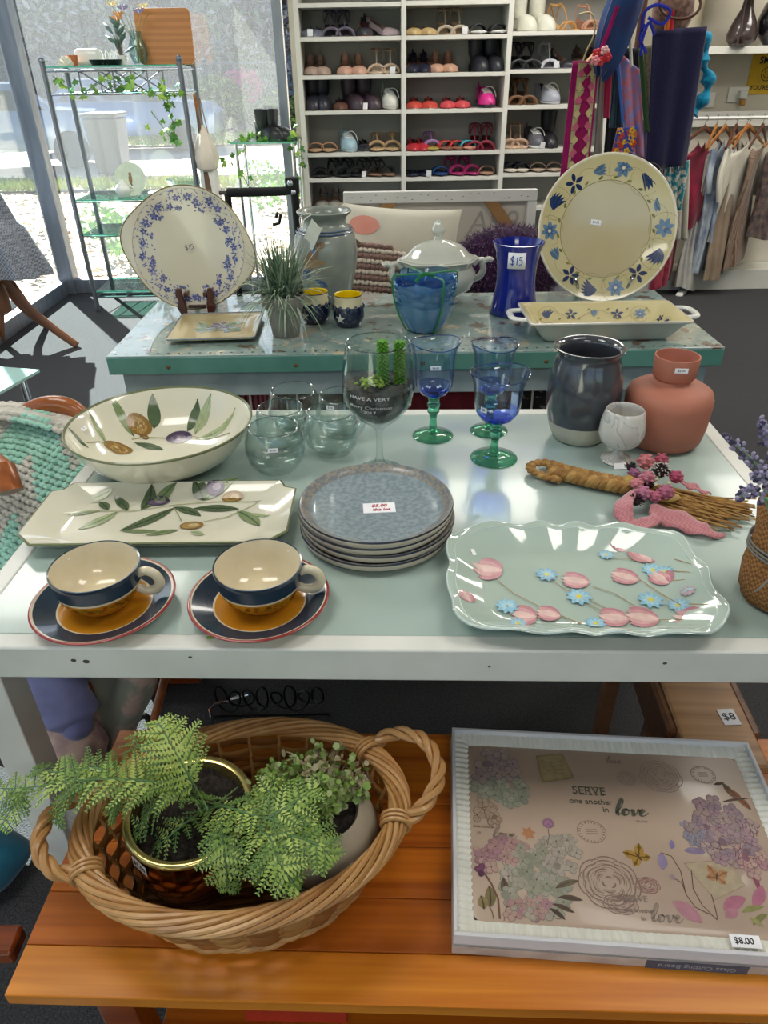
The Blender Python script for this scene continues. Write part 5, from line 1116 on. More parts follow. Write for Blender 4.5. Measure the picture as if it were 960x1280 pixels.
# hanging tag on string
tg = MB().box((0, 0, 0), (.045, .001, .07)).build('paper_tag', M('tag_paper', '#cfd3c8', .7), t, (-.030, -.083, .242 * k), (R(-6), R(32), R(-45)), smooth=False); lab(tg, 'blank card tag hanging on white string')
MB().tube(crom([(-.048, -.045, .30 * k), (-.062, -.062, .29 * k), (-.06, -.077, .27 * k), (-.055, -.084, .262 * k)], 5), .0012, 5).tube(crom([(-.03, -.07, .298 * k), (-.05, -.078, .285 * k), (-.055, -.084, .262 * k)], 5), .0012, 5).build('string', WG, t)
# star mugs
NV = M('navy_glaze', '#1a2340', .2, coat=.6, col2='#141c34'); MC = M('mug_cream', '#d2c7a4', .25, coat=.4); YE = M('mug_yellow', '#e3c400', .3, coat=.3)
for i, (px, py, lb) in enumerate([(394, 408, 'left of two navy and cream mugs with a white star, beside the grass pot'), (436, 412, 'right of two navy and cream mugs with a white star, beside the blue bowls')]):
    p = onb(px, py); t = T('star_mug', lb, 'mug', (p.x, p.y + .038, ZB), R(i * 8), 'star mugs on the bench')
    MB().lathe([(0, 0, 0), (.026, 0, 0), (.034, .006, 0), (.0425, .025, 0), (.042, .042, 0), (.0385, .056, 1), (.036, .070, 1), (.0375, .083, 0), (.037, .0855, 2), (.0345, .0845, 2), (.0335, .07, 2), (.037, .05, 2), (.036, .02, 2), (0, .008, 2)], 48).build('body', [NV, MC, YE], t, angle=60)
    m = MB()
    for q in range(11): a = 2 * pi * q / 11; m.ell((.0375 * cos(a), .0375 * sin(a), .052), (.0075, .0075, .0085), 10, m=6)
    m.build('scalloped_band', NV, t)
    pr = WPrint(rprof([(.026, 0), (.034, .006), (.0425, .025), (.042, .042), (.041, .056)]), R(-128)); pr.star((0, .028), .0145, 5, '#e6e2d2', pi / 2, .42); o = pr.build('white_star', t); o.scale = (1.03, 1.03, 1)
# stack of blue bowls
p = onb(532, 420); BLG = M('blue_ripple_glass', '#4d93d6', .06, trans=.75, col2='#3f80c4', coat=.4, ior=1.3); blt = glass('blue_bowl_glass', '#d2e8f8', '#8fbce8', .03)
bp = Vector((p.x, p.y + .052, ZB))
for i in range(6):
    z = .0 + i * .0135; t = T('blue_glass_bowl', '%s of the six stacked rippled blue glass bowls' % ['bottom', 'second from bottom', 'third from bottom', 'fourth from bottom', 'fifth from bottom', 'topmost'][i], 'bowl', (bp.x, bp.y, bp.z + z), R(i * 23), 'stacked blue glass bowls')
    sc = 1.0 + .012 * i
    MB().lathe([(r_ * sc, z_) for r_, z_ in [(0, 0), (.034, 0), (.045, .004), (.060, .028), (.072, .056), (.078, .074), (.080, .078), (.077, .078), (.069, .056), (.057, .030), (.04, .008), (0, .005)]], 72, mod=lambda a, r_, z: (r_ * (1 + (.022 * sin(14 * a + z * 70)) * (z > .006)), z + .004 * sin(5 * a) * (z > .06))).build('bowl', blt if i in (5,) else MATS.get('blue_bowl_mix') or M('blue_bowl_mix', '#8cc4f0', .12, col2='#70aee4', trans=.6, coat=.6, ior=1.25), t)
t = T('green_ribbon', 'green plastic ribbon tied around the stack of blue bowls', 'ribbon', bp); GR = M('green_ribbon', '#1f7a48', .35, coat=.3)
def band(a0):
    c, s_ = cos(a0), sin(a0); pts = []
    for r_, z in [(-.0885, .12), (-.086, .1465), (-.05, .149), (0, .147), (.05, .149), (.086, .1465), (.0885, .12), (.081, .075), (.064, .03), (.045, .001), (0, .0015), (-.045, .001), (-.064, .03), (-.081, .075)]: pts.append((r_ * c, r_ * s_, z))
    return crom(pts, 4, True)
for a in (R(15), R(118)): MB().tube(band(a), .0026, 6, closed=True, flat=.3).build('band', GR, t)
MB().tube(crom([(.02, -.05, .155), (-.01, -.08, .165), (-.03, -.09, .15)], 4), .005, 6, flat=.3).build('bow', GR, t)
# tureen
p = onb(552, 392); TWH = M('tureen_white', '#c3c5ba', .15, coat=.7, col2='#b9bcb0', scale=4)
t = T('soup_tureen', 'large white lidded soup tureen with scrolled handles', 'tureen', (p.x - .005, p.y + .12, ZB), R(8)); t.scale = (.92, .92, .84)
sc8 = lambda k0, am: (lambda a, r_, z: (r_ * (1.0 + .18 * abs(cos(a)) ** 2) * (1 + am * (z > k0) * cos(8 * a)), z))
MB().lathe([(0, 0), (.055, 0), (.06, .008), (.048, .018), (.06, .028), (.092, .05), (.104, .08), (.103, .105), (.093, .125), (.098, .140), (.108, .150), (.104, .153), (.092, .145), (.085, .12), (.09, .08), (0, .03)], 80, mod=sc8(.13, .035)).build('body', TWH, t)
ld = MB().lathe([(.095, .146), (.100, .150), (.098, .156), (.082, .166), (.074, .180), (.058, .196), (.034, .208), (.020, .213), (.0, .216)], 80, mod=sc8(.0, .02)).build('lid', TWH, t)
MB().lathe([(0, .21), (.014, .213), (.011, .225), (.018, .235), (.021, .244), (.018, .252), (.016, .256), (.014, .265), (.006, .275), (0, .279)], 20, mod=lambda a, r_, z: (r_ * (1 + .10 * sin(7 * a)), z)).build('knob', TWH, ld)
for s_ in (-1, 1):
    MB().tube(crom([(s_ * .113, 0, .075), (s_ * .138, 0, .082), (s_ * .150, 0, .105), (s_ * .148, 0, .128), (s_ * .165, 0, .140), (s_ * .178, 0, .135)], 6), lambda q: .012 - .003 * q, 12, flat=1.1).tube(crom([(s_ * .115, 0, .125), (s_ * .13, 0, .138), (s_ * .15, 0, .138)], 5), .010, 10).build('handle', TWH, t)
# cobalt vase
p = onb(645, 397); VHt = .215
t = T('cobalt_vase', 'flared cobalt blue ceramic vase with a white $15 price label', 'vase', (p.x, p.y + .05, ZB)); CO = M('cobalt_glaze', '#14248c', .14, col2='#0e1a6e', scale=7, coat=.7)
h0 = atY(648, 302, p.y + .05).z - ZB; kk = h0 / .24
vp = [(0, 0), (.068, 0), (.071, .004), (.066, .03), (.058, .08), (.055, .12), (.057, .17), (.063, .21), (.072, .236), (.0735, .240), (.070, .241), (.060, .21), (.053, .17), (.05, .10), (0, .03)]
MB().lathe([(r_ * .97, z * kk) for r_, z in vp], 64).build('body', CO, t, angle=60)
m = MB(); rr = .0655
m.grid(lambda u, v: (rr * cos(R(-102) + (u - .5) * .74), rr * sin(R(-102) + (u - .5) * .74), (.168 + .052 * v) * kk), 8, 2); lb_ = m.build('price_label', PAPER, t, solid=.0006)
o = MB()
for st__ in D15: o.tube([(lambda x, y: ((rr + .0012) * cos(R(-102) + (x - 1.05) * .0165 / rr), (rr + .0012) * sin(R(-102) + (x - 1.05) * .0165 / rr), (.181 + y * .026) * kk))(x, y) for x, y in st__], .0012, 6)
o.build('handwritten_price', M('blue_marker', '#1f3fa0', .5), lb_)
# big yellow platter on a chrome easel
YEL = M('butter_glaze', '#d2c79c', .16, coat=.6, col2='#c9bc8c', scale=5); YELC = M('cream_centre', '#c6ba98', .14, coat=.6, col2='#beb08a', scale=4)
RPL = .199; yb = onb(755, 372).y; cpl = atY(757, 287, yb + .02)
t = T('yellow_platter', 'big round pale yellow platter with navy flower border on the chrome easel', 'plate', (cpl.x, yb + .02, cpl.z), rot=(R(76), 0, 0))
def fy(x, y):
    r_ = sqrt(x * x + y * y); return 0 if r_ < RPL * .66 else min((r_ - RPL * .66) * .30, .0209)
MB().lathe([(0, -.006, 0), (RPL * .6, -.006, 0), (RPL, .017, 0), (RPL + .003, .0195, 1), (RPL, .0222, 1), (RPL - .004, .0205, 0), (RPL * .66, 0, 2), (0, 0, 2)], 96).build('plate', [YEL, CREAM, YELC], t, angle=50)
pr = Print(fy, .0006); ND_ = ['#1d2f5c', '#24406e', '#3e618c', '#6d8aa8', '#58728e']
pr.rib([(RPL * .665 * cos(a), RPL * .665 * sin(a)) for a in [2 * pi * k / 96 for k in range(97)]], .0014, '#7a6a3c')
pr.rib([(RPL * .955 * cos(a), RPL * .955 * sin(a)) for a in [2 * pi * k / 96 for k in range(97)]], .0009, '#a07a50')
for k in range(36): a = 2 * pi * k / 36; pr.rib([(RPL * .955 * cos(a), RPL * .955 * sin(a)), (RPL * .975 * cos(a + .02), RPL * .975 * sin(a + .02))], .0009, '#a07a50')
r = random.Random(4)
def motif(pr, c, kind, a, s_=1.0):
    if kind == 0:   # feather-like spray in a ring
        pr.rib([(c[0] + .027 * s_ * cos(q), c[1] + .027 * s_ * sin(q)) for q in [2 * pi * k / 24 for k in range(22)]], .0009, '#9a8a5c')
        for k in range(6): b = a + (k - 2.5) * .36; pr.leaf((c[0] - .012 * s_ * cos(a), c[1] - .012 * s_ * sin(a)), (c[0] + .019 * s_ * cos(b), c[1] + .019 * s_ * sin(b)), .0058 * s_, ND_[k % 2], .25, n=7)
    elif kind == 1: pr.petals(c, .018 * s_, 5, '#1d2f5c', a, .42); pr.disc(c, .0025 * s_, h='#d8cc9a', n=8)
    elif kind == 2:
        pr.rib([(c[0] + .026 * s_ * cos(q), c[1] + .026 * s_ * sin(q)) for q in [2 * pi * k / 24 for k in range(22)]], .0009, '#9a8a5c')
        pr.petals(c, .017 * s_, 7, '#6d8aa8', a, .5); pr.petals(c, .010 * s_, 7, '#4c6c94', a + .3, .4); pr.disc(c, .003 * s_, h='#e4dcc0', n=8)
    else:
        for k in range(4): b = a + (k - 1.5) * .35; pr.leaf((c[0] - .008 * s_ * cos(a), c[1] - .008 * s_ * sin(a)), (c[0] + .016 * s_ * cos(b), c[1] + .016 * s_ * sin(b)), .007 * s_, ND_[3 + k % 2], n=6)
seq = [0, 1, 3, 2, 0, 1, 3, 2, 0, 1, 3, 2, 0, 1, 3, 2]
for k in range(14):
    a = 2 * pi * k / 14 + R(52); kd = [0, 2, 3, 1, 0, 2, 3, 1, 0, 2, 1, 0, 2, 3][k] if k < 14 else 1; q = RPL * (.835 if kd in (0, 2) else .80)
    motif(pr, (q * cos(a), q * sin(a)), kd, a - pi / 2, 1.6)
for k in range(42):
    a = 2 * pi * k / 42 + .06; q = RPL * (.72 if k % 2 else .915); b = a + pi / 2 + (.5 if k % 2 else -.5); pr.leaf((q * cos(a), q * sin(a)), (q * cos(a) + .015 * cos(b), q * sin(a) + .015 * sin(b)), .0068, ['#7a7a40', '#8f8a4c', '#66703c'][k % 3], n=6)
pr.rib([((RPL * (.80 + .085 * sin(a * 7))) * cos(a), (RPL * (.80 + .085 * sin(a * 7))) * sin(a)) for a in [2 * pi * k / 150 for k in range(151)]], .0009, '#9a8a5c')
pr.build('flower_border', t); sticker(t, (-.03, .02, .0008), (0, 0, R(-8)), .03, .014)
CH2 = M('polished_chrome', '#b8bcc4', .1, metal=1)
ez = T('chrome_easel', 'curled chrome wire plate easel holding the big yellow platter', 'easel', (cpl.x, yb, ZB))
for s_ in (-1, 1):
    MB().tube(crom([(s_ * .09, -.01, .07), (s_ * .085, -.03, .065), (s_ * .075, -.035, .045), (s_ * .07, -.02, .01), (s_ * .065, .0, .004), (s_ * .05, .08, .003), (s_ * .03, .14, .003)], 6), .0036, 8).tube([(s_ * .065, .06, .004), (s_ * .05, .075, .10), (0, .10, .28)], .003, 8).build('wire_arm', CH2, ez)
    MB().ell((s_ * .09, -.008, .071), .006).build('finial', CH2, ez)
MB().tube([(-.068, .0, .004), (.068, .0, .004)], .003, 8).tube([(0, .1, .28), (0, .17, .004)], .003, 8).build('cross_wire', CH2, ez)
# yellow baking dish
q = [at(*q, TZ + .055) for q in ((641, 379), (678, 408), (858, 404), (820, 374))]
zc_ = .055; t_c = at(752, 391, TZ + .052)
DW, DD = .205, .098
t = T('baking_dish', 'rectangular yellow oven dish with lug handles in front of the big platter', 'dish', (t_c.x, t_c.y - .004, ZB), R(0))
def rr4(w_, d_, z, rr=.012, n=6):
    out = []
    for sx, sy, a0 in ((1, 1, 0), (-1, 1, pi / 2), (-1, -1, pi), (1, -1, 1.5 * pi)):
        for k in range(n): a = a0 + pi / 2 * k / (n - 1); out.append(((w_ - rr) * sx + rr * cos(a), (d_ - rr) * sy + rr * sin(a), z))
    return out
WD = M('dish_white', '#cfcdc2', .2, coat=.5)
rings(MB(), [rr4(DW - .05, DD - .035, 0), rr4(DW - .045, DD - .032, .004), rr4(DW - .012, DD - .008, .046), rr4(DW, DD, .052), rr4(DW, DD, .056), rr4(DW - .004, DD - .004, .057), rr4(DW - .03, DD - .022, .046), rr4(DW - .055, DD - .045, .012), rr4(DW - .06, DD - .05, .008)], [0, 0, 0, 0, 0, 1, 1, 1]).build('dish', [WD, YEL], t, angle=50)
for s_ in (-1, 1): MB().tube(crom([(s_ * (DW - .006), -.045, .050), (s_ * (DW + .028), -.035, .051), (s_ * (DW + .034), 0, .051), (s_ * (DW + .028), .035, .051), (s_ * (DW - .006), .045, .050)], 5), .006, 8, flat=1.4).build('handle', WG, t)
def fd(x, y):
    e = max(abs(x) - (DW - .055), abs(y) - (DD - .045), -.005); return .012 + max(0, e) * (.034 / .024) * .75 if e > 0 else .0082
m_ = MB()
pr = Print(lambda x, y: .0)
class WallP(Print):
    """film on the far inner wall of the dish: x along the wall, y up the wall"""
    def P(s, x, y): t_ = y; return (x, DD - .045 + .023 * t_ / .05 * 1.0 + .0 - .0006 - s.k * .00005, .012 + .034 * t_ / .05 + .0009)
class WallR(Print):
    def P(s, x, y): t_ = y; return (DW - .055 + .025 * t_ / .05 - .0006 - s.k * .00005, x, .012 + .034 * t_ / .05 + .0009)
wp = WallP(); 
for k, kd in enumerate([0, 1, 3, 1, 2]): motif(wp, (-.125 + k * .062, .026), kd, pi / 2, 1.0)
for k in range(12): wp.leaf((-.15 + k * .026, .010 + .03 * (k % 2)), (-.142 + k * .026, .016 + .03 * (k % 2)), .004, '#7a7a40', n=5)
wp.rib([(-.15 + k * .01, .027 + .014 * sin(k * .5)) for k in range(31)], .0009, '#9a8a5c'); wp.build('far_wall_flowers', t)
wr = WallR(); motif(wr, (.02, .025), 1, .5, .8); motif(wr, (-.02, .028), 0, 1, .7); wr.build('side_wall_flowers', t)
rp_ = Print(lambda x, y: .0573)
# ================================================================== ON THE WHITE TABLE
ZT = WTOP - .0006
def onw(px, py): p = at(px, py, WTOP); return Vector((p.x, p.y, ZT))
IV = M('ivory_glaze', '#d9d6c4', .14, coat=.6, col2='#d2cebb', scale=4); OLV = M('olive_rim', '#6b7250', .25, coat=.4)
def L3(x, y, ox=0, oy=460, k=2.4): return (x / k + ox, y / k + oy)
# olive bowl
a, b = at(78, 541, WTOP + .088), at(314, 516, WTOP + .088); bc = (a + b) / 2; BR = .172
bc.y = at(196, 527, WTOP + .088).y
bw = T('olive_bowl', 'large round ivory serving bowl painted with olives and leaves', 'bowl', (bc.x, bc.y, ZT), 0)
OB = [(0, .006), (.07, .007), (.10, .012), (.13, .030), (.152, .055), (.165, .082), (.169, .088)]
def fb(x, y):
    r_ = min(sqrt(x * x + y * y), .1685)
    for i in range(len(OB) - 1):
        if OB[i][0] <= r_ <= OB[i + 1][0]: t_ = (r_ - OB[i][0]) / (OB[i + 1][0] - OB[i][0]); return OB[i][1] + (OB[i + 1][1] - OB[i][1]) * t_
    return .088
pb = [(0, .002, 0), (.062, .002, 0), (.064, 0, 0), (.070, 0, 0), (.072, .004, 0), (.105, .010, 0), (.140, .034, 0), (.160, .060, 0), (.172, .086, 1), (.174, .090, 1), (.172, .0915, 1)] + [(r_, z, 0) for r_, z in OB[::-1]]
MB().lathe(pb, 96).build('bowl', [IV, OLV], bw, angle=60)
OL = {'d': ('#4f6244', '#33442c'), 'm': ('#7c8e62', '#4f6244'), 'l': ('#a3b088', '#6f8058')}
def olive(pr, c, rx, ry, ang, kind='p'):
    cs = {'p': ('#4a3f58', '#6b5c78', '#a294a8'), 'b': ('#8a6a34', '#a88850', '#cbb48a')}[kind]
    pr.disc(c, rx, ry, cs[0], ang, 20); pr.disc((c[0] - rx * .08, c[1] - ry * .05), rx * .78, ry * .74, cs[1], ang, 18); pr.disc((c[0] + rx * .15, c[1] + ry * .05), rx * .45, ry * .42, cs[2], ang, 14)
pr = Print(fb, .0005); H = lambda x, y, k=2.4: hit(x / k, y / k + 460, fb, (bc.x, bc.y, ZT))
for (x0, y0), (x1, y1), w_, c_, bd in [((457, 72), (462, 182), .026, 'd', 0), ((337, 128), (402, 206), .020, 'm', .15), ((590, 78), (562, 190), .024, 'd', .1), ((632, 72), (585, 200), .026, 'l', -.12), ((706, 120), (588, 212), .020, 'l', .15),
                                  ((404, 224), (490, 246), .020, 'd', .1), ((265, 130), (318, 228), .012, 'l', .1), ((205, 180), (266, 240), .012, 'd', .0)]:
    pr.leaf(H(x0, y0), H(x1, y1), w_, OL[c_][0], bd, OL[c_][1], n=12)
pr.rib([H(x, y) for x, y in [(395, 215), (430, 208), (470, 210), (505, 212)]], .0022, '#9a9468'); pr.rib([H(x, y) for x, y in [(575, 205), (610, 212), (650, 208), (690, 195)]], .0022, '#9a9468'); pr.rib([H(x, y) for x, y in [(260, 225), (300, 222), (325, 232)]], .0022, '#9a9468')
olive(pr, H(420, 177), .024, .020, 0, 'b'); pr.disc(H(433, 207), .009, .006, '#7a5c38'); olive(pr, H(537, 210), .027, .019, .05, 'p'); olive(pr, H(357, 243), .026, .017, .1, 'b')
pr.build('olive_painting', bw); p = H(250, 183); sticker(bw, (p[0], p[1], fb(*p) + .001), nrot(-p[0] * 6, -p[1] * 6, 1), .014, .012, '2')
# olive tray, cut corners, wavy sloped sides
TZr = .026
co = [at(x, y, WTOP + TZr) for x, y in ((36, 664), (368, 655), (372, 606), (78, 612))]
C0 = sum(co, Vector()) / 4
e1 = ((co[1] - co[0]) + (co[2] - co[3])) / 2; ang = atan2(e1.y, e1.x) ; TW2 = .216; TD2 = .098
C0 = (at(204, 638, WTOP + TZr))
tr = T('olive_tray', 'rectangular ivory tray with notched corners painted with olive branches', 'tray', (C0.x, C0.y, ZT), R(-.5))
def oct_(w_, d_, z, c_=.03): return [(w_, -d_ + c_, z), (w_, d_ - c_, z), (w_ - c_ * .65, d_ - c_ * .75, z + 0), (w_ - c_, d_, z), (-w_ + c_, d_, z), (-w_ + c_ * .65, d_ - c_ * .75, z), (-w_, d_ - c_, z), (-w_, -d_ + c_, z), (-w_ + c_, -d_, z), (w_ - c_, -d_, z)]
rings(MB(), [oct_(TW2 - .05, TD2 - .03, 0), oct_(TW2 - .045, TD2 - .027, .0), oct_(TW2 - .004, TD2 - .003, .021), oct_(TW2, TD2, .024), oct_(TW2 + .001, TD2 + .001, .0265), oct_(TW2 - .002, TD2 - .002, .0275), oct_(TW2 - .038, TD2 - .022, .010), oct_(TW2 - .046, TD2 - .03, .006), oct_(TW2 - .055, TD2 - .04, .0055)], [0, 0, 0, 1, 1, 0, 0, 0]).build('tray', [IV, OLV], tr, angle=35)
def ft(x, y): e = max(0, (abs(x) - (TW2 - .046)) / .044, (abs(y) - (TD2 - .03)) / .028); return .0063 + min(1, e) * .0205
pr = Print(ft, .0005); H = lambda x, y: hit(x / 2.4, y / 2.4 + 460, ft, (C0.x, C0.y, ZT), R(-.5))
for (x0, y0), (x1, y1), w_, c_, bd in [((340, 362), (270, 394), .014, 'l', .1), ((298, 402), (324, 426), .016, 'd', .1), ((343, 384), (382, 428), .018, 'd', .1), ((300, 428), (200, 438), .012, 'l', .0), ((352, 432), (235, 484), .022, 'l', .1), ((455, 350), (424, 425), .024, 'd', .1), ((530, 344), (440, 420), .020, 'm', -.1),
                                  ((522, 420), (360, 488), .022, 'd', .1), ((520, 418), (602, 444), .018, 'd', .1), ((365, 490), (472, 490), .010, 'm', 0), ((535, 486), (438, 502), .012, 'm', 0), ((582, 338), (610, 398), .026, 'd', .1), ((722, 330), (612, 398), .020, 'm', -.1), ((582, 422), (716, 424), .022, 'd', .05), ((712, 430), (778, 474), .024, 'm', .1), ((740, 436), (810, 442), .008, 'l', 0), ((572, 492), (612, 500), .012, 'l', 0)]:
    pr.leaf(H(x0, y0), H(x1, y1), w_, OL[c_][0], bd, OL[c_][1], n=12)
for pl in ([(190, 436), (300, 430), (400, 430), (520, 412), (640, 402), (760, 402), (832, 392)], [(520, 420), (535, 440), (545, 460)], [(610, 462), (680, 448), (740, 422), (790, 396)], [(650, 345), (690, 350)], [(265, 404), (300, 404)]): pr.rib([H(*q) for q in pl], .0018, '#9aa070')
olive(pr, H(475, 402), .020, .013, .1, 'p'); olive(pr, H(646, 358), .017, .014, .2, 'p'); olive(pr, H(698, 390), .019, .011, .1, 'b'); olive(pr, H(575, 473), .020, .012, .05, 'b')
pr.build('olive_painting', tr)

# cups and saucers
CUPC = M('cup_cream', '#d8cdb2', .16, coat=.6, col2='#d2c6a9'); CUPN = M('cup_navy', '#1c2a3c', .2, coat=.6, col2='#24384a', scale=9); OCH = M('ochre_glaze', '#c68a22', .22, coat=.5, col2='#b4761a', scale=9, fac=(.3, .7)); RRIM = M('brick_red_rim', '#8c2a2c', .3, coat=.4)
def cup_saucer(pc, ps, lb, hand, rzc, note):
    sp = at(ps[0], ps[1], WTOP + .018); s_ = T('saucer', lb[1], 'saucer', (sp.x, sp.y, ZT), rzc)
    SR = .098
    MB().lathe([(0, .003, 0), (.05, .003, 0), (.052, 0, 0), (.057, 0, 0), (.06, .004, 0), (.092, .015, 4), (SR, .019, 4), (SR + .0015, .021, 4), (SR, .0225, 4), (.0955, .022, 0), (.0935, .0212, 1), (.066, .010, 0), (.0635, .0092, 2), (.0445, .007, 3), (.043, .0062, 3), (0, .006, 2)], 96).build('saucer', [CUPC, CUPN, OCH, OCH, RRIM], s_, angle=60)
    z0 = ZT + .0062; c = T('cup', lb[0], 'cup', (sp.x + pc[0], sp.y + pc[1], z0), hand); c.scale = (.87, .87, .92)
    P = [(0, .002), (.038, .002), (.040, 0), (.043, 0), (.046, .004), (.058, .018), (.0665, .036), (.0675, .040), (.0700, .060), (.0715, .0665), (.0710, .069), (.0685, .0685), (.066, .06), (.062, .04), (.052, .018), (.03, .008), (0, .007)]
    mi_ = [0, 0, 2, 2, 2, 2, 3, 1, 1, 1, 1, 0, 0, 0, 0, 0, 0]
    MB().lathe([(r_, z, m_) for (r_, z), m_ in zip(P, mi_)], 80).build('body', [CUPC, CUPN, OCH, CUPC], c, angle=60)
    MB().tube(crom([(.066, 0, .052), (.080, 0, .057), (.094, 0, .050), (.099, 0, .035), (.090, 0, .022), (.074, 0, .020), (.060, 0, .026)], 6), lambda q: .0058 + .0012 * sin(pi * q), 14, flat=1.2, up=(0, 1, 0)).build('handle', CUPC, c)
    pr = WPrint(rprof([(.046, .004), (.058, .018), (.0665, .036)]), R(-90) - hand); r = random.Random(int(abs(ps[0])))
    for k in range(46):
        x = -.095 + .19 * r.random(); z = .020 + .011 * r.random(); l_ = r.uniform(.006, .014); a_ = r.gauss(0, .5); pr.leaf((x, z), (x + l_ * cos(a_), z + l_ * .4 * sin(a_)), .0045, ['#8a5a14', '#6e3f12', '#9a4a1c', '#8f7a1e'][k % 4], n=5)
    pr.build('brushed_pattern', c)
    return c, s_
c1_, _ = cup_saucer((-.006, .010), (130, 748), ('cream cup with a navy band on the left saucer, handle to the right', 'ochre, navy and red-rimmed saucer under the cup nearest the table corner'), 0, .35, '')
c2_, _ = cup_saucer((.002, .008), (324, 745), ('cream cup with a navy band and a chipped note stuck inside, beside the plates', 'ochre, navy and red-rimmed saucer under the cup near the plate stack'), 0, -.55, '')
for c, ang_, tx, w_, hand in ((c1_, R(168), '$3.00', .024, .35), (c2_, R(18), '$3.00', .026, -.55)):
    a_ = ang_ - hand; rr = .0648; o = sticker(c, (rr * cos(a_), rr * sin(a_), .050), facing((-cos(a_), -sin(a_), .12)), w_, .017 if tx else .014, tx)
a_ = R(18) + .55; n2 = MB().box((0, 0, 0), (.030, .024, .0005)).build('handwritten_note', PAPER, c2_, (.0640 * cos(a_ ), .0640 * sin(a_), .043), facing((-cos(a_), -sin(a_), .14)), smooth=False); text_mesh('chipped', .0085, M('blue_ink', '#33438c', .6), n2, (0, -.004, .0005), shear=.3)

# four stacked grey plates
p = at(470, 623, WTOP + .062); PG = M('reactive_grey_glaze', '#7f8d94', .16, coat=.7, col2='#93a0a6', scale=120, detail=2, fac=(.4, .6)); PGR = M('speckled_rim_glaze', '#918b7e', .3, coat=.4, col2='#70767c', scale=160, fac=(.42, .58)); PUN = M('plate_underside', '#c2b6a4', .5, col2='#b4a896', scale=30); PDN = M('painted_gap_shadow', '#2a3040', .4)  # thin dark line paints in the shadow between stacked plates
for i in range(4):
    off = [(.0, -.004), (.003, 0), (-.002, .002), (0, 0)][i]
    t = T('dinner_plate', '%s of the stack of four speckled grey plates' % ['bottom', 'second from bottom', 'third from bottom', 'topmost'][i] + (', with a price card on it' if i == 3 else ''), 'plate', (p.x + off[0], p.y + off[1], ZT + i * .0128), 0, 'stacked grey plates')
    MB().lathe([(0, .003, 0), (.074, .003, 0), (.076, 0, 0), (.082, 0, 0), (.085, .004, 0), (.1165, .0065, 0), (.1225, .0105, 0), (.1245, .0155, 0), (.1248, .0198, 1), (.1235, .0225, 3), (.1215, .0225, 3), (.116, .018, 3), (.108, .013, 2), (.098, .0095, 2), (0, .008, 2)], 96).build('plate', [PUN, PDN, PG, PGR], t, angle=60)
pt = t.location.copy()
q = at(474, 634, WTOP + .0478); cd = T('price_card', 'white card handwritten in red lying on the topmost grey plate', 'card', (q.x, q.y, pt.z + .0082), R(3))
MB().box((0, 0, .0006), (.052, .030, .0008)).build('card', PAPER, cd, smooth=False); RI = M('red_ink', '#b0303a', .6)
text_mesh('$5.00', .011, RI, cd, (-.0, .006, .0012), shear=.2, bold=.0003); text_mesh('the lot', .0105, RI, cd, (.003, -.006, .0012), shear=.2, bold=.0003)

# clear tumblers
CG = glass('clear_glass', '#fafcfb', '#e8f0f0', .02, refl=1.3)
TUM = [((341, 533), 62, 'clear glass tumbler at the front left, price sticker facing forward', 1), ((350, 509), 56, 'clear glass tumbler in the middle of the left row of three', 2), ((366, 487), 55, 'clear glass tumbler at the back of the left row of three', 0),
       ((413, 514), 58, 'clear glass tumbler at the front right, beside the wine glass', 2), ((427, 493), 56, 'clear glass tumbler at the back right, sticker on its rim', 3)]
TH = .088
for i, ((px, py), wpx, lb, stk) in enumerate(TUM):
    q = at(px, py, WTOP + TH); t = T('glass_tumbler', lb, 'glass', (q.x, q.y, ZT), 0, 'clear tumblers')
    d = (at(px + wpx / 2, py, WTOP + TH) - at(px - wpx / 2, py, WTOP + TH)).length / 2; k = d / .036
    po = [(0, 0), (.024, 0), (.030, .004), (.040, .022), (.044, .042), (.043, .062), (.038, .082), (.036, .088)]
    pi_ = [(.0348, .0882), (.0368, .081), (.0416, .062), (.0424, .042), (.0382, .023), (.028, .009), (0, .008)]
    MB().lathe([(r_ * k, z) for r_, z in po + pi_], 56).build('body', CG, t, angle=60)
    MB().tube([(.0356 * k * cos(a), .0356 * k * sin(a), .0884) for a in [2 * pi * j / 40 for j in range(40)]], .0009, 6, closed=True).build('rim', glass('glass_rim', '#dfe8ea', '#aebcc2', .02, refl=4), t)
    if stk:
        a_, z_ = {1: (R(-85), .066), 2: (R(-15), .070), 3: (R(-115), .079)}[stk]; rr = (.0425 if z_ < .07 else .0408 if z_ < .075 else .0392) * k
        sticker(t, (rr * cos(a_), rr * sin(a_), z_), facing((cos(a_), sin(a_), .12)), .018, .008, '$3.00')
# wine glass planted with succulents
rim = at(480, 430, WTOP + .20); d = (at(521, 430, WTOP + .205) - at(439, 430, WTOP + .205)).length / 2
q = at(475, 588, WTOP); gx, gy = q.x, q.y + .0
t = T('planted_wine_glass', 'tall wine glass filled with dark soil and two green succulent stems', 'plant', (gx, gy, ZT)); k = d / .0445; zt = atY(480, 428, gy).z - ZT; kz = zt / .215
po = [(0, 0), (.030, 0), (.031, .0015), (.018, .005), (.008, .012), (.0045, .03), (.004, .06), (.005, .074), (.012, .083), (.028, .098), (.042, .120), (.0465, .145), (.045, .175), (.041, .205), (.0395, .215)]
pin = [(.0385, .2152), (.040, .205), (.044, .175), (.0455, .145), (.041, .121), (.027, .100), (.01, .087), (0, .084)]
MB().lathe([(r_ * k, z * kz) for r_, z in po + pin], 64).build('wine_glass', CG, t, angle=60)
MB().tube([(.039 * k * cos(a), .039 * k * sin(a), .2155 * kz) for a in [2 * pi * j / 48 for j in range(48)]], .0010, 6, closed=True).build('rim', MATS['glass_rim'], t)
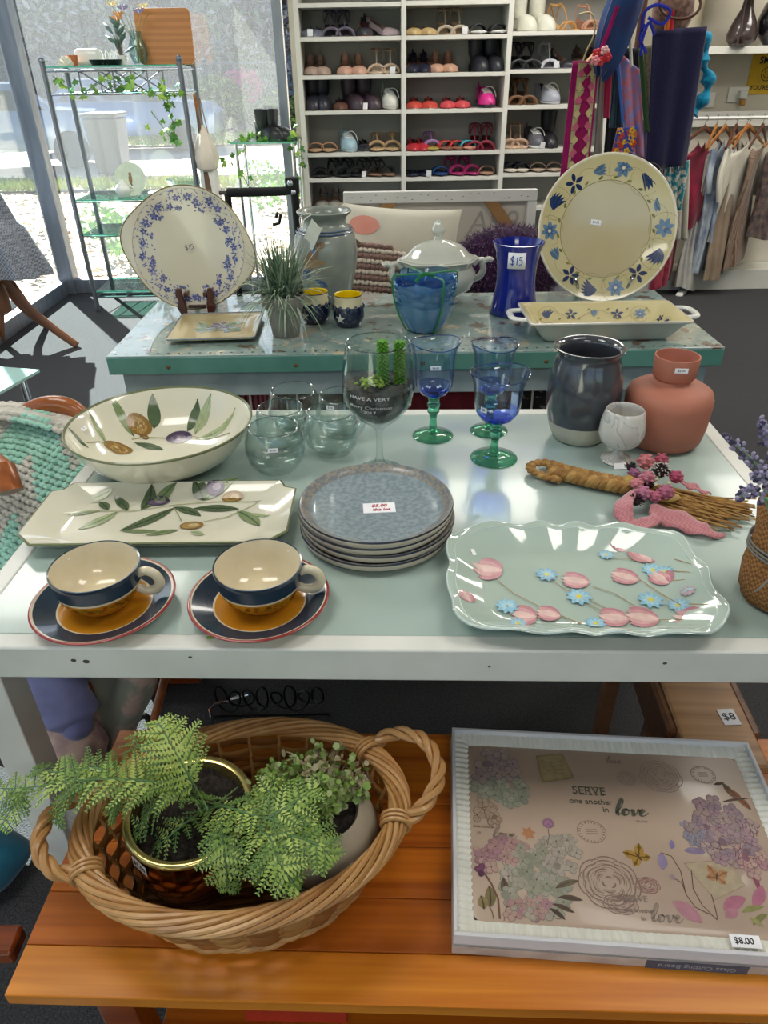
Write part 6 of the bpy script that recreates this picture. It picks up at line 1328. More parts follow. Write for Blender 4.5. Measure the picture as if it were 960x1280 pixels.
MB().lathe([(0, .0845 * kz), (.009 * k, .088 * kz), (.0262 * k, .101 * kz), (.040 * k, .122 * kz), (.0440 * k, .145 * kz), (.043 * k, .149 * kz), (0, .152 * kz)], 40).build('soil', M('planting_soil', '#3c3d3c', .9, col2='#1c1d1e', scale=120, bump=.8, dist=.003), t)
SG = [M('succulent', '#5d9a2e', .5, col2='#44801f', scale=30), M('succulent_light', '#a3ba48', .5, col2='#86a436', scale=30)]
for (dx, dy, h, la, rad) in ((.006, .0, .085, 0, .0105), (.027, .004, .082, 0, .0105)):
    m = MB(); z0 = .146 * kz; m.tube([(dx * k, dy, z0), (dx * k, dy, z0 + h * .95)], .004, 6)
    for j in range(22):
        for q in range(7):
            a = 2 * pi * q / 7 + j * .4; z = z0 + .002 + h * j / 22; rr = rad * (1.1 - .2 * j / 22)
            m.ell((dx * k + rr * .6 * cos(a), dy + rr * .6 * sin(a), z), (rr * .62, .0022, .0016), 6, m=4, rot=(0, -.35, a) if False else (0, 0, a))
    lab(m.build('succulent_stem', SG[la], t), 'upright green segmented succulent stem')
m = MB(); r = random.Random(3)
for j in range(46): a = r.uniform(0, 6.28); q = r.uniform(0, .028) * k; m.ell((-.012 * k + q * cos(a) * .7, -.014 + q * sin(a) * .6, .152 * kz + r.uniform(0, .012)), (.005, .0028, .002), 6, m=4, rot=(r.uniform(-1, 1), r.uniform(-1, 1), a))
lab(stuff(m.build('ground_leaves', SG[1], t)), 'pale yellow-green leaves on the soil')
WI = M('white_print', '#f0f0f0', .5); rz = lambda z: rprof([(r_ * k, z_ * kz) for r_, z_ in po[8:]])(z)
for i, (s__, z_) in enumerate([('HAPPY AS A', .148), ('Wine Christmas', .141), ('Merry Christmas', .133), ('2017', .125)]):
    if i == 1: continue
    sf = lambda x, y, z, z_=z_: ((rz(z_ * kz + y) + .0012) * cos(R(-105) + x / .045), (rz(z_ * kz + y) + .0012) * sin(R(-105) + x / .045), z_ * kz + y)
    if i == 0: s__ = 'HAVE A VERY'
    text_mesh(s__, .0085, WI, t, surf=sf, bold=.0001, name='white_lettering')
# blue goblets with green stems
GBL = glass('goblet_blue', '#f4f9fe', '#d8e7fb', .02, refl=1.3); GBD = glass('goblet_blue_deep', '#9fb0f6', '#6f82f2', .02, refl=1.3); GRN = M('green_stem_glass', '#7fdcb4', .04, trans=.85, col2='#6ccca2', ior=1.4)
GRF = glass('green_foot_glass', '#dcf4e9', '#aaddc6', .03, refl=1.3)
def goblet(fx, fy_, fw, rx, ry, rw, lb, stk=None, flare=0):
    q = at(fx, fy_, WTOP); fr = (at(fx + fw / 2, fy_, WTOP) - at(fx - fw / 2, fy_, WTOP)).length / 2
    t = T('blue_goblet', lb, 'goblet', (q.x, q.y, ZT), 0, 'blue goblets'); top = atY(rx, ry, q.y).z - ZT; rr = (atY(rx + rw / 2, ry, q.y) - atY(rx - rw / 2, ry, q.y)).length / 2
    hs = top * .44
    MB().lathe([(0, .004), (.006, .0095), (fr * .5, .006), (fr, .0022), (fr + .0008, .001), (fr, 0), (fr * .5, .001), (0, .001)], 56).build('foot', GRF, t, angle=70)
    MB().lathe([(0, .006), (.010, .007), (.0085, .014), (.0072, hs * .45), (.0085, hs * .56), (.0125, hs * .62), (.0125, hs * .68), (.009, hs * .72), (.0125, hs * .76), (.0135, hs * .82), (.009, hs * .87), (.011, hs * .92), (.012, hs * .97), (.008, hs * 1.0), (0, hs)], 32).build('stem', GRN, t, angle=70)
    bs = rr * .80; B = [(0, hs), (bs * .36, hs + .001), (bs * .70, hs + .009), (bs * .93, hs + .025), (bs, hs + .048)]
    B2 = [(bs + (rr - bs) * .12, hs + (top - hs) * .74), (bs + (rr - bs) * .5, hs + (top - hs) * .90), (rr, top)]
    allp = B + B2; inner = [(max(0, r_ - .0018), z + .0008) for r_, z in allp[::-1]]
    mi_ = [1, 1, 1] + [0] * 20; pts = allp + inner; out = []
    for i, (r_, z) in enumerate(pts): out.append((r_, z, 1 if (z < hs + .016) else 0))
    MB().lathe(out, 64, mod=lambda a, r_, z: (r_, z + (.0035 * sin(2 * a + 1) if z > top * .97 else 0))).build('bowl', [GBL, GBD], t, angle=70)
    MB().tube([((rr - .001) * cos(a), (rr - .001) * sin(a), top + .0035 * sin(2 * a + 1) + .0005) for a in [2 * pi * j / 48 for j in range(48)]], .0012, 6, closed=True).build('rim', glass('blue_rim', '#a8c4f0', '#7ca0e0', .02, refl=4), t)
    if stk: a_ = stk; sticker(t, ((rr + .001) * cos(a_) * .93, (rr + .001) * sin(a_) * .93, top - .012), facing((cos(a_), sin(a_), -.3)), .020, .010, '$4.00')
goblet(541, 544, 50, 547, 428, 64, 'blue goblet on a green beaded stem, leftmost of the three')
goblet(611, 538, 46, 625, 430, 60, 'blue goblet with a green stem, standing behind the nearest one')
goblet(617, 572, 58, 628, 466, 76, 'widest blue goblet on a green stem, nearest the camera of the three')
# sticker on left goblet inner rim
gl = [o for o in bpy.data.objects if o.name == 'blue_goblet'][0]; sticker(gl, (.0, -.031, .158), facing((0, -1, .9)), .020, .009, '$4.00'); g3 = bpy.data.objects.get('blue_goblet.002'); sticker(g3, (-.030, -.030, .115), facing((-.7, -.7, 0)), .014, .009, '$4')
# grey vase with white base
q = onw(724, 553); gq = Vector((q.x + .004, q.y + .03, ZT)); top = atY(738, 433, gq.y).z - ZT
t = T('grey_jar', 'dark grey glazed jar with an unglazed cream base', 'vase', gq); GG = M('slate_glaze', '#45484f', .14, coat=.8, col2='#3d4047', scale=5); CB = M('cream_bisque', '#cbc5b4', .5, col2='#c2bba9')
k = top / .215
pf = [(0, 0, 1), (.050, 0, 1), (.056, .004, 1), (.066, .028, 1), (.071, .047, 1), (.0712, .0475, 0), (.0765, .08, 0), (.0785, .11, 0), (.0760, .150, 0), (.068, .185, 0), (.063, .198, 0), (.0655, .207, 0), (.073, .212, 0), (.074, .2155, 0), (.071, .2165, 0), (.062, .211, 0), (.058, .20, 0), (.064, .18, 0), (.071, .11, 0), (.05, .02, 0), (0, .012, 0)]
MB().lathe([(r_ * .93, z * k, m_) for r_, z, m_ in pf], 72).build('body', [GG, CB], t, angle=60)
# terracotta bottle vase
q = onw(838, 566); tq = Vector((q.x - .002, q.y + .055, ZT)); top = atY(846, 444, tq.y).z - ZT; k = top / .205
t = T('terracotta_vase', 'matt terracotta pink vase with a wide collar neck', 'vase', tq); TCM = M('terracotta_matt', '#b0705c', .62, col2='#a86854', scale=9)
MB().lathe([(0, 0), (.060, 0), (.066, .003), (.075, .015), (.0805, .05), (.083, .10), (.0825, .112), (.077, .128), (.064, .137), (.046, .142), (.035, .146), (.033, .152), (.037, .156), (.040, .161), (.0415, .185), (.042, .203), (.0415, .205), (.0395, .205), (.039, .2), (.036, .165), (.03, .15), (0, .14)], 72).build('body', TCM, t, angle=60)
for v_ in t.children[0].data.vertices: v_.co.x *= 1 - .0; v_.co.z *= k
sticker(t, (.0418 * cos(R(-97)), .0418 * sin(R(-97)), .187 * k), facing((cos(R(-97)), sin(R(-97)), 0)), .024, .0095, '$5.00')
# marble goblet
q = onw(770, 578); t = T('marble_goblet', 'small white marble goblet with grey veins in front of the terracotta vase', 'goblet', (q.x + .004, q.y + .01, ZT)); top = atY(785, 514, q.y).z - ZT; k = top / .115
MAR = bpy.data.materials.new('veined_marble'); MAR.use_nodes = True; mn = MAR.node_tree; mb_ = mn.nodes['Principled BSDF']; mb_.inputs['Roughness'].default_value = .25; mb_.inputs['Coat Weight'].default_value = .3
tcx = mn.nodes.new('ShaderNodeTexCoord'); t1 = mn.nodes.new('ShaderNodeTexNoise'); t1.inputs['Scale'].default_value = 16; t1.inputs['Detail'].default_value = 6; t1.inputs['Distortion'].default_value = 1.6
rpx = mn.nodes.new('ShaderNodeValToRGB'); e = rpx.color_ramp.elements; e[0].position = .30; e[0].color = srgb('#c9c6c0'); e[1].position = .75; e[1].color = srgb('#cdc9c2'); e2 = rpx.color_ramp.elements.new(.49); e2.color = srgb('#cfccc6'); e3 = rpx.color_ramp.elements.new(.52); e3.color = srgb('#a9a7a6'); e4 = rpx.color_ramp.elements.new(.55); e4.color = srgb('#c6c3be')
mn.links.new(tcx.outputs['Object'], t1.inputs['Vector']); mn.links.new(t1.outputs[0], rpx.inputs[0]); mn.links.new(rpx.outputs[0], mb_.inputs['Base Color'])
MB().lathe([(r_, z * k) for r_, z in [(0, 0), (.029, 0), (.031, .003), (.028, .007), (.014, .012), (.010, .020), (.011, .028), (.026, .036), (.038, .048), (.0425, .064), (.0415, .085), (.0375, .105), (.035, .1135), (.0335, .115), (.032, .1135), (.034, .1), (.036, .075), (.03, .05), (0, .042)]], 56).build('body', MAR, t, angle=60)
sticker(t, (-.004, -.035, .006), facing((0, -.7, .7)), .024, .012, '')
t['label'] = 'small white marble goblet with grey veins in front of the terracotta vase'

# braided raffia swag with dried flowers and a pink ribbon
RAF = [M('raffia', '#a57c44', .75, col2='#8a6232', scale=70, stretch=(1, 1, 1), bump=.6, dist=.001), M('raffia_light', '#bb9558', .75, col2='#9f793f', scale=70, bump=.6, dist=.001)]
o0 = onw(790, 605); sw = T('raffia_swag', 'braided raffia hanging with dried pink flowers and a dusty pink ribbon', 'ornament', o0)
def lw(px, py, z=.0): p = at(px, py, WTOP + z); return Vector((p.x - o0.x, p.y - o0.y, z))
path = crom([lw(786, 609, .013), lw(760, 604, .013), lw(735, 599, .013), lw(710, 593, .013), lw(688, 588, .013)], 22)
def braid(path, R0, r_, periods, name='strand', parent=sw, flat=1):
    N = len(path)
    for s_ in range(3):
        pts = []
        for i, p in enumerate(path):
            a = path[max(0, i - 1)]; b = path[min(N - 1, i + 1)]; t_ = (b - a).normalized(); sd = Vector((-t_.y, t_.x, 0)).normalized()
            ph = 2 * pi * (periods * i / N + s_ / 3); pts.append(p + sd * R0 * sin(ph) + Vector((0, 0, R0 * .38 * sin(2 * ph))))
        o = MB().tube(pts, r_, 8).build(name, RAF[s_ % 2], parent)
        o.location.z += .002
braid(path, .0115, .0088, 4.2); braid(crom([lw(700, 601, .010), lw(680, 596, .010), lw(665, 589, .011), lw(664, 582, .012), lw(680, 579, .014), lw(702, 584, .014)], 10), .0050, .0042, 4)
m = [MB(), MB()]; r = random.Random(6)
for k in range(90):
    y0, y1 = r.uniform(640, 656), r.gauss(0, 9); e = lw(r.uniform(880, 948), 0, 0) if False else lw(r.uniform(905, 950) if k % 3 else r.uniform(880, 920), 637 + y1 * .9 + (r.random()) * 10, r.uniform(.003, .012)); s0 = lw(812, 612 + r.uniform(-9, 14), r.uniform(.006, .02)); mid = (s0 + e) / 2 + Vector((0, r.gauss(0, .004), r.uniform(.0, .010)))
    m[k % 2].tube(bez(s0, mid, e, n=6), lambda q: .0013, 4)
for i in (0, 1): stuff(m[i].build('raffia_tail', RAF[i], sw))
for k in range(6): MB().tube(bez(lw(822, 618 + k * 3, .012), lw(870, 628 + k * 4, .016), lw(925 - 8 * (k % 3), 634 + k * 5, .008), n=10), .0028, 6).build('raffia_cord', RAF[k % 2], sw)
PKR = M('dusty_pink_gauze', '#c07e84', .8, col2='#b06c74', scale=260, bump=.3, sheen=.4, tex='checker')
def ribbon(pts, wds, zz, name='ribbon'):
    C = crom([lw(x, y, z) for (x, y), z in zip(pts, zz)], 5); n = len(C); v = []
    for i, p in enumerate(C):
        a = C[max(0, i - 1)]; b = C[min(n - 1, i + 1)]; t_ = (b - a).normalized(); sd = Vector((-t_.y, t_.x, .25)).normalized(); f_ = i / (n - 1) * (len(wds) - 1); w__ = wds[int(f_)] * (1 - f_ % 1) + wds[min(len(wds) - 1, int(f_) + 1)] * (f_ % 1)
        for q in (-1, -.5, 0, .5, 1): v.append(p + sd * w__ * q + Vector((0, 0, .003 * abs(q) * sin(i))))
    f = [(5 * i + k, 5 * i + k + 1, 5 * i + k + 6, 5 * i + k + 5) for i in range(n - 1) for k in range(4)]
    return MB().add(v, f).build(name, PKR, sw, angle=180, solid=.0012)
ribbon([(812, 636), (835, 645), (862, 655), (885, 664), (907, 669)], [.010, .022, .020, .012, .002], [.022, .016, .012, .010, .004])
ribbon([(800, 612), (784, 622), (779, 637), (788, 651), (805, 655), (822, 645)], [.006, .012, .016, .014, .012, .010], [.03, .034, .030, .020, .016, .022])
ribbon([(845, 600), (862, 606), (876, 612), (889, 618)], [.006, .009, .006, .0015], [.03, .02, .014, .006])
# flowers
DRK = M('dark_seed_head', '#241a20', .8, col2='#3a2a30', scale=60); GLD = M('gold_bract', '#b09048', .5)
def bud(px, py, z, rad, col):
    c = lw(px, py, z); m = MB(); 
    m.ell(c, (rad, rad, rad * .95), 14, m=10, fn=lambda a, b: 1 + .06 * sin(7 * a + 6 * b))
    for k in range(16):
        a = k * 2.4; zz_ = rad * (.9 - k * .09); rr_ = sqrt(max(0, rad * rad - zz_ * zz_)); m.ell(c + Vector((rr_ * cos(a), rr_ * sin(a), zz_)), (rad * .30, rad * .30, rad * .18), 7, m=5)
    m.build('dried_rose', M('dried_' + col, col, .8, scale=200, bump=.5), sw)
for px, py, z, rad, c_ in [(809, 597, .040, .0115, '#b5707f'), (804, 616, .036, .0115, '#b4708a'), (832, 615, .036, .0125, '#a9607a'), (845, 596, .034, .0110, '#a94a66'), (807, 577, .032, .014, '#c27478'), (827, 574, .034, .011, '#a94f63'), (819, 621, .030, .010, '#b3627a'), (796, 604, .034, .010, '#c98088'), (793, 592, .030, .010, '#8f5a78')]: bud(px, py, z, rad, c_)
def spiky(px, py, z, rad, n, mt, name):
    c = lw(px, py, z); m = MB(); r = random.Random(int(px)); m.ell(c, rad * .55, 10, m=7)
    for k in range(n):
        a, b = r.uniform(0, 6.28), math.asin(r.uniform(-.1, 1)); d_ = Vector((cos(a) * cos(b), sin(a) * cos(b), sin(b))); m.tube([c + d_ * rad * .4, c + d_ * rad], [.0011, .0006], 4)
        if name == 'thistle_head': m.ell(c + d_ * rad, .0013, 5, m=4, mi=1)
    m.build(name, mt, sw)
spiky(826, 590, .034, .018, 90, [DRK, M('seed_tip_white', '#d8d2c8', .7)], 'thistle_head'); spiky(795, 626, .026, .015, 70, [DRK], 'dark_flower_head'); spiky(788, 584, .026, .012, 40, [DRK], 'dark_flower_head'); spiky(812, 606, .030, .012, 40, [DRK], 'dark_flower_head')
m = MB(); 
for px, py in ((820, 606), (836, 604), (821, 599)): m.ell(lw(px, py, .042), .003, 7, m=5)
m.build('pale_berry', M('pale_berry', '#d8cfa0', .5), sw); MB().ell(lw(836, 622, .024), (.022, .012, .005), 12, m=6, rot=(0, 0, .3)).build('gold_leaf', GLD, sw); MB().ell(lw(787, 600, .024), (.012, .014, .008), 12, m=6).build('gold_leaf', GLD, sw)

# glass tulip platter
gz = .030; q = [at(x, y, WTOP + gz) for x, y in ((560, 662), (858, 672), (902, 786), (566, 776))]
C1 = (q[0] + q[1] + q[2] + q[3]) / 4; PW, PD = .186, .130
C1 = at(722, 716, WTOP + gz)
gp = T('glass_platter', 'wavy-edged clear aqua glass platter printed with pink tulips and blue daisies', 'plate', (C1.x, C1.y, ZT), R(-3.2))
PLG = M('pale_aqua_glass', '#c6d8cd', .07, col2='#bfd3c8', coat=.8, scale=3, trans=.25, spec=.6)
def outl(w_, d_, z, wav=0.0, n=120):
    out = []
    for i in range(n):
        a = 2 * pi * i / n; c, s_ = cos(a), sin(a); e = 5.0; r_ = 1 / (abs(c / w_) ** e + abs(s_ / d_) ** e) ** (1 / e)
        r_ *= 1 + wav * sin(14 * a); out.append((r_ * c * (1 + .05 * (s_ > 0) * -s_ * abs(s_) + (.03 if s_ < 0 else 0) * s_ * s_), r_ * s_, z + wav * .20 * sin(14 * a + 1)))
    return out
rings(MB(), [outl(PW - .055, PD - .045, 0), outl(PW - .05, PD - .04, 0.0), outl(PW - .012, PD - .01, .024, .010), outl(PW, PD, .029, .016), outl(PW + .001, PD + .001, .031, .016), outl(PW - .002, PD - .002, .0325, .016), outl(PW - .014, PD - .012, .028, .010), outl(PW - .05, PD - .04, .007), outl(PW - .06, PD - .05, .0055)]).build('plate', PLG, gp, angle=70)
MB().tube(outl(PW - .001, PD - .001, .0318, .016), .0012, 6, closed=True).tube(outl(PW - .012, PD - .010, .0290, .010), .0007, 6, closed=True).build('silver_rim', M('rim_glass', '#cfdcda', .1, coat=.6), gp)
def fg(x, y):
    e = max(0, (abs(x) - (PW - .05)) / .036, (abs(y) - (PD - .04)) / .028); return .0072 + min(1, e) * .021
pr = Print(fg, .0006); k_ = 960 / 430; H = lambda x, y: hit(x / k_ + 530, y / k_ + 630, fg, (C1.x, C1.y, ZT), R(-3.2))
def tulip(x, y, s_, ang, opened=0):
    c = H(x, y); s_ *= .00155
    for k, cl in enumerate(['#bc828c', '#c48c94', '#cf9ca0', '#d6a8a8', '#e2c2bc']):
        b = ang + [-1.0, 1.0, -.5, .5, 0][k] * (1.0 if opened else .62); o_ = s_ * .45
        pr.leaf((c[0] - o_ * cos(ang), c[1] - o_ * sin(ang)), (c[0] + s_ * cos(b) * .75, c[1] + s_ * sin(b) * .75), s_ * .44, cl, [-.2, .2, -.1, .1, 0][k], None, n=8)
def daisy(x, y, s_, c_='#8fb8cc'):
    c = H(x, y); s_ *= .00115; pr.petals(c, s_, 9, c_, x, .42); pr.petals(c, s_ * .75, 9, '#a9cfdc', x + .3, .3); pr.disc(c, s_ * .22, h='#d8cf58', n=10)
def stem(*pl): pr.rib([H(*q) for q in pl], .0015, '#a08a62')
stem((195, 205), (250, 250), (310, 280), (435, 335)); stem((470, 230), (530, 250), (600, 292), (640, 315)); stem((355, 212), (400, 242), (460, 268), (535, 305)); stem((600, 210), (660, 250), (720, 285), (800, 290)); stem((520, 150), (575, 155), (640, 170)); stem((650, 152), (700, 155), (745, 168)); stem((690, 188), (730, 190), (765, 195)); stem((680, 215), (730, 212), (775, 212)); stem((640, 325), (740, 322), (800, 328)); stem((455, 280), (500, 300)); stem((385, 315), (440, 335)); stem((740, 280), (800, 282))
tulip(185, 182, 26, R(170), 1); tulip(432, 215, 22, R(165)); tulip(570, 205, 22, R(155)); tulip(558, 105, 20, R(150)); tulip(618, 145, 24, R(100), 1); tulip(665, 210, 18, R(120), 1); tulip(355, 308, 18, R(160)); tulip(285, 312, 20, R(170), 1); tulip(540, 318, 22, R(175)); tulip(620, 318, 24, R(170)); tulip(745, 320, 20, R(160), 1); tulip(122, 262, 12, R(120), 1); tulip(655, 125, 14, R(60))
daisy(342, 198, 15, '#7fb0cf'); daisy(432, 260, 17, '#8cc0da'); daisy(508, 143, 11, '#9cc6da'); daisy(232, 287, 15, '#8cc0da'); daisy(640, 185, 16, '#8cc0da'); daisy(668, 190, 12); daisy(632, 268, 17, '#8cc0da'); daisy(708, 285, 14); daisy(262, 335, 12); daisy(478, 335, 13, '#8cc0da'); daisy(160, 312, 10); daisy(735, 245, 9, '#c4a8b0'); daisy(615, 110, 9)
pr.build('tulip_print', gp); p = H(127, 138); sticker(gp, (p[0], p[1], fg(*p) + .0015), nrot(.25, -.3, 1, -.3), .020, .012, '$5')
# burlap pot with lavender at the right edge
q = onw(1000, 782); t = T('burlap_lavender_pot', 'burlap-wrapped pot of lavender tied with grey twine at the right edge of the table', 'plant', (q.x + .012, q.y + .062, ZT)); BUR = M('burlap', '#96683a', .95, col2='#6e4824', scale=230, tex='checker', bump=.8, dist=.003)
MB().lathe([(0, 0), (.055, 0), (.066, .008), (.070, .035), (.068, .075), (.064, .10), (.066, .13), (.070, .15), (.064, .15), (.05, .11), (0, .10)], 56, mod=lambda a, r_, z: (r_ * (1 + .03 * sin(6 * a + z * 30) + .012 * sin(17 * a)), z + (.008 * sin(4 * a) if z > .12 else 0))).build('burlap_wrap', BUR, t, angle=180)
TWN = M('grey_twine', '#7a7872', .8)
for dz_ in (.080, .085, .091): MB().tube([(.0695 * cos(a), .0695 * sin(a), dz_ + .003 * sin(2 * a)) for a in [2 * pi * k / 40 for k in range(40)]], .0016, 5, closed=True).build('twine', TWN, t)
MB().tube(bez((-.055, -.04, .085), (-.075, -.06, .07), (-.085, -.055, .055), n=6), .0014, 5).tube(bez((-.06, -.03, .085), (-.07, -.045, .10), (-.075, -.04, .11), n=6), .0014, 5).build('twine_end', TWN, t)
LAV = [M('lavender_bud', '#6f668c', .7, col2='#8f88a8', scale=50), M('lavender_pale', '#a39cb8', .7, scale=50), M('lavender_dark', '#4a4460', .7, scale=50)]; LST = M('lavender_stem', '#7d9a78', .6)
def spike(pts, L0, seed):
    P = crom([atY(px, py, Y) - t.location for px, py, Y in pts], 6); r = random.Random(seed); n = len(P)
    MB().tube(P, .0016, 5).build('stem', LST, t); m = MB()
    for i in range(62):
        u_ = L0 + (1 - L0) * i / 62; p = P[min(n - 1, int(u_ * (n - 1)))].lerp(P[min(n - 1, int(u_ * (n - 1)) + 1)], (u_ * (n - 1)) % 1); a = r.uniform(0, 6.28); rr = .007 * (1 - (i / 62) ** 3) + .001
        m.ell(p + Vector((r.gauss(0, rr * .6), r.gauss(0, rr * .6), r.gauss(0, rr * .6))), (.0035, .0026, .0026), 6, r.randrange(3), rot=(r.uniform(0, 3), r.uniform(0, 3), 0), m=4)
    m.build('flower_spike', LAV, t)
ty = t.location.y
spike([(962, 645, ty), (965, 610, ty), (945, 580, ty - .01), (905, 542, ty - .02)], .40, 1); spike([(960, 640, ty), (975, 600, ty), (962, 560, ty), (953, 525, ty)], .6, 2); spike([(962, 640, ty), (955, 625, ty - .01), (940, 612, ty - .03), (921, 624, ty - .04)], .35, 3); spike([(962, 640, ty), (970, 610, ty), (958, 597, ty - .02), (940, 596, ty - .03)], .45, 4); spike([(968, 640, ty), (980, 600, ty), (985, 570, ty), (972, 548, ty)], .5, 5)
r = random.Random(9)
for k in range(9):
    a = R(150) + k * .35; e = Vector((.075 * cos(a), .06 * sin(a), .155 + r.uniform(-.01, .03))); d_ = Vector((-sin(a), cos(a), 0)) * .006; s0 = Vector((.02 * cos(a), .02 * sin(a), .13)); md_ = (s0 + e) / 2 + Vector((0, 0, .02))
    MB().add([s0, md_ + d_, e, md_ - d_], [(0, 1, 2), (0, 2, 3)]).build('leaf', M('silver_green_leaf', '#5f9460', .5, scale=20), t, solid=.001)
tag(MB().ell((0, 0, 0), (.005, .003, .0015), 8).ell((.006, .002, 0), (.003, .002, .001), 8).build('plant_crumb', M('green_crumb', '#8fae48', .8), None, onw(262, 798) + Vector((0, 0, .0022))), 'tiny green leaf crumb on the table near the front rail', 'leaf')
# ================================================================== ON THE PINE TABLE
ZP = .4502
WK = [M('wicker_light', '#b98d58', .5, col2='#a57745', scale=16, coat=.2), M('wicker_mid', '#a87a42', .5, col2='#8f6030', scale=16, coat=.2), M('wicker_dark', '#8f5a28', .5, col2='#7a4a20', scale=16, coat=.2)]
BH = .125
cb = (at(306, 1020, ZP + BH)); bx, by = cb.x, cb.y; brz = R(7)
bk = T('wicker_basket', 'oval honey-coloured wicker basket with two twisted side handles', 'basket', (bx, by, ZP), brz)
RA, RB = .204, .142; ra, rb = .150, .100
def ovl(a, t_, off=0):   # t_ 0 bottom .. 1 rim
    A = ra + (RA - ra) * t_ ** .8 + off; B = rb + (RB - rb) * t_ ** .8 + off; return Vector((A * cos(a), B * sin(a), .006 + BH * t_))
NS = 28
for k in range(NS):
    a = 2 * pi * k / NS; MB().tube([ovl(a, q) for q in (.0, .3, .6, .97)], .0030, 6).build('stake', WK[0], bk)
for j in range(8):
    t_ = .04 + j * .112; pts = [ovl(2 * pi * i / 168, t_ , .0042 * sin(NS / 2 * 2 * pi * i / 168 + pi * (j % 2))) for i in range(168)]
    MB().tube(pts, .0067, 6, closed=True, flat=.32, up=(0, 0, 1)).build('weaver', WK[1 + j % 2], bk)
m = MB(); 
for s_ in range(9):
    pts = [ovl(2 * pi * i / 220, .985, .0115 * cos(4 * 2 * pi * i / 220 + 2 * pi * s_ / 9)) + Vector((0, 0, .0075 * sin(4 * 2 * pi * i / 220 + 2 * pi * s_ / 9) + .003)) for i in range(220)]
    MB().tube(pts, .0037, 7, closed=True).build('rim_strand', WK[0] if s_ % 3 else WK[1], bk)
for j in (0, 1, 2): MB().tube([ovl(2 * pi * i / 200, .0 + .03 * j, .006 * (1.0 - .3 * j) + .0035 * sin(12 * 2 * pi * i / 200 + j * 2)) + Vector((0, 0, .002)) for i in range(200)], .0042, 6, closed=True).build('foot_strand', WK[0], bk)
m = MB()
for k in range(-10, 11):
    y = k * .0105; q = 1 - (y / (rb)) ** 2
    if q <= 0: continue
    X = ra * sqrt(q); MB().tube([(-X + 2 * X * i / 24, y, .006 + .0025 * sin(i * pi / 2 + k * pi)) for i in range(25)], .0052, 6, flat=.4, up=(0, 1, 0)).build('base_strip', WK[2], bk)
for s_ in (0, 1):
    c0_ = 0 if s_ == 0 else pi; P = crom([ovl(c0_ - .40, .98), ovl(c0_ - .30, .98, .030) + Vector((0, 0, .006)), ovl(c0_ - .12, .98, .046) + Vector((0, 0, .014)), ovl(c0_ + .12, .98, .046) + Vector((0, 0, .014)), ovl(c0_ + .30, .98, .030) + Vector((0, 0, .006)), ovl(c0_ + .40, .98)], 9)
    if s_ == 0: P = crom([ovl(-.30, .98), ovl(-.18, .98, .030) + Vector((0, 0, .012)), ovl(.05, .98, .056) + Vector((0, 0, .022)), ovl(.32, .98, .058) + Vector((0, 0, .026)), ovl(.52, .98, .036) + Vector((0, 0, .018)), ovl(.58, .98)], 9)
    n = len(P)
    for q in range(3):
        pts = []
        for i, p in enumerate(P):
            a = P[max(0, i - 1)]; b = P[min(n - 1, i + 1)]; tg_ = (b - a).normalized(); n1 = tg_.cross(Vector((0, 0, 1))).normalized(); n2_ = tg_.cross(n1); ph = i * .42 + 2 * pi * q / 3
            pts.append(p + n1 * .0058 * cos(ph) + n2_ * .0058 * sin(ph))
        MB().tube(pts, .0050, 7).build('handle_strand', WK[0], bk)
    for q in (P[2], P[-3]):
        for dz_ in (-.006, .0, .006):
            c = q.lerp(Vector((0, 0, q.z)), .03); rv = Vector((q.x, q.y, 0)).normalized(); tv = Vector((-rv.y, rv.x, 0)); MB().tube([c + rv * .018 * cos(a) + tv * dz_ + Vector((0, 0, .016 * sin(a))) for a in [2 * pi * k / 16 for k in range(16)]], .0028, 6, closed=True).build('wrapping', WK[0], bk)
# brass pot
p = at(234, 1014, ZP + .128); bp_ = Vector((p.x, p.y + .006, ZP + .012))
BR_ = M('polished_brass', '#8f5f2c', .13, metal=1, col2='#7c4f22', scale=5); BRR = M('brass_rim', '#d6c57e', .18, metal=.85, col2='#cdbb70')
t = T('brass_pot', 'mirror-polished brass pot with a pale gold rim holding a trailing fern', 'pot', bp_)
MB().lathe([(0, 0), (.058, 0), (.070, .006), (.080, .03), (.0835, .06), (.082, .088), (.0785, .104)], 72).build('body', BR_, t, angle=60)
MB().lathe([(.0785, .103), (.082, .105), (.0845, .110), (.0845, .114), (.081, .1165), (.0745, .114), (.0735, .106), (.0735, .09)], 72).build('rim', BRR, t, angle=60)
MB().grid(lambda u, v: (.0735 * v * cos(2 * pi * u), .0735 * v * sin(2 * pi * u), .097 + .0035 * sin(13 * u * 6.28 + 9 * v) * v * sin(21 * v) + .003 * sin(40 * u + 30 * v) * v), 90, 26, closeu=True).build('soil', M('potting_soil', '#3a322c', .95, col2='#191512', scale=150, bump=1.0, dist=.006), t, angle=180)
a_ = R(-128); sticker(t, (.0826 * cos(a_), .0826 * sin(a_), .090), facing((cos(a_), sin(a_), .05)), .028, .017, '$5.00')
